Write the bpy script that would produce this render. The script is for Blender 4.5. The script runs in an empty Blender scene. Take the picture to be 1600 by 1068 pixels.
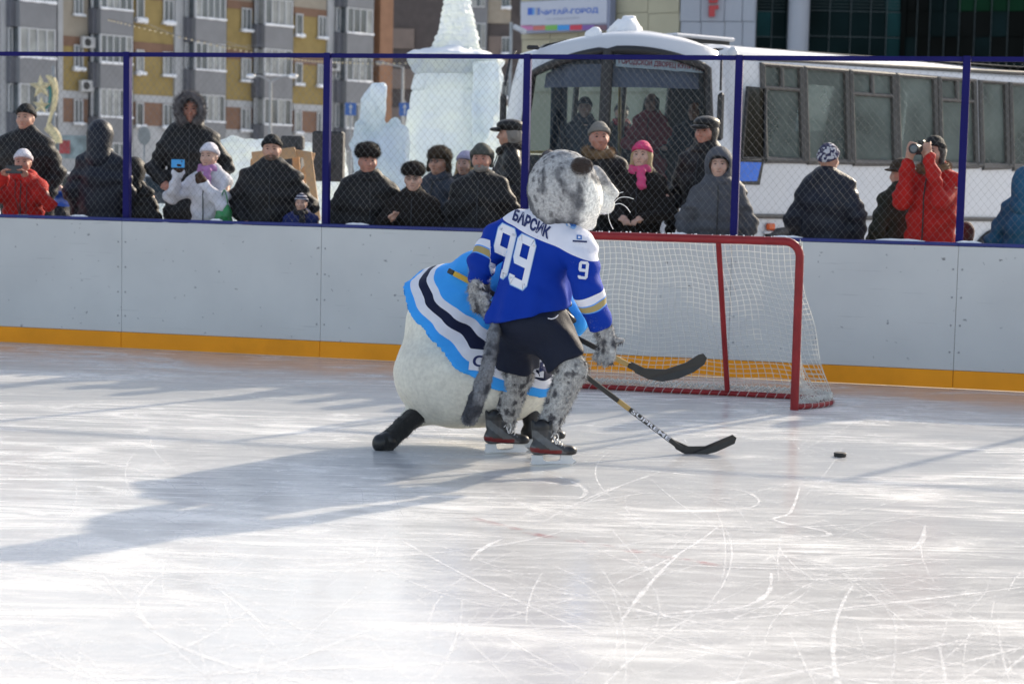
import bpy, bmesh, math, random
import numpy as np
from mathutils import Vector, Matrix
from mathutils.bvhtree import BVHTree
S = bpy.context.scene
COL = S.collection
random.seed(7)
RNG = np.random.default_rng(7)
rad = math.radians

# ------------------------------------------------------------------ camera
FPX, PW, PH = 2900.0, 1600.0, 1068.0
CAMP = np.array([0.0, 0.0, 1.65])
PITCH = math.atan(257.0 / FPX)
ROLL = math.atan(0.0223)
_R = np.array([1.0, 0, 0]); _F = np.array([0, math.cos(PITCH), -math.sin(PITCH)]); _U = np.array([0, math.sin(PITCH), math.cos(PITCH)])
CR = _R * math.cos(ROLL) + _U * math.sin(ROLL)
CU = _U * math.cos(ROLL) - _R * math.sin(ROLL)
cam = bpy.data.cameras.new('camera')
cam.sensor_width = 36.0
cam.lens = 36.0 * FPX / PW
cam.clip_start = 0.1
cam.clip_end = 3000
cam.dof.use_dof = True
cam.dof.focus_distance = 10.9
cam.dof.aperture_fstop = 3.4
camo = bpy.data.objects.new('camera', cam)
COL.objects.link(camo)
M = Matrix(((CR[0], CU[0], -_F[0], CAMP[0]), (CR[1], CU[1], -_F[1], CAMP[1]), (CR[2], CU[2], -_F[2], CAMP[2]), (0, 0, 0, 1)))
camo.matrix_world = M
S.camera = camo

# ------------------------------------------------------------------ light
SUN_AZ, SUN_EL = rad(38.5), rad(25.0)          # azimuth clockwise from +Y
world = bpy.data.worlds.new('World')
S.world = world
world.use_nodes = True
wn = world.node_tree
wn.nodes.clear()
sky = wn.nodes.new('ShaderNodeTexSky')
sky.sky_type = 'NISHITA'
sky.sun_disc = False
sky.sun_elevation = SUN_EL
sky.sun_rotation = SUN_AZ
sky.air_density = 1.0
sky.dust_density = 2.2
sky.ozone_density = 0.6
bg = wn.nodes.new('ShaderNodeBackground')
bg.inputs[1].default_value = 0.15
wo = wn.nodes.new('ShaderNodeOutputWorld')
hs = wn.nodes.new('ShaderNodeHueSaturation'); hs.inputs['Saturation'].default_value = 0.72
wn.links.new(sky.outputs[0], hs.inputs['Color']); wn.links.new(hs.outputs[0], bg.inputs[0]); wn.links.new(bg.outputs[0], wo.inputs[0])
sun = bpy.data.lights.new('sun', 'SUN')
sun.energy = 3.1
sun.angle = rad(0.7)
sun.color = (1.0, 0.87, 0.68)
suno = bpy.data.objects.new('sun', sun)
COL.objects.link(suno)
SD = Vector((math.sin(SUN_AZ) * math.cos(SUN_EL), math.cos(SUN_AZ) * math.cos(SUN_EL), math.sin(SUN_EL)))
suno.rotation_euler = SD.to_track_quat('Z', 'Y').to_euler()
suno.location = SD * 60
vs = S.view_settings
vs.view_transform = 'Standard'; vs.look = 'None'; vs.exposure = 0.88; vs.gamma = 1.0; vs.use_curve_mapping = False
S.cycles.max_bounces = 8
S.cycles.diffuse_bounces = 3
S.cycles.glossy_bounces = 3
S.cycles.transmission_bounces = 6
S.cycles.transparent_max_bounces = 12
S.cycles.caustics_reflective = False
S.cycles.caustics_refractive = False
S.cycles.sample_clamp_indirect = 4.0

# ------------------------------------------------------------------ placing helpers
def ray(x, y):
    return _F * FPX + CR * (x - PW / 2) + CU * (PH / 2 - y)
def P(x, y, D):                       # the point seen at (x, y) that lies D metres ahead
    d = ray(x, y)
    return CAMP + d * (D / d[1])
def G(x, y, z=0.0):                   # the point seen at (x, y) at height z
    d = ray(x, y)
    return CAMP + d * ((z - CAMP[2]) / d[2])
def XZ(px, D, z):                     # the point at distance D and height z seen in column px
    a = (px - PW / 2)
    # (X*CRx + q) * F = a * (r + X*Fx); Fx = 0
    q = (D - CAMP[1]) * CR[1] + (z - CAMP[2]) * CR[2]
    r = (D - CAMP[1]) * _F[1] + (z - CAMP[2]) * _F[2]
    X = (a * r / FPX - q) / CR[0]
    return np.array([X, D, z])
def on_line(px, A, d, z):             # where column px crosses the upright plane through A along d, at height z
    p = np.array([A[0], A[1], z]) - CAMP; d = np.array([d[0], d[1], 0.0]); a = px - PW / 2
    return (a * p.dot(_F) - FPX * p.dot(CR)) / (FPX * d.dot(CR) - a * d.dot(_F))

# ------------------------------------------------------------------ materials
def srgb(r, g, b):
    def f(c):
        c /= 255.0
        return c / 12.92 if c <= 0.04045 else ((c + 0.055) / 1.055) ** 2.4
    return (f(r), f(g), f(b), 1.0)
MATS = {}
def new_mat(name):
    m = bpy.data.materials.new(name); m.use_nodes = True
    nt = m.node_tree
    b = nt.nodes['Principled BSDF']
    return m, nt, b
def mat(name, col, rough=0.6, metal=0.0, var=0.12, vscale=6.0, bump=0.0, bscale=60.0, spec=0.5, coat=0.0, sheen=0.0, trans=0.0, sss=0.0, dirt=0.0):
    if name in MATS: return MATS[name]
    m, nt, b = new_mat(name)
    if len(col) == 3: col = srgb(*col)
    tc = nt.nodes.new('ShaderNodeTexCoord')
    no = nt.nodes.new('ShaderNodeTexNoise'); no.inputs['Scale'].default_value = vscale; no.inputs['Detail'].default_value = 6
    nt.links.new(tc.outputs['Object'], no.inputs['Vector'])
    rp = nt.nodes.new('ShaderNodeValToRGB')
    c = np.array(col[:3])
    rp.color_ramp.elements[0].position = 0.3; rp.color_ramp.elements[1].position = 0.7
    rp.color_ramp.elements[0].color = (*(c * (1 - var)), 1); rp.color_ramp.elements[1].color = (*np.minimum(c * (1 + var), 1), 1)
    nt.links.new(no.outputs['Fac'], rp.inputs['Fac'])
    src = rp.outputs['Color']
    if dirt > 0:
        n2 = nt.nodes.new('ShaderNodeTexNoise'); n2.inputs['Scale'].default_value = vscale * 0.31; n2.inputs['Detail'].default_value = 8; n2.inputs['Roughness'].default_value = 0.7
        nt.links.new(tc.outputs['Object'], n2.inputs['Vector'])
        r2 = nt.nodes.new('ShaderNodeMapRange'); r2.inputs[1].default_value = 0.5; r2.inputs[2].default_value = 0.75; r2.inputs[3].default_value = 0; r2.inputs[4].default_value = dirt
        nt.links.new(n2.outputs['Fac'], r2.inputs[0])
        mx = nt.nodes.new('ShaderNodeMix'); mx.data_type = 'RGBA'
        nt.links.new(r2.outputs[0], mx.inputs['Factor']); nt.links.new(src, mx.inputs['A']); mx.inputs['B'].default_value = (*(c * 0.35), 1)
        src = mx.outputs['Result']
    nt.links.new(src, b.inputs['Base Color'])
    b.inputs['Roughness'].default_value = rough; b.inputs['Metallic'].default_value = metal
    b.inputs['Specular IOR Level'].default_value = spec
    b.inputs['Coat Weight'].default_value = coat; b.inputs['Sheen Weight'].default_value = sheen
    b.inputs['Transmission Weight'].default_value = trans
    if sss > 0:
        b.inputs['Subsurface Weight'].default_value = sss; b.inputs['Subsurface Radius'].default_value = (0.02, 0.008, 0.005); b.inputs['Subsurface Scale'].default_value = 0.5
    if bump > 0:
        nb = nt.nodes.new('ShaderNodeTexNoise'); nb.inputs['Scale'].default_value = bscale; nb.inputs['Detail'].default_value = 4
        nt.links.new(tc.outputs['Object'], nb.inputs['Vector'])
        bp = nt.nodes.new('ShaderNodeBump'); bp.inputs['Strength'].default_value = bump; bp.inputs['Distance'].default_value = 0.01
        nt.links.new(nb.outputs['Fac'], bp.inputs['Height']); nt.links.new(bp.outputs[0], b.inputs['Normal'])
    MATS[name] = m
    return m

# ------------------------------------------------------------------ mesh building
class MB:
    def __init__(s): s.v = []; s.f = []; s.mi = []; s.sm = []
    def add(s, v, f, mi=0, smooth=False):
        o = len(s.v)
        s.v += [tuple(p) for p in v]
        s.f += [tuple(i + o for i in q) for q in f]
        s.mi += [mi] * len(f); s.sm += [smooth] * len(f)
        return s
    def quad(s, a, b, c, d, mi=0): return s.add([a, b, c, d], [(0, 1, 2, 3)], mi)
    def box(s, c, size, ax=None, mi=0, bev=0.0):
        # ax: 3x3 rows = local axes
        ax = np.eye(3) if ax is None else np.array(ax)
        h = np.array(size) / 2.0; c = np.array(c, float)
        if bev <= 0:
            pts = [c + ax[0] * sx * h[0] + ax[1] * sy * h[1] + ax[2] * sz * h[2] for sz in (-1, 1) for sy in (-1, 1) for sx in (-1, 1)]
            fs = [(0, 2, 3, 1), (4, 5, 7, 6), (0, 1, 5, 4), (2, 6, 7, 3), (0, 4, 6, 2), (1, 3, 7, 5)]
            return s.add(pts, fs, mi)
        bev = min(bev, h.min() * 0.9)
        idx = {}; pts = []
        for sx in (-1, 1):
            for sy in (-1, 1):
                for sz in (-1, 1):
                    for k in range(3):
                        l = np.array([sx, sy, sz]) * (h - bev); l[k] = (sx, sy, sz)[k] * h[k]
                        idx[(sx, sy, sz, k)] = len(pts); pts.append(c + l @ ax)
        fs = []
        I = lambda a, b, cc, k: idx[(a, b, cc, k)]
        for sg in (-1, 1):
            q = [I(sg, -1, -1, 0), I(sg, 1, -1, 0), I(sg, 1, 1, 0), I(sg, -1, 1, 0)]; fs.append(q if sg > 0 else q[::-1])
            q = [I(-1, sg, -1, 1), I(-1, sg, 1, 1), I(1, sg, 1, 1), I(1, sg, -1, 1)]; fs.append(q if sg > 0 else q[::-1])
            q = [I(-1, -1, sg, 2), I(1, -1, sg, 2), I(1, 1, sg, 2), I(-1, 1, sg, 2)]; fs.append(q if sg > 0 else q[::-1])
        for a in (-1, 1):
            for b in (-1, 1):
                q = [I(a, b, -1, 0), I(a, b, -1, 1), I(a, b, 1, 1), I(a, b, 1, 0)]; fs.append(q if a * b > 0 else q[::-1])
                q = [I(a, -1, b, 0), I(a, 1, b, 0), I(a, 1, b, 2), I(a, -1, b, 2)]; fs.append(q if a * b > 0 else q[::-1])
                q = [I(-1, a, b, 1), I(-1, a, b, 2), I(1, a, b, 2), I(1, a, b, 1)]; fs.append(q if a * b > 0 else q[::-1])
                for cc in (-1, 1):
                    t = [I(a, b, cc, 0), I(a, b, cc, 1), I(a, b, cc, 2)]; fs.append(t if a * b * cc > 0 else t[::-1])
        return s.add(pts, fs, mi)
    def tube(s, pts, r, n=8, mi=0, caps=True, smooth=True):
        pts = [np.array(p, float) for p in pts]
        rs = r if hasattr(r, '__len__') else [r] * len(pts)
        v = []; f = []
        t0 = pts[1] - pts[0]; t0 = t0 / np.linalg.norm(t0)
        up = np.array([0, 0, 1.0]) if abs(t0[2]) < 0.9 else np.array([1.0, 0, 0])
        nrm = np.cross(t0, up); nrm /= np.linalg.norm(nrm)
        for i, p in enumerate(pts):
            t = pts[min(i + 1, len(pts) - 1)] - pts[max(i - 1, 0)]; t = t / (np.linalg.norm(t) + 1e-12)
            nrm = nrm - t * nrm.dot(t); nrm /= (np.linalg.norm(nrm) + 1e-12); b = np.cross(t, nrm)
            for k in range(n):
                a = 2 * math.pi * k / n
                v.append(p + (nrm * math.cos(a) + b * math.sin(a)) * rs[i])
        for i in range(len(pts) - 1):
            for k in range(n):
                k2 = (k + 1) % n
                f.append((i * n + k, i * n + k2, (i + 1) * n + k2, (i + 1) * n + k))
        s.add(v, f, mi, smooth)
        if caps:
            s.add([v[k] for k in range(n)], [tuple(range(n))[::-1]], mi)
            s.add([v[(len(pts) - 1) * n + k] for k in range(n)], [tuple(range(n))], mi)
        return s
    def lathe(s, prof, c, n=24, ax=None, mi=0, smooth=True, sx=1.0, sy=1.0):
        ax = np.eye(3) if ax is None else np.array(ax)
        v = []; f = []; c = np.array(c, float)
        for r, z in prof:
            for k in range(n):
                a = 2 * math.pi * k / n
                v.append(c + np.array([math.cos(a) * r * sx, math.sin(a) * r * sy, z]) @ ax)
        for i in range(len(prof) - 1):
            for k in range(n):
                k2 = (k + 1) % n
                f.append((i * n + k, i * n + k2, (i + 1) * n + k2, (i + 1) * n + k))
        s.add(v, f, mi, smooth)
        s.add(v[:n], [tuple(range(n))[::-1]], mi); s.add(v[-n:], [tuple(range(n))], mi)
        return s
    def sphere(s, c, r, n=12, m=8, mi=0):
        r = np.array(r if hasattr(r, '__len__') else [r] * 3, float); c = np.array(c, float)
        v = [c + r * [0, 0, -1]]; f = []
        for i in range(1, m):
            t = -math.pi / 2 + math.pi * i / m
            for k in range(n):
                a = 2 * math.pi * k / n
                v.append(c + r * [math.cos(t) * math.cos(a), math.cos(t) * math.sin(a), math.sin(t)])
        v.append(c + r * [0, 0, 1]); L = len(v) - 1
        for k in range(n):
            k2 = (k + 1) % n
            f.append((0, 1 + k2, 1 + k)); f.append((L, L - n + k, L - n + k2))
            for i in range(m - 2): f.append((1 + i * n + k, 1 + i * n + k2, 1 + (i + 1) * n + k2, 1 + (i + 1) * n + k))
        return s.add(v, f, mi, True)
    def prism(s, poly, a0, a1, mi=0):
        # poly: list of 3D points (planar), extruded by vector a1 (from offset a0)
        n = len(poly); A = [np.array(p) + a0 for p in poly]; B = [np.array(p) + a1 for p in poly]
        f = [tuple(range(n))[::-1], tuple(range(n, 2 * n))] + [(i, (i + 1) % n, n + (i + 1) % n, n + i) for i in range(n)]
        return s.add(A + B, f, mi)
    def mesh(s, name):
        me = bpy.data.meshes.new(name)
        me.from_pydata([tuple(map(float, p)) for p in s.v], [], s.f)
        if any(s.mi): me.polygons.foreach_set('material_index', s.mi)
        me.polygons.foreach_set('use_smooth', s.sm)
        me.update()
        return me
    def obj(s, name, mats, parent=None, loc=None):
        me = s.mesh(name)
        for m in (mats if isinstance(mats, (list, tuple)) else [mats]): me.materials.append(m)
        return link(name, me, parent, loc)
def link(name, me, parent=None, loc=None):
    o = bpy.data.objects.new(name, me); COL.objects.link(o)
    if parent is not None:
        o.parent = parent
        if loc is None:                      # geometry given in world space: keep it there
            o.matrix_parent_inverse = WM.get(parent.name, Matrix.Identity(4)).inverted()
    if loc is not None: o.location = loc
    return o
WM = {}                                      # world matrix of each Empty / parent made here
def tag(o, label, cat, group=None, kind=None):
    o['label'] = label; o['category'] = cat
    if group: o['group'] = group
    if kind: o['kind'] = kind
    return o
def struct(o, label=None):
    o['kind'] = 'structure'
    if label: o['label'] = label
    return o
def thing(name, label, cat, loc=(0, 0, 0), rz=0.0, group=None, local=False):
    o = bpy.data.objects.new(name, None); COL.objects.link(o)
    o.empty_display_size = 0.2
    o.location = tuple(map(float, loc)); o.rotation_euler = (0, 0, rz)
    if not local: WM[o.name] = Matrix.Translation(Vector(tuple(map(float, loc)))) @ Matrix.Rotation(rz, 4, 'Z')
    return tag(o, label, cat, group)
def sub(child, parent):                      # re-parent keeping geometry in the same space
    child.parent = parent
    return child

# ------------------------------------------------------------------ smooth solids (signed distance -> surface nets)
def vnoise(Pt, scale=1.0, seed=0):
    q = np.asarray(Pt) * scale + seed * 17.31
    i = np.floor(q).astype(np.int64); f = q - i; f = f * f * (3 - 2 * f)
    def h(a, b, c):
        n = (a * 374761393 + b * 668265263 + c * 2147483647 + seed * 144665) & 0xffffffff
        n = ((n ^ (n >> 13)) * 1274126177) & 0xffffffff
        return ((n ^ (n >> 16)) & 0xffff) / 32767.5 - 1.0
    r = 0
    for dx in (0, 1):
        for dy in (0, 1):
            for dz in (0, 1):
                w = (f[:, 0] if dx else 1 - f[:, 0]) * (f[:, 1] if dy else 1 - f[:, 1]) * (f[:, 2] if dz else 1 - f[:, 2])
                r = r + w * h(i[:, 0] + dx, i[:, 1] + dy, i[:, 2] + dz)
    return r
def fbm(Pt, scale, seed=0, oct=3):
    r = 0; a = 1.0
    for k in range(oct): r = r + a * vnoise(Pt, scale * 2 ** k, seed + k); a *= 0.5
    return r
def seg(p, a, b, ra, rb=None, flat=None):
    rb = ra if rb is None else rb
    a = np.array(a, float); b = np.array(b, float)
    if flat is not None:                     # (axis, factor): squash along axis
        axv = np.array(flat[0], float); axv /= np.linalg.norm(axv); k = 1.0 / flat[1] - 1.0
        p = p + np.outer((p - a) @ axv, axv) * k
        b = b + axv * ((b - a) @ axv) * k
    d = b - a; L = d.dot(d) + 1e-12
    t = np.clip(((p - a) @ d) / L, 0, 1)
    return np.linalg.norm(p - a - t[:, None] * d, axis=1) - (ra + (rb - ra) * t)
def ell(p, c, r, R=None):
    q = p - np.array(c, float)
    if R is not None: q = q @ np.array(R, float).T
    r = np.array(r, float)
    k0 = np.linalg.norm(q / r, axis=1); k1 = np.linalg.norm(q / (r * r), axis=1) + 1e-9
    return k0 * (k0 - 1.0) / k1
def chain(p, pts, rs, k=0.0, flat=None):
    d = None
    for i in range(len(pts) - 1):
        e = seg(p, pts[i], pts[i + 1], rs[i], rs[i + 1], flat)
        d = e if d is None else (np.minimum(d, e) if k <= 0 else smin(d, e, k))
    return d
def smin(a, b, k):
    h = np.maximum(k - np.abs(a - b), 0) / k
    return np.minimum(a, b) - h * h * k * 0.25
def smax(a, b, k): return -smin(-a, -b, k)
def prof(p, zt, rx, ry, cx=0.0, cy=0.0):     # upright body with an elliptic section that changes with z
    z = p[:, 2]; X = np.interp(z, zt, rx); Y = np.interp(z, zt, ry)
    CX = np.interp(z, zt, cx) if hasattr(cx, '__len__') else cx
    CY = np.interp(z, zt, cy) if hasattr(cy, '__len__') else cy
    d = (np.sqrt(((p[:, 0] - CX) / X) ** 2 + ((p[:, 1] - CY) / Y) ** 2) - 1) * np.minimum(X, Y)
    return smax(d, np.maximum(zt[0] - z, z - zt[-1]), 0.05)
_E = [((0, 0, 0), (1, 0, 0)), ((0, 1, 0), (1, 1, 0)), ((0, 0, 1), (1, 0, 1)), ((0, 1, 1), (1, 1, 1)),
      ((0, 0, 0), (0, 1, 0)), ((1, 0, 0), (1, 1, 0)), ((0, 0, 1), (0, 1, 1)), ((1, 0, 1), (1, 1, 1)),
      ((0, 0, 0), (0, 0, 1)), ((1, 0, 0), (1, 0, 1)), ((0, 1, 0), (0, 1, 1)), ((1, 1, 0), (1, 1, 1))]
def nets(fn, lo, hi, res):
    lo = np.array(lo, float); hi = np.array(hi, float)
    n = np.ceil((hi - lo) / res).astype(int) + 1
    ax = [lo[i] + np.arange(n[i]) * res for i in range(3)]
    X, Y, Z = np.meshgrid(*ax, indexing='ij')
    val = fn(np.stack([X.ravel(), Y.ravel(), Z.ravel()], 1)).reshape(n)
    ins = val < 0
    c = [slice(None, -1), slice(1, None)]
    al = np.ones(tuple(n - 1), bool); an = np.zeros(tuple(n - 1), bool)
    for a in (0, 1):
        for b in (0, 1):
            for d in (0, 1):
                s_ = ins[c[a], c[b], c[d]]; al &= s_; an |= s_
    act = an & ~al
    I, J, K = np.nonzero(act)
    idx = -np.ones(tuple(n - 1), np.int64); idx[I, J, K] = np.arange(len(I))
    acc = np.zeros((len(I), 3)); cnt = np.zeros(len(I))
    for e0, e1 in _E:
        v0 = val[I + e0[0], J + e0[1], K + e0[2]]; v1 = val[I + e1[0], J + e1[1], K + e1[2]]
        m = (v0 < 0) != (v1 < 0)
        t = np.where(m, v0 / np.where(m, v0 - v1, 1), 0)
        pos = np.array(e0) + t[:, None] * (np.array(e1) - np.array(e0))
        acc += pos * m[:, None]; cnt += m
    V = lo + (np.stack([I, J, K], 1) + acc / cnt[:, None]) * res
    F = []
    for axx in range(3):
        o = [(axx + 1) % 3, (axx + 2) % 3]
        sl0 = [slice(None)] * 3; sl1 = [slice(None)] * 3
        sl0[axx] = slice(None, -1); sl1[axx] = slice(1, None)
        for q in o: sl0[q] = slice(1, -1); sl1[q] = slice(1, -1)
        a0 = ins[tuple(sl0)]; a1 = ins[tuple(sl1)]
        w = np.argwhere(a0 != a1)
        if not len(w): continue
        sgn = a0[a0 != a1]
        g = w.copy(); g[:, o[0]] += 1; g[:, o[1]] += 1
        def cell(d0, d1):
            q = g.copy(); q[:, o[0]] += d0; q[:, o[1]] += d1
            return idx[q[:, 0], q[:, 1], q[:, 2]]
        Q = np.stack([cell(-1, -1), cell(0, -1), cell(0, 0), cell(-1, 0)], 1)
        Q[~sgn] = Q[~sgn][:, ::-1]
        F.append(Q)
    F = np.concatenate(F)
    for _ in range(2):                       # settle on the surface
        f0 = fn(V); e = res * 0.2
        g = np.stack([(fn(V + np.eye(3)[i] * e) - f0) / e for i in range(3)], 1)
        V = V - g * np.clip(f0 / ((g * g).sum(1) + 1e-6), -res * .5, res * .5)[:, None]
    g = np.stack([(fn(V + np.eye(3)[i] * res * .5) - fn(V - np.eye(3)[i] * res * .5)) for i in range(3)], 1)
    N = g / (np.linalg.norm(g, axis=1) + 1e-9)[:, None]
    return V, F, N
def mesh_np(name, V, F, attrs=None, smooth=True, tris=None):
    me = bpy.data.meshes.new(name)
    nF = len(F); nT = 0 if tris is None else len(tris)
    me.vertices.add(len(V)); me.vertices.foreach_set('co', np.asarray(V, np.float32).ravel())
    loops = np.concatenate([np.asarray(F).ravel()] + ([np.asarray(tris).ravel()] if nT else []))
    me.loops.add(len(loops)); me.loops.foreach_set('vertex_index', loops.astype(np.int32))
    k = F.shape[1]
    st = np.concatenate([np.arange(nF) * k] + ([nF * k + np.arange(nT) * 3] if nT else []))
    me.polygons.add(nF + nT); me.polygons.foreach_set('loop_start', st.astype(np.int32))
    me.polygons.foreach_set('use_smooth', [smooth] * (nF + nT))
    me.update(calc_edges=True)
    me.validate()
    if attrs:
        for nme, a in attrs.items():
            a = np.asarray(a, np.float32)
            if a.ndim == 2:
                at = me.attributes.new(nme, 'FLOAT_COLOR', 'POINT')
                at.data.foreach_set('color', np.concatenate([a[:, :3], np.ones((len(a), 1), np.float32)], 1).astype(np.float32).ravel())
            else:
                at = me.attributes.new(nme, 'FLOAT', 'POINT'); at.data.foreach_set('value', a)
    return me
def fur_blades(V, N, F, count, length, width, seed=1, droop=(0, 0, -0.5), mask=None, jit=0.6, lenfn=None):
    r = np.random.default_rng(seed)
    q = r.integers(0, len(F), count)
    w = r.random((count, 4)); w /= w.sum(1)[:, None]
    base = (V[F[q]] * w[:, :, None]).sum(1); nn = (N[F[q]] * w[:, :, None]).sum(1)
    src = F[q][:, 0]
    if mask is not None:
        k = mask(base); base = base[k]; nn = nn[k]; src = src[k]
    c = len(base)
    d = nn + np.array(droop) + r.normal(0, jit, (c, 3)) * 0.6
    d /= np.linalg.norm(d, axis=1)[:, None]
    t = np.cross(d, r.normal(0, 1, (c, 3))); t /= (np.linalg.norm(t, axis=1)[:, None] + 1e-9)
    L = length * (0.5 + r.random(c))[:, None]
    if lenfn is not None: L = L * lenfn(base)[:, None]
    b0 = base - nn * 0.004
    vv = np.concatenate([b0 - t * width, b0 + t * width, b0 + d * L])
    tri = np.stack([np.arange(c), np.arange(c) + c, np.arange(c) + 2 * c], 1)
    return vv, tri, np.concatenate([src, src, src])
def solid(name, fn, lo, hi, res, m, parent=None, disp=None, attrs=None, fur=None, loc=None, smooth=True):
    V, F, N = nets(fn, lo, hi, res)
    if disp is not None: V = V + N * disp(V)[:, None]
    A = {k: a(V) for k, a in (attrs or {}).items()}
    tris = None
    if fur:
        fv, tri, src = fur_blades(V, N, F, **fur)
        A = {k: np.concatenate([a, a[src]]) for k, a in A.items()}
        tris = tri + len(V); V = np.concatenate([V, fv])
    me = mesh_np(name, V, F, A, smooth, tris)
    for q in (m if isinstance(m, (list, tuple)) else [m]): me.materials.append(q)
    return link(name, me, parent, loc)

# ------------------------------------------------------------------ flat lettering
def text_mesh(txt, size=1.0, bold=0.0, width=None, height=None):
    cu = bpy.data.curves.new('t', 'FONT'); cu.body = txt; cu.size = size; cu.offset = bold; cu.resolution_u = 3
    cu.fill_mode = 'FRONT'
    ob = bpy.data.objects.new('t', cu); COL.objects.link(ob)
    dg = bpy.context.evaluated_depsgraph_get(); dg.update()
    me = bpy.data.meshes.new_from_object(ob.evaluated_get(dg))
    V = np.zeros(len(me.vertices) * 3); me.vertices.foreach_get('co', V); V = V.reshape(-1, 3)
    Fs = [tuple(p.vertices) for p in me.polygons]
    bpy.data.objects.remove(ob); bpy.data.meshes.remove(me); bpy.data.curves.remove(cu)
    lo, hi = V.min(0), V.max(0)
    V = V - (lo + hi) / 2
    if width: V[:, 0] *= width / (hi[0] - lo[0])
    if height: V[:, 1] *= height / (hi[1] - lo[1])
    return V, Fs
def subdivide(V, Fs, maxlen):
    bm = bmesh.new()
    vs_ = [bm.verts.new(v) for v in V]
    for f in Fs:
        try: bm.faces.new([vs_[i] for i in f])
        except ValueError: pass
    bmesh.ops.triangulate(bm, faces=bm.faces[:])
    for _ in range(6):
        es = [e for e in bm.edges if e.calc_length() > maxlen]
        if not es: break
        bmesh.ops.subdivide_edges(bm, edges=es, cuts=1)
        bmesh.ops.triangulate(bm, faces=bm.faces[:])
    bm.verts.index_update()
    V2 = np.array([v.co[:] for v in bm.verts]); F2 = [tuple(v.index for v in f.verts) for f in bm.faces]
    bm.free()
    return V2, F2
def flat_text(name, txt, c, u, v, m, parent, width, height, bold=0.0, n=None, lift=0.01):
    # u, v unit axes of the lettering, centred on c
    V, Fs = text_mesh(txt, 1.0, bold, width, height)
    u = np.array(u, float); v = np.array(v, float); c = np.array(c, float)
    nn = np.cross(u, v)
    b = MB(); b.add([c + u * p[0] + v * p[1] + nn * lift for p in V], Fs)
    return b.obj(name, m, parent)
def wrap(name, V2, F2, c, u, v, dirn, bvh, m, parent, lift=0.004):
    # lay a flat shape on a surface: shoot each point from in front of the surface along dirn
    c = np.array(c, float); dirn = Vector(dirn).normalized()
    out = []
    for p in V2:
        o = Vector(c + np.array(u) * p[0] + np.array(v) * p[1]) - dirn * 0.8
        h, nrm, i, d = bvh.ray_cast(o, dirn)
        if h is None: out.append(None); continue
        out.append(np.array(h) + np.array(-dirn) * lift)
    ok = [f for f in F2 if all(out[i] is not None for i in f)]
    if not ok: return None
    b = MB(); b.add([(q if q is not None else c) for q in out], ok, 0, True)
    return b.obj(name, m, parent)
def bvh_of(o):
    me = o.data
    return BVHTree.FromPolygons([v.co[:] for v in me.vertices], [tuple(p.vertices) for p in me.polygons])
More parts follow.
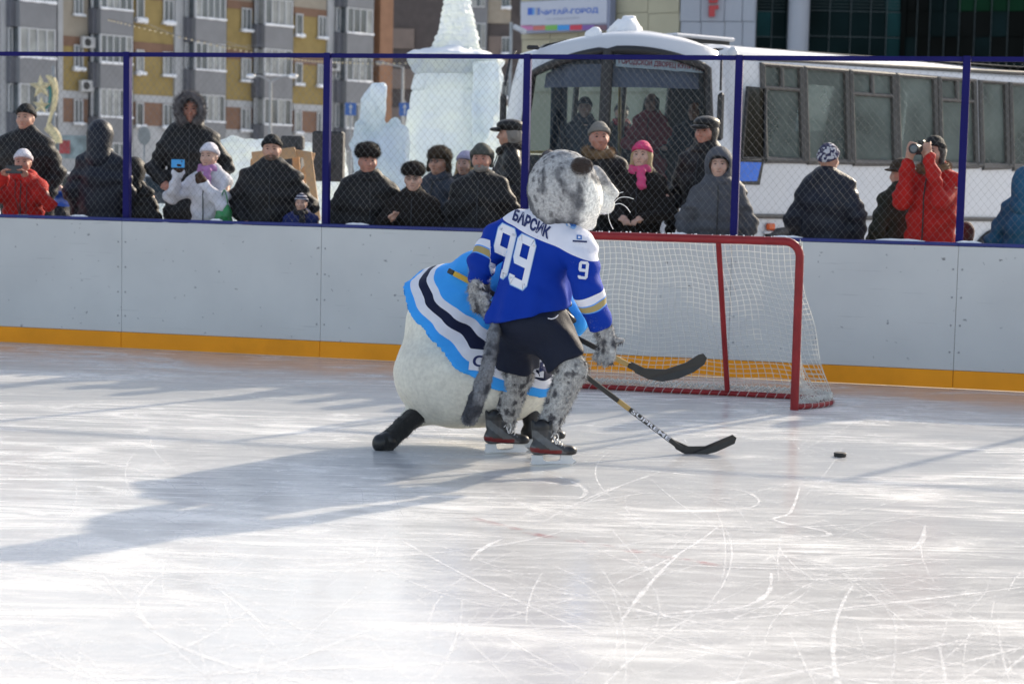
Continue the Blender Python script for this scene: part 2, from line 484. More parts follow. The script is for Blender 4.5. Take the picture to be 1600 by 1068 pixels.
# ================================================================== ground
def ice_material():
    m, nt, b = new_mat('ice')
    L = nt.links.new
    tc = nt.nodes.new('ShaderNodeTexCoord')
    def streak(rot, sc, lo, hi, dist=0.4, detail=7, seed=0.0, rough=0.62):
        mp = nt.nodes.new('ShaderNodeMapping'); mp.inputs['Rotation'].default_value = (0, 0, rad(rot)); mp.inputs['Scale'].default_value = (*sc, 1)
        mp.inputs['Location'].default_value = (seed, seed * 1.7, 0)
        L(tc.outputs['Object'], mp.inputs['Vector'])
        n = nt.nodes.new('ShaderNodeTexNoise'); n.inputs['Scale'].default_value = 1.0; n.inputs['Detail'].default_value = detail
        n.inputs['Roughness'].default_value = rough; n.inputs['Distortion'].default_value = dist
        L(mp.outputs[0], n.inputs['Vector'])
        r = nt.nodes.new('ShaderNodeMapRange'); r.inputs[1].default_value = lo; r.inputs[2].default_value = hi; r.interpolation_type = 'SMOOTHSTEP'
        L(n.outputs['Fac'], r.inputs[0])
        return r.outputs[0]
    def mth(op, a, c):
        x = nt.nodes.new('ShaderNodeMath'); x.operation = op; x.use_clamp = op != 'MULTIPLY'
        for i, q in enumerate((a, c)):
            if isinstance(q, (int, float)): x.inputs[i].default_value = q
            else: L(q, x.inputs[i])
        return x.outputs[0]
    s1 = streak(8, (0.8, 2.0), 0.44, 0.72, 2.5, seed=0.7)
    s2 = streak(-26, (0.6, 4.5), 0.50, 0.74, 1.6, seed=3.1)
    s3 = streak(33, (0.6, 5.0), 0.51, 0.74, 1.6, seed=8.7)
    s4 = streak(14, (0.45, 18.0), 0.52, 0.72, 0.9, seed=5.2)
    s5 = streak(-12, (0.7, 34.0), 0.53, 0.72, 0.7, seed=6.6)
    s6 = streak(62, (0.7, 22.0), 0.55, 0.72, 0.9, seed=2.6)
    patch = streak(0, (0.30, 0.5), 0.38, 0.66, 1.4, 6, seed=1.3)
    s = mth('MAXIMUM', mth('MAXIMUM', mth('MULTIPLY', s1, 0.6), mth('MULTIPLY', s2, 0.7)), mth('MAXIMUM', mth('MULTIPLY', s3, 0.7), mth('MAXIMUM', mth('MULTIPLY', s4, 0.75), mth('MULTIPLY', mth('MAXIMUM', s5, s6), 0.6))))
    s = mth('ADD', mth('MULTIPLY', s, mth('ADD', 0.45, mth('MULTIPLY', patch, 0.70))), mth('MULTIPLY', patch, 0.24))
    grain = nt.nodes.new('ShaderNodeTexNoise'); grain.inputs['Scale'].default_value = 190; grain.inputs['Detail'].default_value = 3
    L(tc.outputs['Object'], grain.inputs['Vector'])
    g2 = mth('MULTIPLY', grain.outputs['Fac'], 0.9)
    s = mth('MULTIPLY', s, mth('ADD', 0.5, g2))
    mx = nt.nodes.new('ShaderNodeMix'); mx.data_type = 'RGBA'
    mx.inputs['A'].default_value = (0.52, 0.52, 0.525, 1); mx.inputs['B'].default_value = (0.92, 0.905, 0.875, 1)
    L(s, mx.inputs['Factor'])
    gr = nt.nodes.new('ShaderNodeMapRange'); gr.inputs[1].default_value = 0.3; gr.inputs[2].default_value = 0.7; gr.inputs[3].default_value = 0.84; gr.inputs[4].default_value = 1.06; L(grain.outputs['Fac'], gr.inputs[0])
    mg = nt.nodes.new('ShaderNodeMix'); mg.data_type = 'RGBA'; mg.blend_type = 'MULTIPLY'; mg.inputs['Factor'].default_value = 1.0
    L(mx.outputs['Result'], mg.inputs['A']); L(gr.outputs[0], mg.inputs['B']); L(mg.outputs['Result'], b.inputs['Base Color'])
    rr = nt.nodes.new('ShaderNodeMapRange'); rr.inputs[3].default_value = 0.075; rr.inputs[4].default_value = 0.6
    L(s, rr.inputs[0]); L(rr.outputs[0], b.inputs['Roughness'])
    b.inputs['IOR'].default_value = 1.31
    b.inputs['Subsurface Weight'].default_value = 0.55; b.inputs['Subsurface Radius'].default_value = (1.0, 1.0, 1.0); b.inputs['Subsurface Scale'].default_value = 0.28
    b.inputs['Specular IOR Level'].default_value = 0.5
    bp = nt.nodes.new('ShaderNodeBump'); bp.inputs['Strength'].default_value = 0.16; bp.inputs['Distance'].default_value = 0.004
    hh = mth('ADD', mth('MULTIPLY', grain.outputs['Fac'], 0.35), s)
    L(hh, bp.inputs['Height']); L(bp.outputs[0], b.inputs['Normal'])
    return m
M_ICE = ice_material()
M_SNOW = mat('snow', (0.82, 0.83, 0.86, 1), 0.8, var=0.06, vscale=1.5, bump=0.6, bscale=9)
M_SNOWMARK, _nt, _b = new_mat('shaved_ice')
_b.inputs['Base Color'].default_value = (0.92, 0.92, 0.93, 1); _b.inputs['Roughness'].default_value = 0.8
_tc = _nt.nodes.new('ShaderNodeTexCoord'); _n = _nt.nodes.new('ShaderNodeTexNoise'); _n.inputs['Scale'].default_value = 14; _n.inputs['Detail'].default_value = 8; _n.inputs['Roughness'].default_value = 0.75
_r = _nt.nodes.new('ShaderNodeMapRange'); _r.inputs[1].default_value = 0.38; _r.inputs[2].default_value = 0.72; _r.inputs[4].default_value = 0.95
_nt.links.new(_tc.outputs['Object'], _n.inputs['Vector']); _nt.links.new(_n.outputs['Fac'], _r.inputs[0]); _nt.links.new(_r.outputs[0], _b.inputs['Alpha'])

# boards: a straight run, right end nearer
A0 = G(0, 534.5); B0 = G(1600, 612.5)
BD = (B0 - A0); BL = np.linalg.norm(BD[:2]); BD = BD / np.linalg.norm(BD)     # along, towards the right
BN = np.array([BD[1], -BD[0], 0.0])                                          # towards the camera
if BN[1] > 0: BN = -BN
BZ = np.array([0, 0, 1.0])
BAX = [BD, -BN, BZ]                       # box axes: along, back, up
def bp(t, back, z): return A0 + BD * t - BN * back + BZ * z

# the rink's ice and the snowy square around it
ib = MB()
far = [bp(-60, 0.0, 0), bp(60, 0.0, 0)]
ib.add([far[0], far[1], far[1] + BN * 60, far[0] + BN * 60], [(3, 2, 1, 0)])
ice = struct(ib.obj('ice', M_ICE), 'scratched white rink ice')
gv = []
PEOPLE_FEET = []                          # filled by the spectators, read by the snow bank
# scratches left by skates: thin curled ribbons of shaved ice
def skate_marks():
    r = random.Random(11)
    b = MB()
    def ribbon(pts, w):
        n = len(pts); vs_ = []
        for i, p in enumerate(pts):
            t = pts[min(i + 1, n - 1)] - pts[max(i - 1, 0)]; t /= np.linalg.norm(t) + 1e-9
            s_ = np.array([-t[1], t[0], 0]); ww = w * (math.sin(math.pi * (i + 0.3) / (n - 0.4)) ** 0.6) * (0.6 + 0.8 * r.random()) + 0.0006
            z = np.array([0, 0, 0.0015])
            vs_ += [p - s_ * ww + z, p + s_ * ww + z]
        f = [(i * 2, i * 2 + 1, i * 2 + 3, i * 2 + 2) for i in range(n - 1)]
        b.add(vs_, f, 0, False)
    for k in range(110):
        px = r.uniform(-150, 1750); py = 700 + 420 * r.random() ** 0.8 if k > 25 else r.uniform(610, 760)
        c = G(px, py)
        R_ = r.choice([1.5, 2.5, 4, 7, 14]); a0 = r.uniform(0, 6.28); L_ = r.uniform(0.5, 3.2)
        if r.random() < 0.6: a0 = r.choice([1.57, -1.57]) + r.gauss(0, 0.35)
        sg = r.choice([-1, 1]); cc = c - np.array([math.cos(a0), math.sin(a0), 0]) * R_
        n = max(6, int(L_ / 0.12)); pts = []
        for i in range(n):
            a = a0 + sg * (i / (n - 1) - 0.5) * L_ / R_
            pts.append(np.array([cc[0] + math.cos(a) * R_, cc[1] + math.sin(a) * R_, 0]))
        ribbon(pts, r.choice([0.002, 0.003, 0.004, 0.006, 0.009]))
    for k in range(600):                  # the fine cuts that cross everywhere
        px = r.uniform(-150, 1750); py = 640 + 470 * r.random() ** 0.9; c = G(px, py)
        R_ = r.choice([3, 6, 12, 30]); a0 = r.uniform(0, 6.28); L_ = r.uniform(0.3, 2.4); sg = r.choice([-1, 1])
        cc = c - np.array([math.cos(a0), math.sin(a0), 0]) * R_; n = max(4, int(L_ / 0.25)); pts = []
        for i in range(n):
            a = a0 + sg * (i / (n - 1) - 0.5) * L_ / R_; pts.append(np.array([cc[0] + math.cos(a) * R_, cc[1] + math.sin(a) * R_, 0]))
        ribbon(pts, r.choice([0.0008, 0.0012, 0.0018, 0.0026]))
    # swirls seen plainly in the photograph
    for poly, w in (([(845, 735), (900, 755), (915, 768), (905, 778), (880, 777)], 0.012),
                    ([(1060, 760), (1150, 765), (1185, 780), (1170, 793), (1110, 797)], 0.007),
                    ([(1250, 760), (1235, 800), (1210, 812), (1290, 830), (1280, 838), (1210, 835)], 0.012),
                    ([(1445, 820), (1440, 845), (1420, 860)], 0.011),
                    ([(1205, 895), (1200, 925), (1160, 948), (1080, 955), (960, 966)], 0.012),
                    ([(400, 945), (330, 990), (260, 1020), (150, 1032)], 0.006),
                    ([(1600, 1010), (1500, 1035), (1400, 1050)], 0.006)):
        g = [G(*q) for q in poly]; pts = []
        for i in range(len(g) - 1):
            p0 = g[max(i - 1, 0)]; p1 = g[i]; p2 = g[i + 1]; p3 = g[min(i + 2, len(g) - 1)]
            for q in range(8):
                t = q / 8
                pts.append(0.5 * ((2 * p1) + (-p0 + p2) * t + (2 * p0 - 5 * p1 + 4 * p2 - p3) * t * t + (-p0 + 3 * p1 - 3 * p2 + p3) * t ** 3))
        ribbon(pts, w)
    o = b.obj('skate_marks', M_SNOWMARK)
    o['label'] = 'white curved skate scratches on the ice'; o['category'] = 'scratches'; o['kind'] = 'stuff'
skate_marks()
# faint red line under the ice
def red_arc():
    m, nt, b = new_mat('line_paint')
    b.inputs['Base Color'].default_value = (0.50, 0.22, 0.22, 1); b.inputs['Roughness'].default_value = 0.3
    tc = nt.nodes.new('ShaderNodeTexCoord'); n = nt.nodes.new('ShaderNodeTexNoise'); n.inputs['Scale'].default_value = 9; n.inputs['Detail'].default_value = 8
    nt.links.new(tc.outputs['Object'], n.inputs['Vector'])
    r = nt.nodes.new('ShaderNodeMapRange'); r.inputs[1].default_value = 0.48; r.inputs[2].default_value = 0.7; r.inputs[4].default_value = 0.45
    nt.links.new(n.outputs['Fac'], r.inputs[0]); nt.links.new(r.outputs[0], b.inputs['Alpha'])
    q = [G(700, 800), G(840, 835), G(1000, 862), G(1150, 888)]
    mb = MB(); v = []
    pts = []
    for i in range(len(q) - 1):
        for k in range(6): pts.append(q[i] + (q[i + 1] - q[i]) * k / 6)
    for i, p in enumerate(pts):
        t = pts[min(i + 1, len(pts) - 1)] - pts[max(i - 1, 0)]; t /= np.linalg.norm(t); s_ = np.array([-t[1], t[0], 0])
        v += [p + s_ * 0.03 + [0, 0, 0.0008], p - s_ * 0.03 + [0, 0, 0.0008]]
    mb.add(v, [(2 * i, 2 * i + 1, 2 * i + 3, 2 * i + 2) for i in range(len(pts) - 1)])
    struct(mb.obj('rink_line', m), 'faint worn red line in the ice')
red_arc()

# ================================================================== boards and fence
def board_material():
    m, nt, b = new_mat('board_white')
    L = nt.links.new
    tc = nt.nodes.new('ShaderNodeTexCoord')
    base = nt.nodes.new('ShaderNodeTexNoise'); base.inputs['Scale'].default_value = 1.3; base.inputs['Detail'].default_value = 6
    L(tc.outputs['Object'], base.inputs['Vector'])
    r0 = nt.nodes.new('ShaderNodeValToRGB'); r0.color_ramp.elements[0].position = 0.35; r0.color_ramp.elements[1].position = 0.65
    r0.color_ramp.elements[0].color = (0.51, 0.51, 0.505, 1); r0.color_ramp.elements[1].color = (0.57, 0.57, 0.56, 1)
    L(base.outputs['Fac'], r0.inputs['Fac'])
    prev = r0.outputs['Color']
    for sc, thr, keep, seed, col in ((5.0, 0.085, 0.35, 0, (0.10, 0.105, 0.12)), (11.0, 0.12, 0.55, 5.5, (0.15, 0.155, 0.17)), (2.4, 0.05, 0.35, 9.1, (0.05, 0.05, 0.06))):
        mp = nt.nodes.new('ShaderNodeMapping'); mp.inputs['Location'].default_value = (seed, seed, seed); mp.inputs['Scale'].default_value = (1, 1, 1.25)
        L(tc.outputs['Object'], mp.inputs['Vector'])
        nn = nt.nodes.new('ShaderNodeTexNoise'); nn.inputs['Scale'].default_value = 40
        L(mp.outputs[0], nn.inputs['Vector'])
        ad = nt.nodes.new('ShaderNodeVectorMath'); ad.operation = 'MULTIPLY_ADD'; ad.inputs[1].default_value = (0.05, 0.05, 0.05)
        L(nn.outputs['Color'], ad.inputs[0]); L(mp.outputs[0], ad.inputs[2])
        vo = nt.nodes.new('ShaderNodeTexVoronoi'); vo.inputs['Scale'].default_value = sc
        L(ad.outputs[0], vo.inputs['Vector'])
        cm = nt.nodes.new('ShaderNodeMapRange'); cm.inputs[1].default_value = thr; cm.inputs[2].default_value = thr * 0.4; cm.inputs[3].default_value = 0; cm.inputs[4].default_value = 0.75
        L(vo.outputs['Distance'], cm.inputs[0])
        sep = nt.nodes.new('ShaderNodeSeparateColor'); L(vo.outputs['Color'], sep.inputs[0])
        gt = nt.nodes.new('ShaderNodeMath'); gt.operation = 'GREATER_THAN'; gt.inputs[1].default_value = keep; L(sep.outputs[0], gt.inputs[0])
        mu = nt.nodes.new('ShaderNodeMath'); mu.operation = 'MULTIPLY'; L(cm.outputs[0], mu.inputs[0]); L(gt.outputs[0], mu.inputs[1])
        mx = nt.nodes.new('ShaderNodeMix'); mx.data_type = 'RGBA'; L(mu.outputs[0], mx.inputs['Factor']); L(prev, mx.inputs['A']); mx.inputs['B'].default_value = (*col, 1)
        prev = mx.outputs['Result']
    # thin scuffs
    mp = nt.nodes.new('ShaderNodeMapping'); mp.inputs['Rotation'].default_value = (0, rad(35), 0); mp.inputs['Scale'].default_value = (1.2, 1, 28)
    L(tc.outputs['Object'], mp.inputs['Vector'])
    sn = nt.nodes.new('ShaderNodeTexNoise'); sn.inputs['Scale'].default_value = 1.6; sn.inputs['Detail'].default_value = 4; L(mp.outputs[0], sn.inputs['Vector'])
    sr = nt.nodes.new('ShaderNodeMapRange'); sr.inputs[1].default_value = 0.66; sr.inputs[2].default_value = 0.76; sr.inputs[4].default_value = 0.4; L(sn.outputs['Fac'], sr.inputs[0])
    mx = nt.nodes.new('ShaderNodeMix'); mx.data_type = 'RGBA'; L(sr.outputs[0], mx.inputs['Factor']); L(prev, mx.inputs['A']); mx.inputs['B'].default_value = (0.2, 0.205, 0.22, 1)
    L(mx.outputs['Result'], b.inputs['Base Color'])
    b.inputs['Roughness'].default_value = 0.42
    return m
M_BOARD = board_material()
M_KICK = mat('kick_yellow', (0.88, 0.32, 0.010, 1), 0.5, spec=.25, var=0.07, vscale=3, dirt=0.25)
M_BLUE = mat('fence_blue', (0.007, 0.006, 0.10, 1), 0.5, spec=0.15, var=0.1, vscale=5)
M_BLUECAP = mat('cap_blue', (0.01, 0.02, 0.16, 1), 0.5, var=0.1, vscale=5)
M_WIRE = mat('galvanised_wire', (0.20, 0.205, 0.21, 1), 0.4, metal=0.7, var=0.1)
M_BOLT = mat('bolt', (0.34, 0.34, 0.35, 1), 0.5, metal=0.6)
boards = thing('rink_boards', 'white rink boards with orange kick strip along the far side of the ice', 'boards', A0)
def tcol(px, z=0.6): return on_line(px, A0, BD, z)
POSTT = [tcol(190, 1.9), tcol(503.5, 1.9), tcol(816.5, 1.9), tcol(1148, 1.9), tcol(1504, 1.9)]
step = (POSTT[-1] - POSTT[0]) / 4
allp = [POSTT[0] - 2 * step, POSTT[0] - step] + POSTT + [POSTT[-1] + step, POSTT[-1] + 2 * step]
for i in range(len(allp) - 1):
    t0, t1 = allp[i] + 0.0015, allp[i + 1] - 0.0015
    w = t1 - t0; c = (t0 + t1) / 2
    b = MB(); b.box(bp(c, 0.02, 0.660), (w, 0.016, 1.016), BAX, bev=0.0015); b.obj('board_panel', M_BOARD, boards)
    b = MB(); b.box(bp(c, 0.012, 0.0765), (w, 0.02, 0.145), BAX, bev=0.003); b.obj('kick_strip', M_KICK, boards)
    b = MB(); b.box(bp(c, 0.045, 1.185), (w + 0.003, 0.075, 0.028), BAX, bev=0.004); b.obj('cap_rail', M_BLUECAP, boards)
    bb = MB()
    for z in (0.3, 0.52, 0.75, 0.98):
        for q in (t0 + 0.035, t1 - 0.035): bb.lathe([(0.008, 0), (0.0085, 0.002), (0.004, 0.0035)], bp(q, 0.012, z), 8, [BD, BZ, BN])
    o = bb.obj('bolts', M_BOLT, boards); o['kind'] = 'stuff'
b = MB(); b.box(bp(sum(allp) / len(allp), 0.032, 0.58), (allp[-1] - allp[0], 0.007, 1.15), BAX); b.obj('backing', mat('plywood', (150, 140, 120)), boards)
# odd bits of snow left on the cap
for k, (t, L_) in enumerate([(0.7, .18), (2.1, .12), (3.4, .22), (5.05, .3), (6.35, .12), (7.2, .25), (8.05, .4), (8.7, .2)]):
    b = MB(); pts = [bp(t + L_ * q / 6, 0.05 + 0.01 * math.sin(q * 2 + k), 1.199 + 0.002) for q in range(7)]
    b.tube(pts, [0.003, 0.012, 0.016, 0.013, 0.017, 0.011, 0.003], 7)
    o = b.obj('cap_snow', M_SNOW, boards); o['kind'] = 'stuff'

fence = thing('rink_fence', 'navy blue post and rail fence with chain link mesh above the boards', 'fence', A0 - BN * 0.12)
ZT = 2.715
for t in allp:
    b = MB(); b.box(bp(t, 0.115, ZT / 2), (0.062, 0.062, ZT), BAX, bev=0.004); b.obj('post', M_BLUE, fence)
for i in range(len(allp) - 1):
    w = allp[i + 1] - allp[i] - 0.064; c = (allp[i] + allp[i + 1]) / 2
    b = MB(); b.box(bp(c, 0.115, ZT - 0.024), (w, 0.036, 0.040), BAX, bev=0.003); b.obj('top_rail', M_BLUE, fence)
def wire(b, p, q, r):
    # a thin three-sided rod
    d = (q - p); d /= np.linalg.norm(d)
    n1 = -BN; n2 = np.cross(d, n1)
    o = len(b.v); v = []
    for e in (p, q):
        for k in range(3):
            a = 2 * math.pi * k / 3 + 0.5
            v.append(e + (n1 * math.cos(a) + n2 * math.sin(a)) * r)
    b.add(v, [(0, 1, 4, 3), (1, 2, 5, 4), (2, 0, 3, 5)], 0, True)
for i in range(len(allp) - 1):
    t0, t1 = allp[i] + 0.01, allp[i + 1] - 0.01
    z0, z1 = 1.205, ZT - 0.05
    H = z1 - z0; pitch = 0.062; run = H / 1.22
    b = MB()
    for sg in (1, -1):
        k = 0; s0 = t0 - run if sg > 0 else t0
        while True:
            s = s0 + k * pitch; k += 1
            a, e = (s, s + run) if sg > 0 else (s + 0, s - run)
            if sg > 0 and s > t1: break
            if sg < 0 and s > t1 + run: break
            # clip to [t0, t1]
            ta = [0.0, 1.0]; d = e - a
            for lim, side in ((t0, 1), (t1, -1)):
                u = (lim - a) / d
                if (d > 0) == (side > 0): ta[0] = max(ta[0], u)
                else: ta[1] = min(ta[1], u)
            if ta[1] - ta[0] < 0.01: continue
            nseg = 3
            sag = lambda u, tt: 0.148 + 0.002 * sg + 0.012 * math.sin((tt) * 2.1) * math.sin(math.pi * u)
            prev = None
            for q in range(nseg + 1):
                u = ta[0] + (ta[1] - ta[0]) * q / nseg
                pt = bp(a + d * u, sag(u, a + d * u), z0 + H * u)
                if prev is not None: wire(b, prev, pt, 0.0008)
                prev = pt
    o = b.obj('chain_link_mesh', M_WIRE, fence); o['kind'] = 'stuff'

# ================================================================== goal
M_RED = mat('goal_red', (0.25, 0.017, 0.02, 1), 0.42, spec=.3, var=0.15, vscale=8, dirt=0.2)
M_NET, _nt, _b = new_mat('net_cord')
_b.inputs['Base Color'].default_value = (0.86, 0.86, 0.83, 1); _b.inputs['Roughness'].default_value = 0.8
_tr = _nt.nodes.new('ShaderNodeBsdfTranslucent'); _tr.inputs[0].default_value = (0.86, 0.86, 0.83, 1)
_mx = _nt.nodes.new('ShaderNodeMixShader'); _mx.inputs[0].default_value = 0.45
_nt.links.new(_b.outputs[0], _mx.inputs[1]); _nt.links.new(_tr.outputs[0], _mx.inputs[2]); _nt.links.new(_mx.outputs[0], _nt.nodes['Material Output'].inputs[0])
GR = G(1241, 640)                          # foot of the right post
GD = BD; GB = -BN
goal = thing('hockey_goal', 'red framed ice hockey goal with white net behind the costumed players', 'goal', GR)
GW = 1.83
def gp(u, d, z): return GR - GD * u + GB * d + BZ * z     # u: from the right post to the left
rp = 0.031
# posts and crossbar with rounded corners
b = MB(); b.tube([gp(0, 0, 0.0), gp(0, 0, 1.10)], rp, 16); b.obj('post', M_RED, goal)
b = MB(); b.tube([gp(GW, 0, 0.0), gp(GW, 0, 1.10)], rp, 16); b.obj('post', M_RED, goal)
arc = [gp(0, 0, 1.10)] + [gp(0.11 * (1 - math.cos(a)), 0, 1.12 + 0.11 * math.sin(a)) for a in np.linspace(0.05, math.pi / 2, 7)]
arc += [gp(GW - 0.11 * (1 - math.cos(a)), 0, 1.12 + 0.11 * math.sin(a)) for a in np.linspace(math.pi / 2, 0.05, 7)] + [gp(GW, 0, 1.10)]
b = MB(); b.tube(arc, rp, 16); b.obj('crossbar', M_RED, goal)
base = [gp(0.0, 0.0, 0.022), gp(-0.10, 0.10, 0.022), gp(-0.20, 0.27, 0.022), gp(-0.235, 0.42, 0.022), gp(-0.19, 0.55, 0.022), gp(-0.06, 0.63, 0.022), gp(0.2, 0.66, 0.022), gp(0.6, 0.66, 0.022), gp(1.0, 0.65, 0.022), gp(1.4, 0.66, 0.022), gp(1.75, 0.64, 0.022), gp(1.95, 0.58, 0.022), gp(2.05, 0.42, 0.022), gp(2.0, 0.25, 0.022), gp(GW + 0.1, 0.1, 0.022), gp(GW, 0, 0.022)]
def spline(pts, n=6):
    pts = [np.array(p, float) for p in pts]; out = []
    for i in range(len(pts) - 1):
        p0 = pts[max(i - 1, 0)]; p1 = pts[i]; p2 = pts[i + 1]; p3 = pts[min(i + 2, len(pts) - 1)]
        for q in range(n):
            t = q / n
            out.append(0.5 * ((2 * p1) + (-p0 + p2) * t + (2 * p0 - 5 * p1 + 4 * p2 - p3) * t * t + (-p0 + 3 * p1 - 3 * p2 + p3) * t ** 3))
    return out + [pts[-1]]
bs = spline(base, 5)
b = MB(); b.tube(bs, 0.021, 12); b.obj('base_bar', M_RED, goal)
ms0 = gp(0.60, 0.015, 1.215); ms1 = gp(0.585, 0.64, 0.05)
b = MB(); b.tube([ms0, ms1], 0.021, 12); b.obj('centre_support', M_RED, goal)
# net: a draped sheet of cords from the crossbar and posts down to the base bar
nb = MB()
r_ = random.Random(5)
CELL = 0.046
nu = int(2.75 / CELL); nv = 30
def frame_pt(s):                          # s in 0..1 runs right post -> back -> left post along the top
    # top edge: starts on the right post, runs along the crossbar, ends on the left post
    u = GW * s
    return u
LB = np.cumsum([0] + [np.linalg.norm(bs[i + 1] - bs[i]) for i in range(len(bs) - 1)])
def base_at(s):
    d = s * LB[-1]; i = min(int(np.searchsorted(LB, d)) - 1, len(bs) - 2); i = max(i, 0)
    return bs[i] + (bs[i + 1] - bs[i]) * ((d - LB[i]) / (LB[i + 1] - LB[i] + 1e-9))
def net_pt(s, v):
    # v = 0 at the top edge, 1 at the base
    top = gp(np.clip((s - 0.13) / 0.74, 0, 1) * GW, 0.0, 1.245 - 0.02 * 0)
    if s < 0.13: top = gp(0, 0, 1.23 - 0.0 * s)
    if s > 0.87: top = gp(GW, 0, 1.23)
    sd = 0.0
    bt = base_at(s) + BZ * 0.02
    k = v ** 0.9
    dlt = bt - top; lat = dlt @ GD; p = top + (dlt - GD * lat) * k + GD * lat * v ** (8.0 if (s < 0.13 or s > 0.87) else 1.3)
    # bulge to the back at the shoulders, sag between
    back = math.sin(math.pi * min(v * 0.9 + 0.06, 1)) ** 0.9
    mid = max(0.0, math.sin(math.pi * np.clip((s - 0.05) / 0.9, 0, 1)))
    p = p + GB * 0.17 * back * (0.15 + 0.85 * mid)
    p = p + GB * 0.02 * math.sin(s * 21 + v * 5) * back + GD * 0.012 * math.sin(v * 13 + s * 9) - BZ * 0.016 * math.sin(s * 33 + 1) * back
    return p
NS = nu
pts = [[net_pt(i / NS, j / nv) for j in range(nv + 1)] for i in range(NS + 1)]
for i in range(0, NS + 1):
    nb.tube(pts[i], 0.0026, 3, caps=False)
for j in range(1, nv + 1):
    nb.tube([pts[i][j] for i in range(NS + 1)], 0.0026, 3, caps=False)
# side panels down from each post
for side in (0, 1):
    def sp(a, z):                         # a 0 at the post, 1 at the back
        u0 = 0.0 if side == 0 else GW
        e = base_at(0.13 * a if side == 0 else 1 - 0.13 * a)
        foot = e
        pst = gp(u0, 0, 0)
        q = np.array([pst[0], pst[1], 0]) + (np.array([foot[0], foot[1], 0]) - np.array([pst[0], pst[1], 0])) * ((1 - z / 1.25) ** 7.0)
        return q + BZ * z + GD * (0.012 * math.sin(z * 9 + a * 4)) * (1 if side == 0 else -1)
    for k in range(9):
        nb.tube([sp((k + 1) / 9, 1.22 - 1.17 * q / 24) for q in range(25)], 0.0026, 3, caps=False)
    for q in range(26):
        nb.tube([sp(k / 9, 1.22 - 1.17 * q / 25) for k in range(10)], 0.0026, 3, caps=False)
# lacing round the base bar and up the post
lac = []
for i in range(240):
    s = i / 240; c0 = base_at(s); a = i * 1.25
    t = base_at(min(s + 0.002, 1)) - c0; t /= np.linalg.norm(t) + 1e-9; sd = np.cross(t, BZ)
    lac.append(c0 + (sd * math.cos(a) + BZ * math.sin(a)) * (0.024 + 0.004 * r_.random()))
nb.tube(lac, 0.0022, 4, caps=False)
lac = [gp(0.0, 0.0, 0.05 + 1.1 * i / 160) + (GB * (0.034 * math.cos(i * 1.9)) - GD * 0.034 * math.sin(i * 1.9)) * 1.0 for i in range(160)]
lac = [p + GB * 0.014 for p in lac]
nb.tube(lac, 0.0022, 3, caps=False)
fr = random.Random(3)
for ph_, zz0 in ((0, .052), (2.1, .060), (4.2, .068)):     # the braided foot of the net bunched on the bar
    nb.tube([base_at(s) + BZ * (zz0 - .01 + .014 * math.sin(s * 520 + ph_)) + GB * .012 * math.cos(s * 410 + ph_) for s in np.linspace(.0, 1, 520)], .0042, 4, caps=False)
for i in range(190):                       # frayed loose ends along the base
    c0 = base_at(fr.uniform(0.02, 0.98)) + BZ * 0.03
    d = np.array([fr.gauss(0, 1), fr.gauss(0, 1), fr.uniform(0.1, 1.2)]); d /= np.linalg.norm(d)
    nb.tube([c0, c0 + d * 0.03 + [0, 0, .004], c0 + d * 0.055 + [0, 0, -.01]], 0.002, 3, caps=False)
o = nb.obj('net', M_NET, goal); o['kind'] = 'stuff'
# frost crumbs along the crossbar
cb = MB()
for i in range(46):
    u = fr.uniform(0.02, GW); cb.sphere(gp(u, fr.gauss(0, 0.008), 1.262), fr.uniform(0.003, 0.008), 6, 4)
o = cb.obj('frost', M_SNOW, goal); o['kind'] = 'stuff'
# ================================================================== the square behind the rink
def hplane(px, py, A, d):                  # the point of the upright plane through A along d that is seen at (px, py)
    n = np.array([d[1], -d[0], 0.0]); r = ray(px, py)
    t = (np.array([A[0], A[1], 0]) - CAMP).dot(n) / r.dot(n)
    return CAMP + r * t
def unit(v): v = np.array(v, float); return v / np.linalg.norm(v)
M_GLASSD = mat('window_glass', (0.10, 0.115, 0.125, 1), 0.12, var=0.35, vscale=0.9, spec=0.5)
M_CURT = mat('curtain_glass', (0.2720, 0.2800, 0.2720, 1), 0.3, var=0.3, vscale=1.1)
M_WFRAME = mat('window_white', (0.4960, 0.5040, 0.5200, 1), 0.5, var=0.06)
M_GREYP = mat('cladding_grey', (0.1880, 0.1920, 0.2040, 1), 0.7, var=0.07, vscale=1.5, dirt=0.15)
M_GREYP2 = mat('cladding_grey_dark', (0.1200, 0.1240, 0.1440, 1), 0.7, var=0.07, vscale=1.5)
M_YELLOW = mat('brick_yellow', (0.2960, 0.2160, 0.0800, 1), 0.85, var=0.1, vscale=2.0, bump=0.3, bscale=25, dirt=0.15)
M_BROWN = mat('brick_brown', (0.2080, 0.1200, 0.0800, 1), 0.85, var=0.1, vscale=2.0, bump=0.3, bscale=25)
M_BEIGE = mat('brick_beige', (0.3200, 0.2800, 0.2240, 1), 0.85, var=0.08, vscale=2.0)
M_WALLW = mat('wall_white', (0.4160, 0.4200, 0.4280, 1), 0.8, var=0.08, vscale=1.2, dirt=0.2)
M_ORANGE = mat('brick_orange', (0.2560, 0.1360, 0.0800, 1), 0.85, var=0.1, vscale=2.0)
M_DARKB = mat('brick_dark', (0.085, 0.072, 0.07, 1), 0.85, var=0.12, vscale=2.0)
M_TAUPE = mat('panel_taupe', (0.2000, 0.1600, 0.1400, 1), 0.8, var=0.08, vscale=1.5)
M_ACW = mat('ac_white', (0.5, 0.5, 0.5, 1), 0.5)
M_BLACKP = mat('black_plastic', (0.02, 0.02, 0.022, 1), 0.5)
RB = random.Random(21)

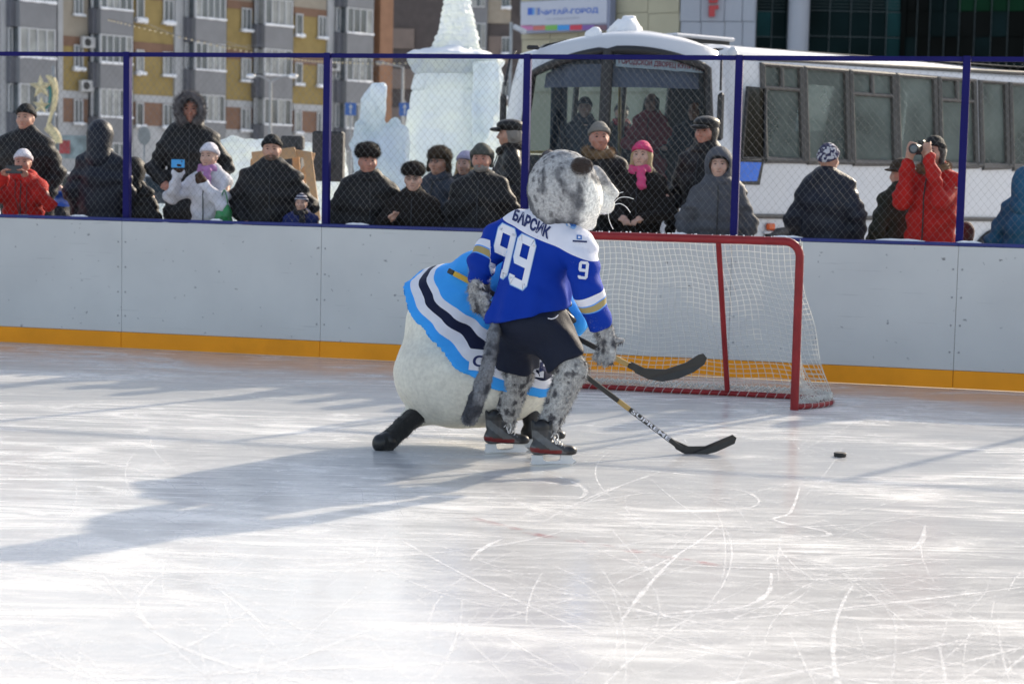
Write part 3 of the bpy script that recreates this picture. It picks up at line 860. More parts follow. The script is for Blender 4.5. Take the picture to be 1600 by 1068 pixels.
# ---------------- apartment block on the left
FA = np.array([*P(75, 260, 103)[:2], 0.0]); FB = np.array([*P(570, 260, 120.9)[:2], 0.0])
FD = unit(FB - FA); FN = np.array([FD[1], -FD[0], 0])
if FN.dot(-FA) < 0: FN = -FN
FAX = [FD, -FN, BZ]
apt = thing('apartment_building', 'yellow, grey and brown apartment block with glazed bays behind the spectators on the left', 'building', FA)
def fu(px, off=0.0, z=6.0): return on_line(px, FA + FN * off, FD, z)
def fp(u, off, z): return FA + FD * u + FN * off + BZ * z
DEP = 0.9
def facade_box(u0, u1, z0, z1, off0, off1, m, name, parent=apt, bev=0.0):
    b = MB(); b.box(fp((u0 + u1) / 2, (off0 + off1) / 2, (z0 + z1) / 2), (u1 - u0, off1 - off0, z1 - z0), FAX, bev=bev)
    return b.obj(name, m, parent)
def snow_strip(a, c, w, h, parent, name='snow_ledge'):
    b = MB(); n = 7
    pts = [np.array(a) + (np.array(c) - np.array(a)) * q / (n - 1) + BZ * h * 0.3 for q in range(n)]
    b.tube(pts, [h * (0.55 + 0.75 * RB.random()) for _ in range(n)], 6)
    return b.obj(name, M_SNOW, parent)
def glazing(u0, u1, z0, z1, off, ncol, parent, curtain=0.4):
    # frame with mullions, panes as sub-parts
    t = 0.07
    b = MB()
    for zc in (z0 + t / 2, z1 - t / 2): b.box(fp((u0 + u1) / 2, off, zc), (u1 - u0, 0.08, t), FAX)
    w = (u1 - u0) / ncol
    for k in range(ncol + 1):
        uu = min(max(u0 + k * w, u0 + t / 2), u1 - t / 2)
        b.box(fp(uu, off, (z0 + z1) / 2), (t if k in (0, ncol) else 0.06, 0.078, z1 - z0 - 2 * t), FAX)
    fr = b.obj('window', M_WFRAME, parent)
    for k in range(ncol):
        q = MB(); a = u0 + k * w + 0.03; c = a + w - 0.06; o = off - 0.025
        q.box(fp((a + c) / 2, o, (z0 + z1) / 2), (c - a, 0.02, z1 - z0 - 2 * t), FAX)
        q.obj('pane', M_CURT if RB.random() < curtain else M_GLASSD, fr)
    return fr
# core wall behind everything
b = MB(); b.box(fp((fu(-60) + fu(604)) / 2, -6.3, 9), (fu(604) - fu(-60), 12.0, 18.6), FAX); b.obj('core', M_WALLW, apt)
SILL = [1.5, 4.5, 7.5, 10.5, 13.5]
bays = [(31, 88, 11), (157, 208, 140), (305, 353, 287), (413, 457, 395), (541, 582, 522)]
for bi, (pf0, pf1, ps) in enumerate(bays):
    u0, u1 = fu(pf0, DEP), fu(pf1, DEP)
    for s in SILL:
        facade_box(u0, u1, s - 1.38, s, -0.25, DEP, M_GREYP, 'parapet')
        ncol = 5 if bi in (1, 2) else 4
        glazing(u0 + 0.02, u1 - 0.02, s + 0.02, s + 1.6, DEP - 0.06, ncol, apt, 0.55)
        # the bay's short left side: parapet is one box; here its window and the dark reveal
        b = MB(); b.box(fp(u0 + 0.05, DEP / 2 - 0.1, s + 0.81), (0.05, DEP - 0.3, 1.5), FAX); b.obj('side_pane', M_GLASSD if bi != 3 else M_CURT, apt)
        b = MB()
        for o_ in (0.06, DEP - 0.14): b.box(fp(u0 + 0.05, o_, s + 0.81), (0.08, 0.07, 1.6), FAX)
        b.obj('side_frame', M_WFRAME, apt)
        snow_strip(fp(u0, DEP + 0.02, s), fp(u1, DEP + 0.02, s), 0.1, 0.075, apt)
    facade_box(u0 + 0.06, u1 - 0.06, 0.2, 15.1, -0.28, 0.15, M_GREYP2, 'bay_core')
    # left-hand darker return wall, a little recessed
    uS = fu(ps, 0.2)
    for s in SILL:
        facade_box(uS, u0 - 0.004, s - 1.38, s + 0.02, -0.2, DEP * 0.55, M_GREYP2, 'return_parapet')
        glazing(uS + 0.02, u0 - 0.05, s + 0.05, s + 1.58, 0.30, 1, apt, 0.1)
# wall fields between the bays: bands of colour
def field(p0, p1, yellow_top, extra=None):
    u0, u1 = fu(p0), fu(p1)
    bands = [(0.0, 4.15, M_WALLW, 0.0), (4.15, 5.48, M_BROWN, 0.02), (5.48, 5.9, M_WALLW, 0.05), (5.9, 8.35, M_YELLOW, 0.0), (8.35, 8.9, M_BROWN, 0.03)]
    bands += [(8.9, 11.35, M_YELLOW if yellow_top else M_BEIGE, 0.0), (11.35, 11.85, M_BROWN if yellow_top else M_BEIGE, 0.03), (11.85, 16, M_BEIGE, 0.0)]
    for z0, z1, m, pr in bands:
        facade_box(u0 + 0.002, u1 - 0.002, z0 + 0.002, z1 - 0.002, -0.3, 0.02 + pr, m, 'wall_band')
def wall_window(p0, p1, levels=(4.1, 7.1, 10.1, 13.1), n=2, cur=0.25):
    u0, u1 = fu(p0), fu(p1)
    for s in levels:
        w = glazing(u0, u1, s, s + 1.35, 0.10, n, apt, cur)
        sl = snow_strip(fp(u0 - 0.1, 0.2, s - 0.03), fp(u1 + 0.1, 0.2, s - 0.03), 0.2, RB.choice([0.09, 0.12, 0.16]), apt)
        facade_box(u0 - 0.12, u1 + 0.12, s - 0.09, s - 0.03, 0.02, 0.26, M_WFRAME, 'sill')
field(97, 137, False); wall_window(114, 128)
field(208, 270, True); wall_window(211, 223, n=1); wall_window(253, 269)
field(353, 394, True); wall_window(375, 390)
field(457, 508, True); wall_window(459, 470, n=1); wall_window(494, 507)
for p0, p1 in ((0, 10), (88.5, 96.5), (271, 286.5), (508.5, 521)):
    facade_box(fu(p0), fu(p1), 0, 16, -0.28, 0.12, M_WALLW, 'pilaster')
facade_box(fu(-30), fu(-0.5), 0, 16, -0.2, 0.0, M_WALLW, 'pilaster')
facade_box(fu(583), fu(603), 0, 17, -0.3, 0.55, M_ORANGE, 'pilaster')
for px, z, o_ in ((130, 6.2, 0.1), (132, 8.6, 0.1), (515, 8.4, 0.16), (519, 3.4, 0.16)):
    u = fu(px); b = MB(); b.box(fp(u, o_ + 0.22, z), (0.85, 0.32, 0.62), FAX, bev=0.03)
    ac = b.obj('air_conditioner', M_ACW, apt)
    b = MB(); b.lathe([(0.22, 0), (0.22, 0.015)], fp(u - 0.12, o_ + 0.385, z), 20, [FD, BZ, FN]); b.obj('fan_grille', M_BLACKP, ac)
facade_box(fu(-40), fu(603), 0.0, 0.9, 0.12, 0.16, M_GREYP2, 'plinth')

# ---------------- dark brick block beyond, between the ice tower and the shop
DA = np.array([*P(600, 270, 140)[:2], 0.0]); DD = np.array([1.0, 0, 0]); DN = np.array([0, -1.0, 0])
dark = thing('brick_building', 'dark brown brick block with beige panels behind the ice tower', 'building', DA)
def dq(px, py): return hplane(px, py, DA, DD)
def drect(p0, p1, y0, y1, off, thick, m, name, parent=dark):
    ym = (max(y0, -60) + y1) / 2; a = np.array([dq(p0, ym)[0], 0, dq((p0 + p1) / 2, y1)[2]]); c = np.array([dq(p1, ym)[0], 0, dq((p0 + p1) / 2, y0)[2]]); y = DA[1] - off
    b = MB(); b.box(((a[0] + c[0]) / 2, y + thick / 2, (a[2] + c[2]) / 2), (c[0] - a[0], thick, c[2] - a[2])); return b.obj(name, m, parent)
drect(606, 834, -160, 300, 0, 8, M_DARKB, 'wall')
for y0 in (-45, 45, 108, 168):
    drect(607, 647, y0, y0 + 31, 0.15, 0.14, M_TAUPE, 'panel')
drect(735, 760, -160, 290, 0.5, 0.49, M_GREYP, 'bay')
for y0 in (-28, 37, 100, 162):
    f = drect(737, 759, y0, y0 + 41, 0.62, 0.115, M_WFRAME, 'window')
    for k in range(3): drect(738 + k * 7.1, 744 + k * 7.1, y0 + 2, y0 + 39, 0.65, 0.025, M_CURT if k != 1 else M_GLASSD, 'pane', f)
drect(762, 799, -160, 37, 0.12, 0.115, M_BEIGE, 'panel'); drect(763, 799, 57, 99, 0.12, 0.115, M_TAUPE, 'panel'); drect(763, 799, 125, 168, 0.12, 0.115, M_TAUPE, 'panel')
for y0 in (-14, 58, 126):
    for p0 in (784,):
        f = drect(p0, p0 + 13, y0, y0 + 27, 0.2, 0.075, M_WFRAME, 'window')
        for k in range(2): drect(p0 + 1 + k * 6, p0 + 6 + k * 6, y0 + 2, y0 + 25, 0.22, 0.015, M_GLASSD, 'pane', f)
        a = dq(p0 - 1, y0 + 28); c = dq(p0 + 15, y0 + 28); snow_strip((a[0], DA[1] - 0.35, a[2]), (c[0], DA[1] - 0.35, c[2]), .2, .14, dark)
drect(813, 832, -100, 25, 0.3, 0.29, M_GREYP, 'bay')
drect(822, 834, 0, 280, 0.35, 0.3, M_BEIGE, 'panel')

# ---------------- bookshop front with its sign, pale panelled wall and glass hall to the right
KA = np.array([*P(815, 270, 75.6)[:2], 0.0]); KB = np.array([*P(1062, 270, 70.6)[:2], 0.0])
KD = unit(KB - KA); KN = np.array([KD[1], -KD[0], 0]); KN = KN if KN.dot(-KA) > 0 else -KN
KAX = [KD, -KN, BZ]
M_CREAM = mat('cladding_cream', (0.3760, 0.3440, 0.2400, 1), 0.6, var=0.05, vscale=0.8, dirt=0.1)
M_PALE = mat('cladding_pale', (0.3360, 0.3520, 0.3920, 1), 0.55, var=0.04, vscale=0.8)
shop = thing('shop_building', 'cream clad shop front carrying the bookshop sign above the bus', 'building', KA)
def onp(px, py, A, d): return hplane(px, py, A, d)
def prect(A, d, n, p0, p1, y0, y1, off, thick, m, name, parent, bev=0.0):
    ym, xm = (max(y0, -140) + y1) / 2, (p0 + p1) / 2
    ax = [d, -n, BZ]
    u0, u1 = (onp(p0, ym, A, d) - A) @ d, (onp(p1, ym, A, d) - A) @ d
    z0, z1 = onp(xm, y1, A, d)[2], onp(xm, y0, A, d)[2]
    b = MB(); b.box(A + d * (u0 + u1) / 2 + n * (off - thick / 2) + BZ * (z0 + z1) / 2, (u1 - u0, thick, z1 - z0), ax, bev=bev)
    return b.obj(name, m, parent)
prect(KA, KD, KN, 815, 1062, -560, 330, -0.1, 9, M_CREAM, 'wall', shop)
xs = [815, 860, 905, 950, 1013, 1062]; ys = [-140, -100, -60, -20, 21, 62, 103, 144]
for i in range(5):
    for j in range(7):
        prect(KA, KD, KN, xs[i] + 0.35, xs[i + 1] - 0.35, ys[j] + 0.35, ys[j + 1] - 0.35, 0.02, 0.06, M_CREAM, 'wall_panel', shop, bev=0.008)
sign = thing('shop_sign', 'white shop sign with blue lettering and a coloured band along its foot', 'sign', onp(896, 26, KA, KD) + KN * 0.2)
M_SIGNW = mat('sign_white', (0.4400, 0.4560, 0.5280, 1), 0.4, var=0.02)
M_SIGNB = mat('sign_blue', (0.02, 0.10, 0.45, 1), 0.4, var=0.03)
M_SIGNLB = mat('sign_light_blue', (0.12, 0.30, 0.62, 1), 0.4, var=0.03)
M_SIGNG = mat('sign_grey', (0.22, 0.24, 0.33, 1), 0.4, var=0.03)
prect(KA, KD, KN, 826, 965, 1.0, 51, 0.5, 0.36, M_SIGNG, 'case', sign)
prect(KA, KD, KN, 827, 961, 2.0, 40.6, 0.53, 0.028, M_SIGNW, 'face', sign)
cols = [(0.50, 0.16, 0.33), (0.50, 0.14, 0.11), (0.15, 0.38, 0.07), (0.03, 0.25, 0.60), (0.52, 0.03, 0.06), (0.17, 0.08, 0.30), (0.16, 0.08, 0.11)]
for k, c in enumerate(cols):
    prect(KA, KD, KN, 827 + k * 19.1, 827 + (k + 1) * 19.1 - 0.15, 40.9, 48.8, 0.53, 0.028, mat('sign_band_%d' % k, (*c, 1), 0.4, var=0.03), 'colour_band', sign)
prect(KA, KD, KN, 838, 845, 14.5, 25.5, 0.545, 0.014, M_SIGNB, 'emblem', sign)
prect(KA, KD, KN, 845.6, 848.6, 14.5, 25.5, 0.545, 0.014, M_SIGNLB, 'emblem', sign)
prect(KA, KD, KN, 851.5, 853.3, 14.5, 25.5, 0.545, 0.014, M_SIGNG, 'emblem', sign)
prect(KA, KD, KN, 854.5, 856.5, 14.5, 25.5, 0.545, 0.014, M_SIGNB, 'emblem', sign)
def sign_text(txt, p0, p1, y0, y1, off, m, bold):
    a = onp(p0, y1, KA, KD); c = onp(p1, y0, KA, KD)
    ctr = (a + c) / 2 + KN * off
    w = (c - a) @ KD
    return flat_text('lettering', txt, ctr, KD, BZ, m, sign, w, c[2] - a[2], bold, lift=0.0)
sign_text('ЧИТАЙ-ГОРОД', 859, 948, 11.5, 27.5, 0.54, M_SIGNB, 0.028)
sign_text('сеть книжных магазинов', 866, 918, 28.8, 33.2, 0.54, M_SIGNG, 0.0)

PA = KB; PD = unit(np.array([1.0, 0.0, 0])); PN = np.array([0, -1.0, 0])
hall = thing('glass_building', 'pale panelled building with dark glass curtain wall and round grey column', 'building', PA)
prect(PA, PD, PN, 1063, 1180, -640, 330, -0.15, 6, M_PALE, 'wall', hall)
xs = [1063, 1095, 1132, 1160, 1180]; ys = [-140, -96, -52, -9, 34, 77, 120, 163]
for i in range(4):
    for j in range(7): prect(PA, PD, PN, xs[i] + 0.4, xs[i + 1] - 0.4, ys[j] + 0.4, ys[j + 1] - 0.4, 0, 0.08, M_PALE, 'wall_panel', hall, bev=0.01)
M_REDL = mat('letter_red', (0.42, 0.03, 0.035, 1), 0.4, var=0.06)
lt = thing('red_letters', 'red raised letters fixed one above another on the pale panelled wall', 'letters', onp(1114, 12, PA, PD) + PN * 0.05)
def letter(poly, name='letter'):
    pts = [onp(x, y, PA, PD) for x, y in poly]
    b = MB(); b.prism(pts, PN * 0.03, PN * 0.22); b.obj(name, M_REDL, lt)
letter([(1107, 27), (1107, 10), (1122, 9), (1122, 15), (1116, 16), (1116, 27)])
letter([(1107, 6), (1107, -12), (1111, -12), (1111, 2), (1117, 1.5), (1117, -12), (1121, -12), (1121, 5)])
M_TEAL = mat('curtain_wall_glass', (0.004, 0.011, 0.012, 1), 0.12, var=0.5, vscale=0.35, spec=0.02)
M_TEAL2 = mat('curtain_wall_teal', (0.010, 0.040, 0.042, 1), 0.12, var=0.35, vscale=0.5, spec=0.02)
M_GREEN = mat('curtain_wall_green', (0.004, 0.024, 0.011, 1), 0.12, var=0.3, vscale=0.4, spec=0.02)
M_DKGL = mat('curtain_wall_dark', (0.004, 0.005, 0.005, 1), 0.12, var=0.5, vscale=0.5, spec=0.02)
M_MULL = mat('mullion', (0.03, 0.045, 0.048, 1), 0.5)
GA2 = np.array([*onp(1180, 200, PA, PD)[:2], 0]) + np.array([0, 0.6, 0])
gc = [1181, 1205, 1229, 1262, 1295, 1328, 1359, 1384, 1408]; gy = [-130, -86, -43, 18, 58, 98, 138, 178, 218, 258]
prect(GA2, PD, PN, 1180, 1408, -640, 330, -0.3, 5, M_DKGL, 'core', hall)
for i in range(len(gc) - 1):
    if i == 2: continue
    for j in range(len(gy) - 1):
        m = M_TEAL2 if i == 7 else (M_TEAL if (i + j) % 3 else M_TEAL2 if i in (0, 5) and j == 3 else M_TEAL)
        prect(GA2, PD, PN, gc[i] + 0.5, gc[i + 1] - 0.5, gy[j] + 0.6, gy[j + 1] - 0.6, 0.0, 0.05, m, 'glass_panel', hall)
for i, x in enumerate(gc):
    prect(GA2, PD, PN, x - 0.5, x + 0.5, -60, 180, 0.05, 0.12, M_MULL, 'mullion', hall)
for y in (-43, 18, 58, 98):
    prect(GA2, PD, PN, 1181, 1228.4, y - 0.5, y + 0.5, 0.035, 0.09, M_MULL, 'transom', hall)
    prect(GA2, PD, PN, 1262.6, 1407, y - 0.5, y + 0.5, 0.035, 0.09, M_MULL, 'transom', hall)
for y in (2, 7, 12): prect(GA2, PD, PN, 1181, 1228.4, y - .25, y + .25, 0.03, 0.05, M_MULL, 'louvre', hall); prect(GA2, PD, PN, 1262.6, 1407, y - .25, y + .25, 0.03, 0.05, M_MULL, 'louvre', hall)
cc = onp(1245.5, 120, PA, PD); b = MB(); b.lathe([(0.40, 0), (0.40, 4.9), (0.395, 4.91), (0.395, 4.93), (0.40, 4.94), (0.40, 12)], (cc[0], cc[1] + 0.1, 0), 28); b.obj('column', M_PALE, hall)
prect(GA2, PD, PN, 1404.5, 1412, -640, 330, 0.12, 1.2, M_DKGL, 'corner_sun_block', hall)  # added to stop sunlight leaking through the gap at the corner
# return wall of the glass hall, running back to the right
G3 = np.array([*onp(1408, 200, GA2, PD)[:2], 0]); G3D = unit(np.array([0.92, -0.40, 0])); G3N = np.array([G3D[1], -G3D[0], 0]); G3N = G3N if G3N.dot(-G3) > 0 else -G3N
prect(G3, G3D, G3N, 1409, 1900, -640, 330, -0.2, 3, M_DKGL, 'core', hall)
gx = [1409, 1432, 1452, 1475, 1498, 1522, 1548, 1574, 1602, 1632, 1665]
for i in range(len(gx) - 1):
    for j in range(len(gy) - 1):
        m = M_GREEN if (i >= 4 and gy[j] < 18) else (M_DKGL if RB.random() < 0.6 else M_TEAL)
        prect(G3, G3D, G3N, gx[i] + 0.5, gx[i + 1] - 0.5, gy[j] + 0.6, gy[j + 1] - 0.6, 0.0, 0.05, m, 'glass_panel', hall)
for x in gx: prect(G3, G3D, G3N, x - 0.4, x + 0.4, -60, 180, 0.05, 0.1, M_MULL, 'mullion', hall)

# ---------------- snowy square
def far_ground():
    b = MB()
    b.box((0, 820, -0.06), (1800, 1640 - 2 * 0, 0.1)); return b
gb = MB()
q = [bp(-400, 3.0, -0.02), bp(400, 3.0, -0.02)]
gb.add([q[0], q[1], q[1] - BN * 1500, q[0] - BN * 1500], [(0, 1, 2, 3)])
struct(gb.obj('snow_ground', mat('trodden_snow', (0.62, 0.63, 0.66, 1), 0.85, var=0.25, vscale=0.35, bump=0.6, bscale=2.0, dirt=0.2)), 'trodden snow on the square beyond the rink')
# land behind and beside the camera, past the ice
lb = MB(); q = [bp(-1500, 0, -0.03), bp(1500, 0, -0.03)]
lb.add([q[0] + BN * 60.01, q[1] + BN * 60.01, q[1] + BN * 1500, q[0] + BN * 1500], [(3, 2, 1, 0)])
struct(lb.obj('snow_field', M_SNOW), 'snow past the near edge of the ice')
# ================================================================== bus
M_BUSW = mat('bus_white', (0.5704, 0.5796, 0.6072, 1), 0.32, var=0.04, vscale=1.2, dirt=0.12, coat=0.3)
M_BUSIN = mat('bus_interior', (0.055, 0.06, 0.065, 1), 0.8, var=0.15)
M_RUB = mat('rubber_black', (0.018, 0.018, 0.02, 1), 0.55, var=0.1)
M_TRIM = mat('bus_trim', (0.07, 0.065, 0.06, 1), 0.5)
def glass_mat(name, tint, refl=0.5, film=0.0, filmcol=(0.3, 0.36, 0.34)):
    # a clear pane: tinted see-through, sharp Fresnel reflection, an even film of frost or condensation
    m = bpy.data.materials.new(name); m.use_nodes = True; nt = m.node_tree; nt.nodes.clear()
    tr = nt.nodes.new('ShaderNodeBsdfTransparent'); tr.inputs[0].default_value = (*tint, 1)
    gl = nt.nodes.new('ShaderNodeBsdfGlossy'); gl.inputs['Roughness'].default_value = 0.03
    fr = nt.nodes.new('ShaderNodeFresnel'); fr.inputs[0].default_value = 1.45
    mu = nt.nodes.new('ShaderNodeMath'); mu.operation = 'MULTIPLY'; mu.inputs[1].default_value = refl; nt.links.new(fr.outputs[0], mu.inputs[0])
    a = nt.nodes.new('ShaderNodeMixShader'); nt.links.new(mu.outputs[0], a.inputs[0]); nt.links.new(tr.outputs[0], a.inputs[1]); nt.links.new(gl.outputs[0], a.inputs[2])
    out = nt.nodes.new('ShaderNodeOutputMaterial'); last = a.outputs[0]
    if film > 0:
        tc = nt.nodes.new('ShaderNodeTexCoord'); n = nt.nodes.new('ShaderNodeTexNoise'); n.inputs['Scale'].default_value = 1.4; n.inputs['Detail'].default_value = 7; nt.links.new(tc.outputs['Object'], n.inputs['Vector'])
        r = nt.nodes.new('ShaderNodeMapRange'); r.inputs[1].default_value = 0.3; r.inputs[2].default_value = 0.7; r.inputs[3].default_value = film * 0.45; r.inputs[4].default_value = min(film * 1.5, 0.95); nt.links.new(n.outputs['Fac'], r.inputs[0])
        d = nt.nodes.new('ShaderNodeBsdfDiffuse'); d.inputs[0].default_value = (*filmcol, 1)
        t2 = nt.nodes.new('ShaderNodeBsdfTranslucent'); t2.inputs[0].default_value = (*filmcol, 1)
        mm = nt.nodes.new('ShaderNodeMixShader'); mm.inputs[0].default_value = 0.5; nt.links.new(d.outputs[0], mm.inputs[1]); nt.links.new(t2.outputs[0], mm.inputs[2])
        b2 = nt.nodes.new('ShaderNodeMixShader'); nt.links.new(r.outputs[0], b2.inputs[0]); nt.links.new(last, b2.inputs[1]); nt.links.new(mm.outputs[0], b2.inputs[2]); last = b2.outputs[0]
    nt.links.new(last, out.inputs[0])
    return m
M_WIND = glass_mat('windscreen_glass', (0.62, 0.70, 0.74), 0.55, 0.05, (0.25, 0.3, 0.36))
M_FOG = glass_mat('fogged_glass', (0.55, 0.62, 0.60), 0.5, 0.42, (0.40, 0.48, 0.44))
M_DTINT = glass_mat('tinted_glass', (0.10, 0.11, 0.11), 0.4)
SDIR = unit([math.sin(rad(52)), math.cos(rad(52)), 0])
def plan(px, D): q = XZ(px, D, 1.8); return np.array([q[0], q[1], 0])
front = [plan(777, 20.95), plan(800, 20.5), plan(850, 20.1), plan(910, 19.82), plan(970, 19.7), plan(1030, 19.68), plan(1085, 19.75), plan(1120, 19.85), plan(1143, 19.96)]
C0 = plan(1152, 20.05)
LEN = 7.6
front_s = spline(front + [C0], 4)
right = [C0 + SDIR * t for t in np.linspace(0, LEN, 2)]
Lc = front[0]; 
bus = thing('bus', 'white bus with a wide two pane windscreen and fogged side windows behind the fence', 'bus', C0)
# stations along the outline: list of (plan point, kind)
LV = ['z0', 'z1', 'z2', 'z3', 'z4', 'z5', 'z6']
def px_of(p):
    v = np.array([p[0], p[1], 1.8]) - CAMP; return PW / 2 + FPX * v.dot(CR) / v.dot(_F)
# side window layout (pixel columns on the right side, read off the photograph): left edge, right edge, style
swin = [(1197, 1257, 'vent'), (1263, 1328, 'full'), (1335, 1401, 'vent'), (1407, 1466, 'full'), (1473, 1528, 'vent'), (1537, 1577, 'full'), (1584, 1630, 'full'), (1640, 1700, 'full')]
def su(px): return on_line(px, C0, SDIR, 2.4)
ctr = (C0 + Lc) / 2 + SDIR * LEN / 2
def inset(p, k): d = ctr - p; L = np.linalg.norm(d); return p + d / L * k
def side_inset(p, k, n): return p - n * k
SN = np.array([SDIR[1], -SDIR[0], 0])                     # outward normal of the right side
st = []                                                   # stations: (plan, outward normal, tag)
for i, p in enumerate(front_s[:-1]):
    t = front_s[min(i + 1, len(front_s) - 1)] - front_s[max(i - 1, 0)]; t = unit(t); st.append((p, np.array([t[1], -t[0], 0]), 'front'))
bu = sorted(set([0.0] + [su(a) for a, c, k in swin] + [su(c) for a, c, k in swin] + [su(1164), su(1192)] + [LEN]))
bu = [u for u in bu if u <= LEN]
for u in bu: st.append((C0 + SDIR * u, SN, 'right'))
RC = C0 + SDIR * LEN; RL = Lc + SDIR * LEN
for q in np.linspace(0.02, 0.98, 5): st.append((RC + (RL - RC) * q, SDIR, 'rear'))
nl = 11
lu = list(np.linspace(LEN, 0.35, nl))
for u in lu: st.append((Lc + SDIR * u, -SN, 'left'))
N_ = len(st)
def levels(i):
    p, n, tg = st[i]
    arch = 0.0; wb = 1.90; wt = 2.93
    if tg == 'front':
        f = np.clip((px_of(p) - 800) / 345.0, 0, 1)
        arch = math.sin(math.pi * f) ** 0.7; wb = 1.60 + 0.28 * (1 - math.sin(math.pi * np.clip(f, 0.08, .92))) ** 3 * 0; wt = 2.72 + 0.30 * arch
        if f < 0.05 or f > 0.93: wb = 1.75
        top = 3.03 + 0.13 * arch
    else:
        top = 3.05
    return [(0.42, 0.03), (0.55, 0.0), (1.26, 0.0), (wb, 0.0), (wt, 0.09 if tg != 'front' else 0.16), (top, 0.14 if tg != 'front' else 0.24), (top + 0.08, 0.34 if tg != 'front' else 0.5), (top + 0.115, 0.75)]
grid = []
for i in range(N_):
    p, n, tg = st[i]; row = []
    for z, k in levels(i):
        q = p - n * k; row.append(np.array([q[0], q[1], z]))
    grid.append(row)
win_cells = {}
front_idx = [i for i in range(N_) if st[i][2] == 'front']
fw = [i for i in front_idx[:-1] if 806 <= px_of(st[i][0]) and px_of(st[i + 1][0]) <= 1118]
for i in fw: win_cells[i] = 'wind'
ri = [i for i in range(N_) if st[i][2] == 'right']
for i in ri[:-1]:
    u0 = (st[i][0] - C0) @ SDIR; u1 = (st[i + 1][0] - C0) @ SDIR if st[i + 1][2] == 'right' else LEN
    um = (u0 + u1) / 2
    for a, c, k in swin:
        if su(a) - 1e-3 <= um <= su(c) + 1e-3: win_cells[i] = k
li = [i for i in range(N_) if st[i][2] == 'left']
for q, i in enumerate(li[:-1]):
    if q % 2 == 1 or q > 6: win_cells[i] = 'left'
rear = [i for i in range(N_) if st[i][2] == 'rear']
for i in rear[1:3]: win_cells[i] = 'rear'
# shell, with window openings left out; an inner dark skin 4 cm inside
sh = MB(); sh.v = [tuple(p) for r in grid for p in r]
nlv = len(grid[0]); off = len(sh.v)
sh.v += [tuple(p - st[i][1] * 0.05) for i, r in enumerate(grid) for p in r]
for i in range(N_):
    j = (i + 1) % N_
    for k in range(nlv - 1):
        if k == 3 and i in win_cells: continue
        sh.f.append((i * nlv + k, j * nlv + k, j * nlv + k + 1, i * nlv + k + 1)); sh.mi.append(0); sh.sm.append(k >= 4)
        sh.f.append((off + i * nlv + k + 1, off + j * nlv + k + 1, off + j * nlv + k, off + i * nlv + k)); sh.mi.append(1); sh.sm.append(False)
sh.f.append(tuple(i * nlv + nlv - 1 for i in range(N_))); sh.mi.append(0); sh.sm.append(True)
sh.f.append(tuple(off + i * nlv + nlv - 1 for i in range(N_))[::-1]); sh.mi.append(1); sh.sm.append(False)
sh.f.append(tuple(i * nlv for i in range(N_))[::-1]); sh.mi.append(0); sh.sm.append(False)
sh.obj('body', [M_BUSW, M_BUSIN], bus)
def cell(i, k, a, c, o=0.0):              # a point within cell i (0..1 along, 0..1 up) between levels k and k+1
    j = (i + 1) % N_
    p = (grid[i][k] * (1 - a) + grid[j][k] * a) * (1 - c) + (grid[i][k + 1] * (1 - a) + grid[j][k + 1] * a) * c
    return p + (st[i][1] * (1 - a) + st[j][1] * a) * o
# windscreen: two curved panes with a black rim and centre bar
mid = min(fw, key=lambda i: abs(px_of(st[i][0]) - 946))
for part in ([i for i in fw if i < mid], [i for i in fw if i >= mid]):
    b = MB()
    for i in part:
        b.quad(cell(i, 3, 0, 0, -0.01), cell(i, 3, 1, 0, -0.01), cell(i, 3, 1, 1, -0.01), cell(i, 3, 0, 1, -0.01))
    w = b.obj('windscreen', M_WIND, bus)
    rim = [cell(i, 3, 0, 0) for i in part] + [cell(part[-1], 3, 1, 0)] + [cell(part[-1], 3, 1, v) for v in (.25, .5, .75)] + [cell(part[-1], 3, 1, 1)] + [cell(i, 3, 0, 1) for i in part[::-1]] + [cell(part[0], 3, 0, v) for v in (.75, .5, .25)]
    b = MB(); b.tube(rim + [rim[0]], 0.048, 8); b.obj('windscreen_rim', M_RUB, w)
b = MB(); b.tube([cell(mid, 3, 0, v, 0.0) for v in np.linspace(0, 1, 7)], 0.062, 8); b.obj('centre_pillar', M_RUB, bus)
# sun blind and banner inside the screen
M_BLIND = mat('sun_blind', (0.17, 0.165, 0.22, 1), 0.8)
for part in ([i for i in fw if i < mid][1:], [i for i in fw if i >= mid][:-1]):
    b = MB()
    for i in part:
        def at_z(a, z, o):
            z0, z1 = cell(i, 3, a, 0)[2], cell(i, 3, a, 1)[2]; return cell(i, 3, a, np.clip((z - z0) / (z1 - z0), 0, 0.97), o)
        b.quad(at_z(0, 2.63, -0.10), at_z(1, 2.63, -0.10), at_z(1, 2.875, -0.10), at_z(0, 2.875, -0.10))
    b.obj('sun_blind', M_BLIND, bus)
# banner: its corners read from the photograph, laid just behind the glass
bi_ = [i for i in fw if i >= mid]
def screen_at(px, v, o=-0.035):
    for i in fw:
        a0 = px_of(cell(i, 3, 0, v)); a1 = px_of(cell(i, 3, 1, v))
        if a0 <= px <= a1: return cell(i, 3, (px - a0) / (a1 - a0), v, o)
    return cell(fw[-1], 3, 1, v, o)
def v_at(px, y):
    best = min(np.linspace(0.3, 1.0, 141), key=lambda v: abs((lambda q: PH / 2 - FPX * q.dot(CU) / q.dot(_F))(screen_at(px, v) - CAMP) - y)); return best
banner = thing('banner', 'white paper banner with red lettering inside the right windscreen pane', 'banner', screen_at(1030, 0.85))
NBN = 14; bm_ = MB(); tp = []; bt = []
for k in range(NBN + 1):
    px = 957 + (1105 - 957) * k / NBN
    tp.append(screen_at(px, v_at(px, 85 + 12 * k / NBN))); bt.append(screen_at(px, v_at(px, 104 + 11 * k / NBN)))
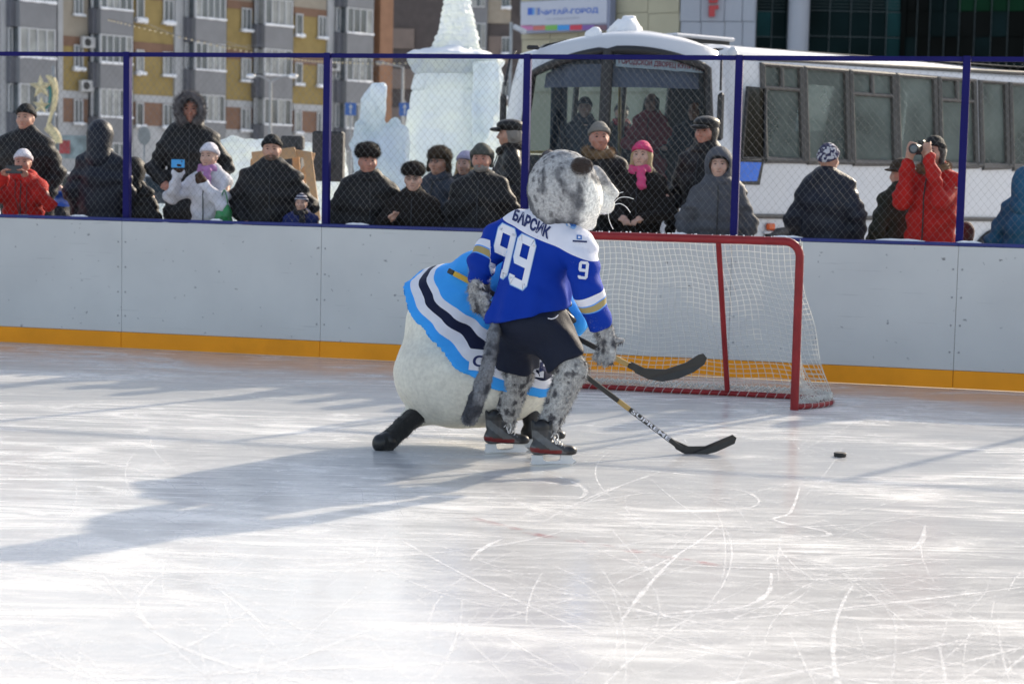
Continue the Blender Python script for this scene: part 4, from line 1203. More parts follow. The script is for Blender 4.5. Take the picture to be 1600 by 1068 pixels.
for k in range(NBN): bm_.quad(bt[k], bt[k + 1], tp[k + 1], tp[k])
M_PAPER = mat('paper', (0.72, 0.72, 0.74, 1), 0.8, var=0.03)
bm_.obj('sheet', M_PAPER, banner)
V2, F2 = subdivide(*text_mesh('ГОРОДСКОЙ ДВОРЕЦ КУЛЬТУРЫ', 1.0, 0.03, 1.0, 1.0), 0.08)
lb_ = MB(); out = []
for p in V2:
    s_ = (p[0] + 0.5) * 0.94 + 0.03; k = min(int(s_ * NBN), NBN - 1); a = s_ * NBN - k; v = 0.16 + 0.68 * (p[1] + 0.5)
    q = (bt[k] * (1 - a) + bt[k + 1] * a) * (1 - v) + (tp[k] * (1 - a) + tp[k + 1] * a) * v
    out.append(q + np.array([0.0, -0.008, 0.0]))
lb_.add(out, F2); lb_.obj('lettering', mat('letter_crimson', (0.38, 0.02, 0.05, 1), 0.6, var=0.03), banner)
# side windows
for i in ri[:-1]:
    if i not in win_cells: continue
    k = win_cells[i]
    b = MB(); b.quad(cell(i, 3, 0, 0, -0.015), cell(i, 3, 1, 0, -0.015), cell(i, 3, 1, 1, -0.015), cell(i, 3, 0, 1, -0.015))
    w = b.obj('side_window', M_FOG, bus)
    b = MB(); b.tube([cell(i, 3, 0, 0), cell(i, 3, 1, 0), cell(i, 3, 1, 1), cell(i, 3, 0, 1), cell(i, 3, 0, 0)], 0.045, 6, smooth=False)
    if k == 'vent':
        b.tube([cell(i, 3, 0, 0.76), cell(i, 3, 1, 0.76)], 0.026, 6); b.tube([cell(i, 3, 0.5, 0.76), cell(i, 3, 0.5, 1)], 0.03, 6)
    b.obj('window_frame', M_TRIM, w)
for i in range(N_):
    if win_cells.get(i) in ('left', 'rear'):
        b = MB(); b.quad(cell(i, 3, 0, 0, -0.015), cell(i, 3, 1, 0, -0.015), cell(i, 3, 1, 1, -0.015), cell(i, 3, 0, 1, -0.015))
        w = b.obj('side_window', glass_mat('clear_glass', (0.8, 0.85, 0.85), 0.5) if 'clear_glass' not in bpy.data.materials else bpy.data.materials['clear_glass'], bus)
        b = MB(); b.tube([cell(i, 3, 0, 0), cell(i, 3, 1, 0), cell(i, 3, 1, 1), cell(i, 3, 0, 1), cell(i, 3, 0, 0)], 0.04, 6); b.obj('window_frame', M_TRIM, w)
# dark band joining the side windows, driver's slanted window with its blue sheet
def sp_(px, y, o=0.0): return hplane(px, y, C0, SDIR) + SN * (o - 0.0)
def spoly(pts, o0, o1, m, name, parent=bus):
    b = MB(); q = [sp_(*p) for p in pts]; n = len(q)
    b.add([p + SN * o1 for p in q] + [p + SN * o0 for p in q], [tuple(range(n))[::-1]] + [(k, (k + 1) % n, n + (k + 1) % n, n + k) for k in range(n)])
    o = b.obj(name, m, parent)
    return o
dw = spoly([(1157, 247), (1166, 136), (1194, 138), (1193, 247)], 0.0, 0.014, M_DTINT, 'driver_window')
b = MB(); b.tube([sp_(*p, 0.02) for p in ((1157, 247), (1166, 136), (1194, 138), (1193, 247), (1157, 247))], 0.02, 6); b.obj('window_frame', M_RUB, dw)
low = spoly([(1152, 288), (1154, 250), (1193, 250), (1186, 289)], 0.0, 0.012, M_RUB, 'lower_window')
spoly([(1152, 283), (1154, 253), (1188, 254), (1181, 283)], 0.012, 0.018, mat('blue_sheet', (0.02, 0.14, 0.62, 1), 0.35), 'blue_sheet', low)
b = MB(); b.tube([sp_(1150, 337, 0.012), sp_(1400, 341, 0.012), sp_(1690, 344, 0.012)], 0.028, 6); b.obj('side_moulding', M_TRIM, bus)
b = MB(); b.tube([sp_(1196, 250, 0.0), sp_(1400, 254.5, 0.0), sp_(1690, 262, 0.0)], 0.036, 6); b.obj('window_ledge', M_TRIM, bus)
b = MB(); b.tube([sp_(1176, 92, -0.12), sp_(1260, 96, -0.13), sp_(1690, 118, -0.13)], 0.026, 6); b.obj('roof_gutter', M_TRIM, bus)
b = MB(); b.box(sp_(1201, 354, 0.03), (0.12, 0.05, 0.075), [SDIR, -SN, BZ], bev=0.015); b.obj('indicator_lamp', mat('lamp_orange', (0.60, 0.10, 0.02, 1), 0.25), bus)
b = MB(); b.box(sp_(1201, 363, 0.022), (0.2, 0.03, 0.03), [SDIR, -SN, BZ], bev=0.008); b.obj('lamp_base', M_BUSW, bus)
def wheel(px):
    c = sp_(px, 375, -0.02); c[2] = 0.56
    arch = [c + SDIR * 0.56 * math.cos(a) + BZ * 0.56 * math.sin(a) + SN * 0.03 for a in np.linspace(0, math.pi, 17)]
    b = MB(); b.tube(arch, 0.05, 8); wa = b.obj('wheel_arch', M_RUB, bus)
    b = MB(); b.prism([p - SN * 0.02 for p in arch], SN * 0.0, SN * 0.012); b.obj('arch_liner', M_RUB, wa)
    b = MB(); b.lathe([(0.3, -0.1), (0.44, -0.1), (0.47, -0.06), (0.47, 0.05), (0.44, 0.09), (0.3, 0.09)], c + SN * 0.0, 28, [SDIR, BZ, SN]); w = b.obj('wheel', M_RUB, bus)
    b = MB(); b.lathe([(0.3, 0.06), (0.27, 0.04), (0.12, 0.05), (0.1, 0.1), (0.02, 0.1)], c, 20, [SDIR, BZ, SN]); b.obj('rim', M_BOLT, w)
wheel(1225); wheel(1560)
# roof fittings
def roof_pt(px, y, z): 
    r = ray(px, y); return CAMP + r * ((z - CAMP[2]) / r[2])
for (p0, D0, p1, D1, w) in ((1068, 21.0, 0, 0, 0.95), (1292, 24.4, 0, 0, 0.95)):
    c = XZ(p0, D0, 3.235); b = MB(); b.box(c, (0.9, 0.75, 0.045), [SDIR, -SN, BZ], bev=0.018); h = b.obj('roof_hatch', M_BUSW, bus)
    b = MB(); b.box(c - BZ * 0.035, (0.8, 0.65, 0.05), [SDIR, -SN, BZ]); b.obj('hatch_rim', M_RUB, h)
b = MB(); b.box(XZ(1125, 20.25, 3.06), (0.16, 0.07, 0.05), [unit([1, .15, 0]), unit([-.15, 1, 0]), BZ], bev=0.015); b.obj('marker_lamp', M_RUB, bus)
b = MB(); b.box(XZ(833, 20.4, 3.06), (0.14, 0.07, 0.045), None, bev=0.015); b.obj('marker_lamp', M_RUB, bus)
b = MB(); b.sphere(XZ(1145, 19.98, 3.01), (0.06, 0.06, 0.08), 14, 10); b.obj('roof_lamp', M_BUSW, bus)
# mirrors and corner trim
b = MB(); b.tube([XZ(1128, 19.8, 2.98), XZ(1127, 19.62, 2.86), XZ(1126, 19.6, 2.6)], 0.013, 8); ma = b.obj('mirror_arm', M_RUB, bus)
b = MB(); b.box(XZ(1125.5, 19.58, 2.33), (0.06, 0.16, 0.5), None, bev=0.025); b.obj('mirror', M_RUB, ma)
b = MB(); b.tube([XZ(806, 20.2, 3.0), XZ(797, 20.05, 2.92), XZ(789, 20.0, 2.62)], 0.014, 8); ma = b.obj('mirror_arm', M_RUB, bus)
b = MB(); b.box(XZ(786, 20.0, 2.3), (0.07, 0.16, 0.46), None, bev=0.025); b.obj('mirror', M_RUB, ma)
b = MB(); b.tube([screen_at(1105, 0.02, 0.03), screen_at(1104, 0.35, 0.04), screen_at(1108, 0.9, 0.05)], 0.007, 6); b.obj('wiper', M_RUB, bus)
b = MB(); b.tube([screen_at(905, 0.03, 0.03), screen_at(880, 0.3, 0.04), screen_at(872, 0.55, 0.05)], 0.007, 6); b.obj('wiper', M_RUB, bus)
for px in (850, 1080):
    i = min(front_idx, key=lambda q: abs(px_of(st[q][0]) - px)); c = grid[i][2] * 0.5 + grid[i][1] * 0.5
    b = MB(); b.lathe([(0.13, -0.03), (0.14, 0.01), (0.11, 0.04), (0.02, 0.055)], c, 20, [np.array([st[i][1][1], -st[i][1][0], 0]), BZ, st[i][1]]); b.obj('headlight', mat('lamp_clear', (0.6, 0.6, 0.6, 1), 0.15), bus)
# inside: floor, partition, handrails, seats
b = MB(); b.prism([inset(p, 0.12) + BZ * 0.0 for p in (front[1], front[4], front[7], C0 + SDIR * 0.4, RC, RL, Lc + SDIR * 0.4)], BZ * 0.88, BZ * 0.95); b.obj('floor', M_BUSIN, bus)
M_RAILY = mat('handrail_yellow', (0.45, 0.30, 0.03, 1), 0.4)
M_BLUEP = mat('partition_blue', (0.035, 0.06, 0.10, 1), 0.6)
b = MB(); b.box(XZ(872, 21.3, 2.0), (0.2, 0.05, 2.0), [unit([1, .3, 0]), unit([-.3, 1, 0]), BZ], bev=0.02); b.obj('door_pillar', M_BLUEP, bus)
b = MB(); b.tube([XZ(820, 21.4, 1.94), XZ(895, 21.4, 1.96)], 0.016, 8); b.obj('handrail', M_RAILY, bus)
b = MB(); b.tube([XZ(968, 21.9, 1.0), XZ(968, 21.9, 2.9)], 0.018, 8); b.obj('handrail', M_RAILY, bus)
dash = [inset(p, 0.1) for p in front[1:8]]
b = MB(); b.prism([p for p in dash] + [inset(p, 0.6) for p in front[1:8]][::-1], BZ * 1.0, BZ * 1.52); b.obj('dashboard', M_BLUEP, bus)
M_SEAT = mat('seat_fabric', (0.035, 0.04, 0.055, 1), 0.9)
for k in range(4):
    for sd in (0.45, 1.75):
        c = C0 + SDIR * (1.3 + k * 1.15) - SN * sd
        b = MB(); b.box(c + BZ * 1.42, (0.42, 0.8, 0.12), [SDIR, -SN, BZ], bev=0.04); s_ = b.obj('seat', M_SEAT, bus)
        b = MB(); b.box(c + SDIR * 0.22 + BZ * 1.85, (0.1, 0.8, 0.8), [SDIR, -SN, BZ], bev=0.04); b.obj('seat_back', M_SEAT, s_)
        b = MB(); b.tube([c + BZ * 0.95, c + BZ * 1.36], 0.05, 8); b.obj('seat_foot', M_BLACKP, s_)
# lumps of snow lying on the roof
def lump(name, label, c, r, seed, res=0.03):
    c = np.array(c)
    fn = lambda p: smin(ell(p, c, r), ell(p, c + np.array([-r[0] * 0.75, 0.05, -r[2] * 0.3]), np.array(r) * 0.62), 0.12) + 0.10 * fbm(p, 6.5, seed) * min(r)/0.25
    o = solid(name, lambda p: np.maximum(fn(p), c[2] - r[2] * 0.8 - p[:, 2]), c - np.array(r) * 2.0, c + np.array(r) * 1.7, res, M_SNOW)
    return tag(o, label, 'snow')
lump('snow_lump', 'large rounded white snow lump lying on the bus roof above the windscreen', XZ(983, 20.6, 3.285), (0.165, 0.2, 0.125), 4)
lump('snow_lump', 'small white snow lump on the bus roof left of the large one', XZ(932, 20.3, 3.2), (0.075, 0.1, 0.08), 9, 0.02)

# ================================================================== ice sculptures
def ice_mat(name, col, seed, scale=1.3):
    m, nt, b = new_mat(name); L = nt.links.new
    tc = nt.nodes.new('ShaderNodeTexCoord'); n = nt.nodes.new('ShaderNodeTexNoise'); n.inputs['Scale'].default_value = scale; n.inputs['Detail'].default_value = 5
    mp = nt.nodes.new('ShaderNodeMapping'); mp.inputs['Location'].default_value = (seed, 0, seed); mp.inputs['Scale'].default_value = (1, 1, 1.8); L(tc.outputs['Object'], mp.inputs['Vector']); L(mp.outputs[0], n.inputs['Vector'])
    r = nt.nodes.new('ShaderNodeValToRGB'); r.color_ramp.elements[0].position = 0.36; r.color_ramp.elements[1].position = 0.66
    c = np.array(col); r.color_ramp.elements[0].color = (*(c * np.array([0.88, 0.92, 1.0])), 1); r.color_ramp.elements[1].color = (*np.minimum(c * np.array([1.02, 1.04, 0.99]), 1), 1)
    L(n.outputs['Fac'], r.inputs['Fac']); L(r.outputs['Color'], b.inputs['Base Color'])
    b.inputs['Roughness'].default_value = 0.35; b.inputs['IOR'].default_value = 1.31
    n2 = nt.nodes.new('ShaderNodeTexNoise'); n2.inputs['Scale'].default_value = 9; n2.inputs['Detail'].default_value = 6; L(tc.outputs['Object'], n2.inputs['Vector'])
    bp_ = nt.nodes.new('ShaderNodeBump'); bp_.inputs['Strength'].default_value = 0.5; bp_.inputs['Distance'].default_value = 0.05; L(n2.outputs['Fac'], bp_.inputs['Height']); L(bp_.outputs[0], b.inputs['Normal'])
    t = nt.nodes.new('ShaderNodeBsdfTranslucent'); L(r.outputs['Color'], t.inputs[0])
    mx = nt.nodes.new('ShaderNodeMixShader'); mx.inputs[0].default_value = 0.66; L(b.outputs[0], mx.inputs[1]); L(t.outputs[0], mx.inputs[2]); L(mx.outputs[0], nt.nodes['Material Output'].inputs[0])
    return m
M_ICEA = ice_mat('sculpture_ice', (0.79, 0.82, 0.82), 1.0)
M_ICEB = ice_mat('sculpture_ice_blue', (0.76, 0.80, 0.83), 4.0)
M_ICEW = ice_mat('sculpture_ice_white', (0.80, 0.82, 0.81), 7.0, 4.0)
def zpx(y, px, D): return P(px, y, D)[2]
TD = 30.0
tc_ = XZ(706, TD, 0)
tower = thing('ice_tower', 'tall ice tower with pointed spire and flared eave behind the fence', 'ice sculpture', (tc_[0], tc_[1], 0))
sc = 2900 / TD
def zz(y): return zpx(y, 706, TD)
def octo(p, c, n, rot):                    # distance from the axis measured across flats
    x, y = p[:, 0] - c[0], p[:, 1] - c[1]; a = np.arctan2(y, x) + rot; st = 2 * math.pi / n
    return np.hypot(x, y) * np.cos((a + st / 2) % st - st / 2), a
def blocky(p, r, a, hz, na, seed, depth, jit):
    # courses of cut ice blocks: joints sunk, each block a little proud or shy of the next
    k = np.floor(p[:, 2] / hz); fz = p[:, 2] / hz - k; na_ = na
    q = a * na_ / (2 * math.pi) + .5 * (k % 2); m = np.floor(q); fa = q - m
    h = np.abs(np.sin(k * 12.99 + m * 78.2 + seed) * 43758.5) % 1.0
    j = np.minimum(np.minimum(fz, 1 - fz) * hz, np.minimum(fa, 1 - fa) * 2 * math.pi * r / na_)
    return depth * np.exp(-(j / .014) ** 2) + jit * (h - .5)
tzs = [-.1, zz(330), zz(215), zz(160), zz(119)]; trs = np.array([92, 88, 74, 65, 58]) / sc
def tower_wall(p):
    d, a = octo(p, tc_, 8, .2); r = np.interp(p[:, 2], tzs, trs)
    return smax(d - r + blocky(p, r, a, .30, 14, 3, .028, .035) + .03 * fbm(p, 3.5, 2) , np.maximum(p[:, 2] - zz(117), -p[:, 2] - .05), .03)
lo = np.array([tc_[0] - 1.15, tc_[1] - 1.15, -.1]); hi = np.array([tc_[0] + 1.15, tc_[1] + 1.15, zz(112)])
solid('tower_wall', tower_wall, lo, hi, .036, M_ICEA, tower)
def eave(p):
    d, a = octo(p, tc_, 8, .2); r = np.interp(p[:, 2], [zz(119), zz(115), zz(92), zz(88)], np.array([58, 61, 71, 69]) / sc)
    return smax(d - r + .035 * fbm(p, 4.5, 12), np.maximum(p[:, 2] - zz(90), zz(118) - p[:, 2]), .04)
solid('eave', eave, np.array([tc_[0] - 1, tc_[1] - 1, zz(119) - .05]), np.array([tc_[0] + 1, tc_[1] + 1, zz(86)]), .03, M_ICEW, tower)
def snowcap(p):
    c = np.array([tc_[0] - .1, tc_[1] - .1, zz(90)]); return smax(ell(p, c, (.68, .68, .14)) + .04 * fbm(p, 4, 6), zz(90.5) - p[:, 2], .02)
solid('snow_cap', snowcap, np.array([tc_[0] - .95, tc_[1] - .95, zz(93)]), np.array([tc_[0] + .8, tc_[1] + .8, zz(74)]), .035, M_SNOW, tower)
def spire(p):
    d, a = octo(p, tc_, 10, .1); r = np.interp(p[:, 2], [zz(88), zz(45), zz(0), zz(-60), zz(-110)], np.array([41, 29, 19.5, 9, 1]) / sc)
    return smax(d - r + blocky(p, r, a, .095, 12, 7, .022, .026) + .02 * fbm(p, 6, 15), zz(89) - p[:, 2], .01)
solid('spire', spire, np.array([tc_[0] - .55, tc_[1] - .55, zz(90)]), np.array([tc_[0] + .55, tc_[1] + .55, zz(-114)]), .021, M_ICEW, tower)
bc_ = XZ(757, TD - .6, 1.7)
def wbox(p, c, h, r):                     # rounded box distance
    q = np.abs(p - np.array(c)) - np.array(h); return np.linalg.norm(np.maximum(q, 0), axis=1) + np.minimum(q.max(1), 0) - r
solid('shaded_faces', lambda p: wbox(p, bc_, (.15, .2, 1.66), .05) + .05 * fbm(p, 3.0, 21) + .02 * vnoise(p, 9, 4), bc_ - [.4, .45, 1.85], bc_ + [.4, .45, 1.95], .04, M_ICEB, tower)  # block standing in for the tower's right faces, their shade put into bluish ice
def ice_solid(name, label, fn, lo, hi, res, m): return tag(solid(name, fn, lo, hi, res, m), label, 'ice sculpture')
ID = 28.0; s2 = 2900 / ID
def ib_(p, x0, x1, y0, y1, dep=0.35, r=0.05, D=ID):
    a = P(x0, y1, D); c = P(x1, y0, D); m_ = (a + c) / 2; h = np.abs(c - a) / 2; h[1] = dep
    return wbox(p, m_, np.maximum(h - r, 0.02), r)
def castle(p):
    d = ib_(p, 577, 605, 132, 360, 0.3, 0.06)
    d = smin(d, ib_(p, 551, 580, 190, 360, 0.35, 0.05), 0.12); d = smin(d, ib_(p, 598, 640, 200, 360, 0.4, 0.05), 0.1)
    d = smin(d, ell(p, P(616, 196, ID), (0.1, 0.15, 0.12)), 0.1)
    d = smin(d, ell(p, P(575, 185, ID), (0.14, 0.25, 0.45)), 0.1)
    return d + 0.06 * fbm(p, 3.4, 3) + 0.035 * np.abs(vnoise(p, 9, 5)) + .018 * np.exp(-((p[:, 2] % .34 - .17) / .016) ** 2)
lo = P(540, 345, ID) - [0.3, 0.7, 0.6]; hi = P(650, 120, ID) + [0.3, 0.7, 0.1]
ice_solid('ice_castle', 'pale ice block sculpture with a narrow upright pillar left of the tower', castle, lo, hi, 0.04, M_ICEB)
def figure(p):
    d = seg(p, P(785, 300, 27), P(786, 155, 27), 0.34, 0.05); d = smin(d, seg(p, P(770, 330, 27), P(775, 235, 27), 0.3, 0.12), 0.2); d = smin(d, seg(p, P(800, 330, 27), P(798, 215, 27), 0.25, 0.1), 0.15)
    return d + 0.06 * fbm(p, 5.0, 8)
ice_solid('ice_figure', 'white rough carved ice cone between the tower and the bus', figure, P(740, 345, 27) - [0.2, 0.6, 0.5], P(825, 140, 27) + [0.2, 0.6, 0.1], 0.04, M_ICEW)
WD = 25.0
def icewall(p):
    d = ib_(p, 344, 455, 222, 380, 0.22, 0.06, WD); d = smin(d, ib_(p, 455, 540, 228, 380, 0.22, 0.05, WD + 0.1), 0.06)
    return d + 0.06 * fbm(p, 3.2, 13) + 0.035 * vnoise(p, 9, 3) + .02 * np.exp(-((p[:, 2] % .4 - .2) / .016) ** 2) + .02 * np.exp(-((p[:, 0] % .5 - .25) / .016) ** 2)
ice_solid('ice_wall', 'low bright wall of rough ice blocks behind the bearded man', icewall, P(335, 370, WD) - [0.2, 0.5, 0.3], P(550, 210, WD) + [0.2, 0.6, 0.1], 0.04, M_ICEW)
def iceblock(p): return ib_(p, 232, 264, 320, 380, 0.2, 0.03, 22.0) + 0.02 * fbm(p, 6, 2)
ice_solid('ice_block', 'single small white ice block behind the boards next to the tall hooded man', iceblock, P(225, 375, 22) - [.1, .35, .2], P(270, 315, 22) + [.1, .35, .1], 0.025, M_ICEW)

# ================================================================== street and sound gear
M_SPK = mat('speaker_black', (0.022, 0.022, 0.024, 1), 0.65, var=0.2, vscale=4)
M_WOOD = mat('pale_wood', (0.50, 0.31, 0.16, 1), 0.65, var=0.15, vscale=5)
def speaker(px0, px1, y0, y1, D, label, stand=True):
    a = P(px0, y1, D); c = P(px1, y0, D); m_ = (a + c) / 2; w, h = c[0] - a[0], c[2] - a[2]
    t = thing('loudspeaker', label, 'loudspeaker', (m_[0], m_[1], a[2]))
    b = MB(); b.box(m_, (w, w * 0.85, h), None, bev=0.02); b.obj('cabinet', M_SPK, t)
    b = MB(); b.box(m_ - np.array([0, w * 0.43, 0]), (w * 0.88, 0.012, h * 0.92), None, bev=0.004); g = b.obj('grille', mat('grille_dark', (0.03, 0.031, 0.034, 1), 0.5, var=0.3, vscale=60), t)
    b = MB(); b.lathe([(w * 0.3, 0), (w * 0.28, 0.006), (w * 0.1, 0.003)], m_ - np.array([0, w * 0.435, h * 0.16]), 24, [[1, 0, 0], [0, 0, 1], [0, -1, 0]]); b.obj('woofer', M_BLACKP, g)
    b = MB(); b.box(m_ + np.array([0, -w * 0.44, h * 0.30]), (w * 0.4, 0.01, h * 0.2), None, bev=0.004); b.obj('horn', M_BLACKP, g)
    if stand:
        q = thing('speaker_stand', 'black tripod stand under the loudspeaker beside the blue post', 'speaker stand', (m_[0], m_[1], 0))
        b = MB(); b.tube([(m_[0], m_[1], 0.25), (m_[0], m_[1], a[2] - 0.002)], 0.02, 10); b.obj('pole', M_BLACKP, q)
        b = MB(); b.tube([(m_[0], m_[1], 0.75), (m_[0], m_[1], 0.9)], 0.035, 10); b.obj('collar', M_BLACKP, q)
        for k in range(3):
            an = k * 2.094 + 0.4; b = MB(); b.tube([(m_[0], m_[1], 0.85), (m_[0] + 0.55 * math.cos(an), m_[1] + 0.55 * math.sin(an), 0.02)], 0.014, 8); b.obj('leg', M_BLACKP, q)
    else:
        b = MB(); b.box((m_[0], m_[1], a[2] / 2), (w * 0.9, 0.4, a[2] - 0.004), None, bev=0.02); o = b.obj('speaker_cabinet', M_SPK); tag(o, 'black bass cabinet under the wide loudspeaker behind the bearded man', 'loudspeaker')
speaker(489, 538, 206, 283, 22.0, 'tall black loudspeaker on a stand half behind the blue post')
speaker(440, 475, 213, 234, 23.5, 'wide black loudspeaker box right of the bearded man\'s head', stand=False)
wf = thing('wooden_frame', 'pale wooden trestle frame behind the bearded man', 'wooden frame', XZ(450, 20.5, 0))
def beam(p, q, w=0.09, h=0.05, name='beam'):
    p = np.array(p); q = np.array(q); d = unit(q - p); s_ = unit(np.cross(d, [0, 1, 0.01])); n = np.cross(s_, d)
    b = MB(); b.box((p + q) / 2, (np.linalg.norm(q - p), w, h), [d, s_, n], bev=0.008); return b.obj(name, M_WOOD, wf)
beam(P(394, 246, 20.5), P(462, 238, 20.5), 0.12); beam(P(455, 238, 20.55), P(487, 243, 20.55), 0.08)
beam(P(480, 238, 20.5), P(494, 345, 20.5), 0.10, name='leg'); beam(P(479, 262, 20.6), P(470, 275, 20.6), 0.07); beam(P(488, 238, 20.7), P(472, 290, 20.7), 0.07, name='leg'); beam(P(398, 248, 20.6), P(392, 380, 20.6), 0.09, name='leg'); beam(P(462, 238, 20.7), P(470, 380, 20.7), 0.08, name='leg')
# road signs
M_POLE = mat('pole_grey', (0.30, 0.31, 0.32, 1), 0.5, metal=0.3)
M_SBLUE = mat('road_blue', (0.03, 0.11, 0.36, 1), 0.4, var=0.06)
def road_sign(px, y0, y1, D, label):
    a = P(px - 9, y1, D); c = P(px + 9, y0, D); m_ = (a + c) / 2; w = c[0] - a[0]; h = c[2] - a[2]
    t = thing('road_sign', label, 'road sign', (m_[0], m_[1], 0), group='blue one way signs')
    b = MB(); b.tube([(m_[0], m_[1] + 0.05, 0), (m_[0], m_[1] + 0.05, c[2] + 0.1)], 0.035, 10); b.obj('pole', M_POLE, t)
    b = MB(); b.box(m_, (w, 0.03, h), None, bev=0.01); pl = b.obj('plate', M_SBLUE, t)
    q = lambda x, z: m_ + np.array([x * w, -0.02, z * h])
    b = MB(); b.prism([q(*p) for p in ((-.06, -.38), (.06, -.38), (.06, .12), (.2, .12), (0, .4), (-.2, .12), (-.06, .12))], np.zeros(3), np.array([0, -0.006, 0])); b.obj('arrow', M_WFRAME, pl)
road_sign(548, 161, 180, 72, 'blue square one way sign with white arrow left of the ice pillar')
road_sign(632.5, 161, 181, 76, 'blue square one way sign with white arrow between ice pillar and tower')
m_ = P(225, 212, 55)
rs = thing('round_sign', 'grey back of a round road sign on a thin pole beside a blue post', 'road sign', (m_[0], m_[1], 0))
b = MB(); b.lathe([(0.27, 0), (0.275, 0.01), (0.27, 0.02)], m_, 26, [unit([0.5, 0.87, 0]), BZ, unit([0.87, -0.5, 0])]); b.obj('disc', mat('sign_back', (0.25, 0.27, 0.27, 1), 0.5, metal=0.2), rs)
b = MB(); b.tube([(m_[0], m_[1] + 0.06, 0), (m_[0], m_[1] + 0.06, m_[2] + 0.2)], 0.03, 10); b.obj('pole', M_POLE, rs)
# street lamp with two small heads
m_ = XZ(421, 78, 0)
sl = thing('street_lamp', 'grey street lamp post with two small lamp heads in front of the apartment block', 'street lamp', m_)
top = P(419, 126, 78)
b = MB(); b.tube([m_, (m_[0], m_[1], top[2])], [0.09, 0.05], 12); b.obj('pole', M_POLE, sl)
for px, y in ((392, 119), (458, 119)):
    e = P(px, y, 78); b = MB(); b.tube([(m_[0], m_[1], top[2] - 0.05), ((m_[0] + e[0]) / 2, m_[1], top[2] + 0.18), e], 0.03, 8); ar = b.obj('arm', M_POLE, sl)
    b = MB(); b.sphere(e, (0.2, 0.12, 0.1), 14, 8); b.obj('lamp_head', mat('lamp_glass', (0.75, 0.76, 0.78, 1), 0.15, metal=0.5), ar)
m_ = XZ(626, 90, 0); t_ = P(624, 105, 90)
sl = thing('street_lamp', 'plain grey lamp post standing left of the ice tower', 'street lamp', m_)
b = MB(); b.tube([m_, (m_[0], m_[1], t_[2])], [0.1, 0.06], 12); b.obj('pole', M_POLE, sl)
b = MB(); b.tube([(m_[0], m_[1], t_[2]), P(596, 98, 90)], 0.03, 8); ar = b.obj('arm', M_POLE, sl)
b = MB(); b.sphere(P(594, 98, 90), (0.24, 0.14, 0.09), 12, 8); b.obj('lamp_head', M_POLE, ar)
e = P(812, 46, 55)
sl = thing('flood_lamp', 'small white flood lamp on a post beside the shop sign', 'flood lamp', (e[0], e[1], 0))
b = MB(); b.tube([(e[0] - 0.25, e[1], 0), (e[0] - 0.25, e[1], e[2] + 0.2)], 0.05, 10); b.obj('pole', M_POLE, sl)
b = MB(); b.box(e, (0.42, 0.25, 0.14), [unit([1, 0, -.45]), np.array([0, 1, 0]), unit([.45, 0, 1])], bev=0.03); b.obj('lamp_head', M_WFRAME, sl)
# festive star decoration
M_GOLD = mat('tinsel_gold', (0.68, 0.56, 0.32, 1), 0.38, metal=0.35, var=0.3, vscale=25)
SDp = 42.0
m_ = XZ(84, SDp, 0)
dec = thing('star_decoration', 'gold street decoration of two stars and a curved comet tail', 'decoration', m_)
b = MB(); b.tube([m_, XZ(84, SDp, 3.9)], 0.04, 10); b.obj('pole', M_POLE, dec)
def star(px, y, R_, rot, ay=0.0):
    c = P(px, y, SDp - 0.1); s_ = R_ * SDp / 2900
    pts = []
    for k in range(10):
        a = math.pi / 2 + rot + k * math.pi / 5; q = s_ * (1 if k % 2 == 0 else 0.42)
        pts.append(c + np.array([q * math.cos(a), 0, q * math.sin(a)]))
    b = MB(); f = c - np.array([0, 0.09, 0]); k_ = c + np.array([0, 0.09, 0])
    v = pts + [f, k_]; fs = []
    for k in range(10): fs += [(k, 10, (k + 1) % 10), ((k + 1) % 10, 11, k)]
    b.add(v, fs); b.obj('star', M_GOLD, dec)
star(64, 136, 19, 0.05); star(64, 165, 14, -0.05)
arc_ = [P(x, y, SDp) for x, y in ((72, 119), (80, 123), (85, 135), (86, 152), (83, 172), (78, 188), (74, 200))]
b = MB(); b.tube(spline(arc_, 4), list(np.interp(np.linspace(0, 1, 25), [0, .2, .5, 1], [0.02, 0.09, 0.07, 0.03])), 10); b.obj('comet_tail', M_GOLD, dec)
arc_ = [P(x, y, SDp) for x, y in ((74, 198), (82, 205), (88, 214), (90, 224))]
b = MB(); b.tube(spline(arc_, 4), 0.11, 10); b.obj('tail_tuft', M_GOLD, dec)
arc_ = [P(x, y, SDp - 0.05) for x, y in ((70, 142), (77, 135), (79, 150), (75, 165), (69, 170))]
b = MB(); b.tube(spline(arc_, 4), 0.03, 8); b.obj('inner_loop', mat('tinsel_teal', (0.04, 0.22, 0.2, 1), 0.4), dec)
# string of bulbs across the street
g0, g1, g2, g3 = P(170, 30, 80), P(400, 82, 72), P(560, 97, 68), P(790, 92, 62)
gs = spline([g0, g1, g2, g3], 14)
gar = thing('light_string', 'long sagging string of small bulbs across the street', 'light string', g1)
b = MB(); b.tube(gs, 0.010, 5); b.obj('cable', M_BLACKP, gar)
b = MB()
for k in range(0, len(gs)):
    for q in (0.0, 0.5):
        p = gs[k] * (1 - q) + gs[min(k + 1, len(gs) - 1)] * q; b.sphere(p - BZ * 0.05, 0.034, 6, 5)
o = b.obj('bulbs', mat('bulb_amber', (0.62, 0.52, 0.32, 1), 0.2), gar); o['kind'] = 'stuff'
for (x0, y0, x1, y1) in ((350, 64, 640, 100), (215, 30, 420, 70)):
    a = P(x0, y0, 85); c = P(x1, y1, 85); n = 9
    b = MB(); b.tube([a + (c - a) * k / n - BZ * 0.5 * math.sin(math.pi * k / n) for k in range(n + 1)], 0.008, 5); o = b.obj('wire', M_POLE, gar)
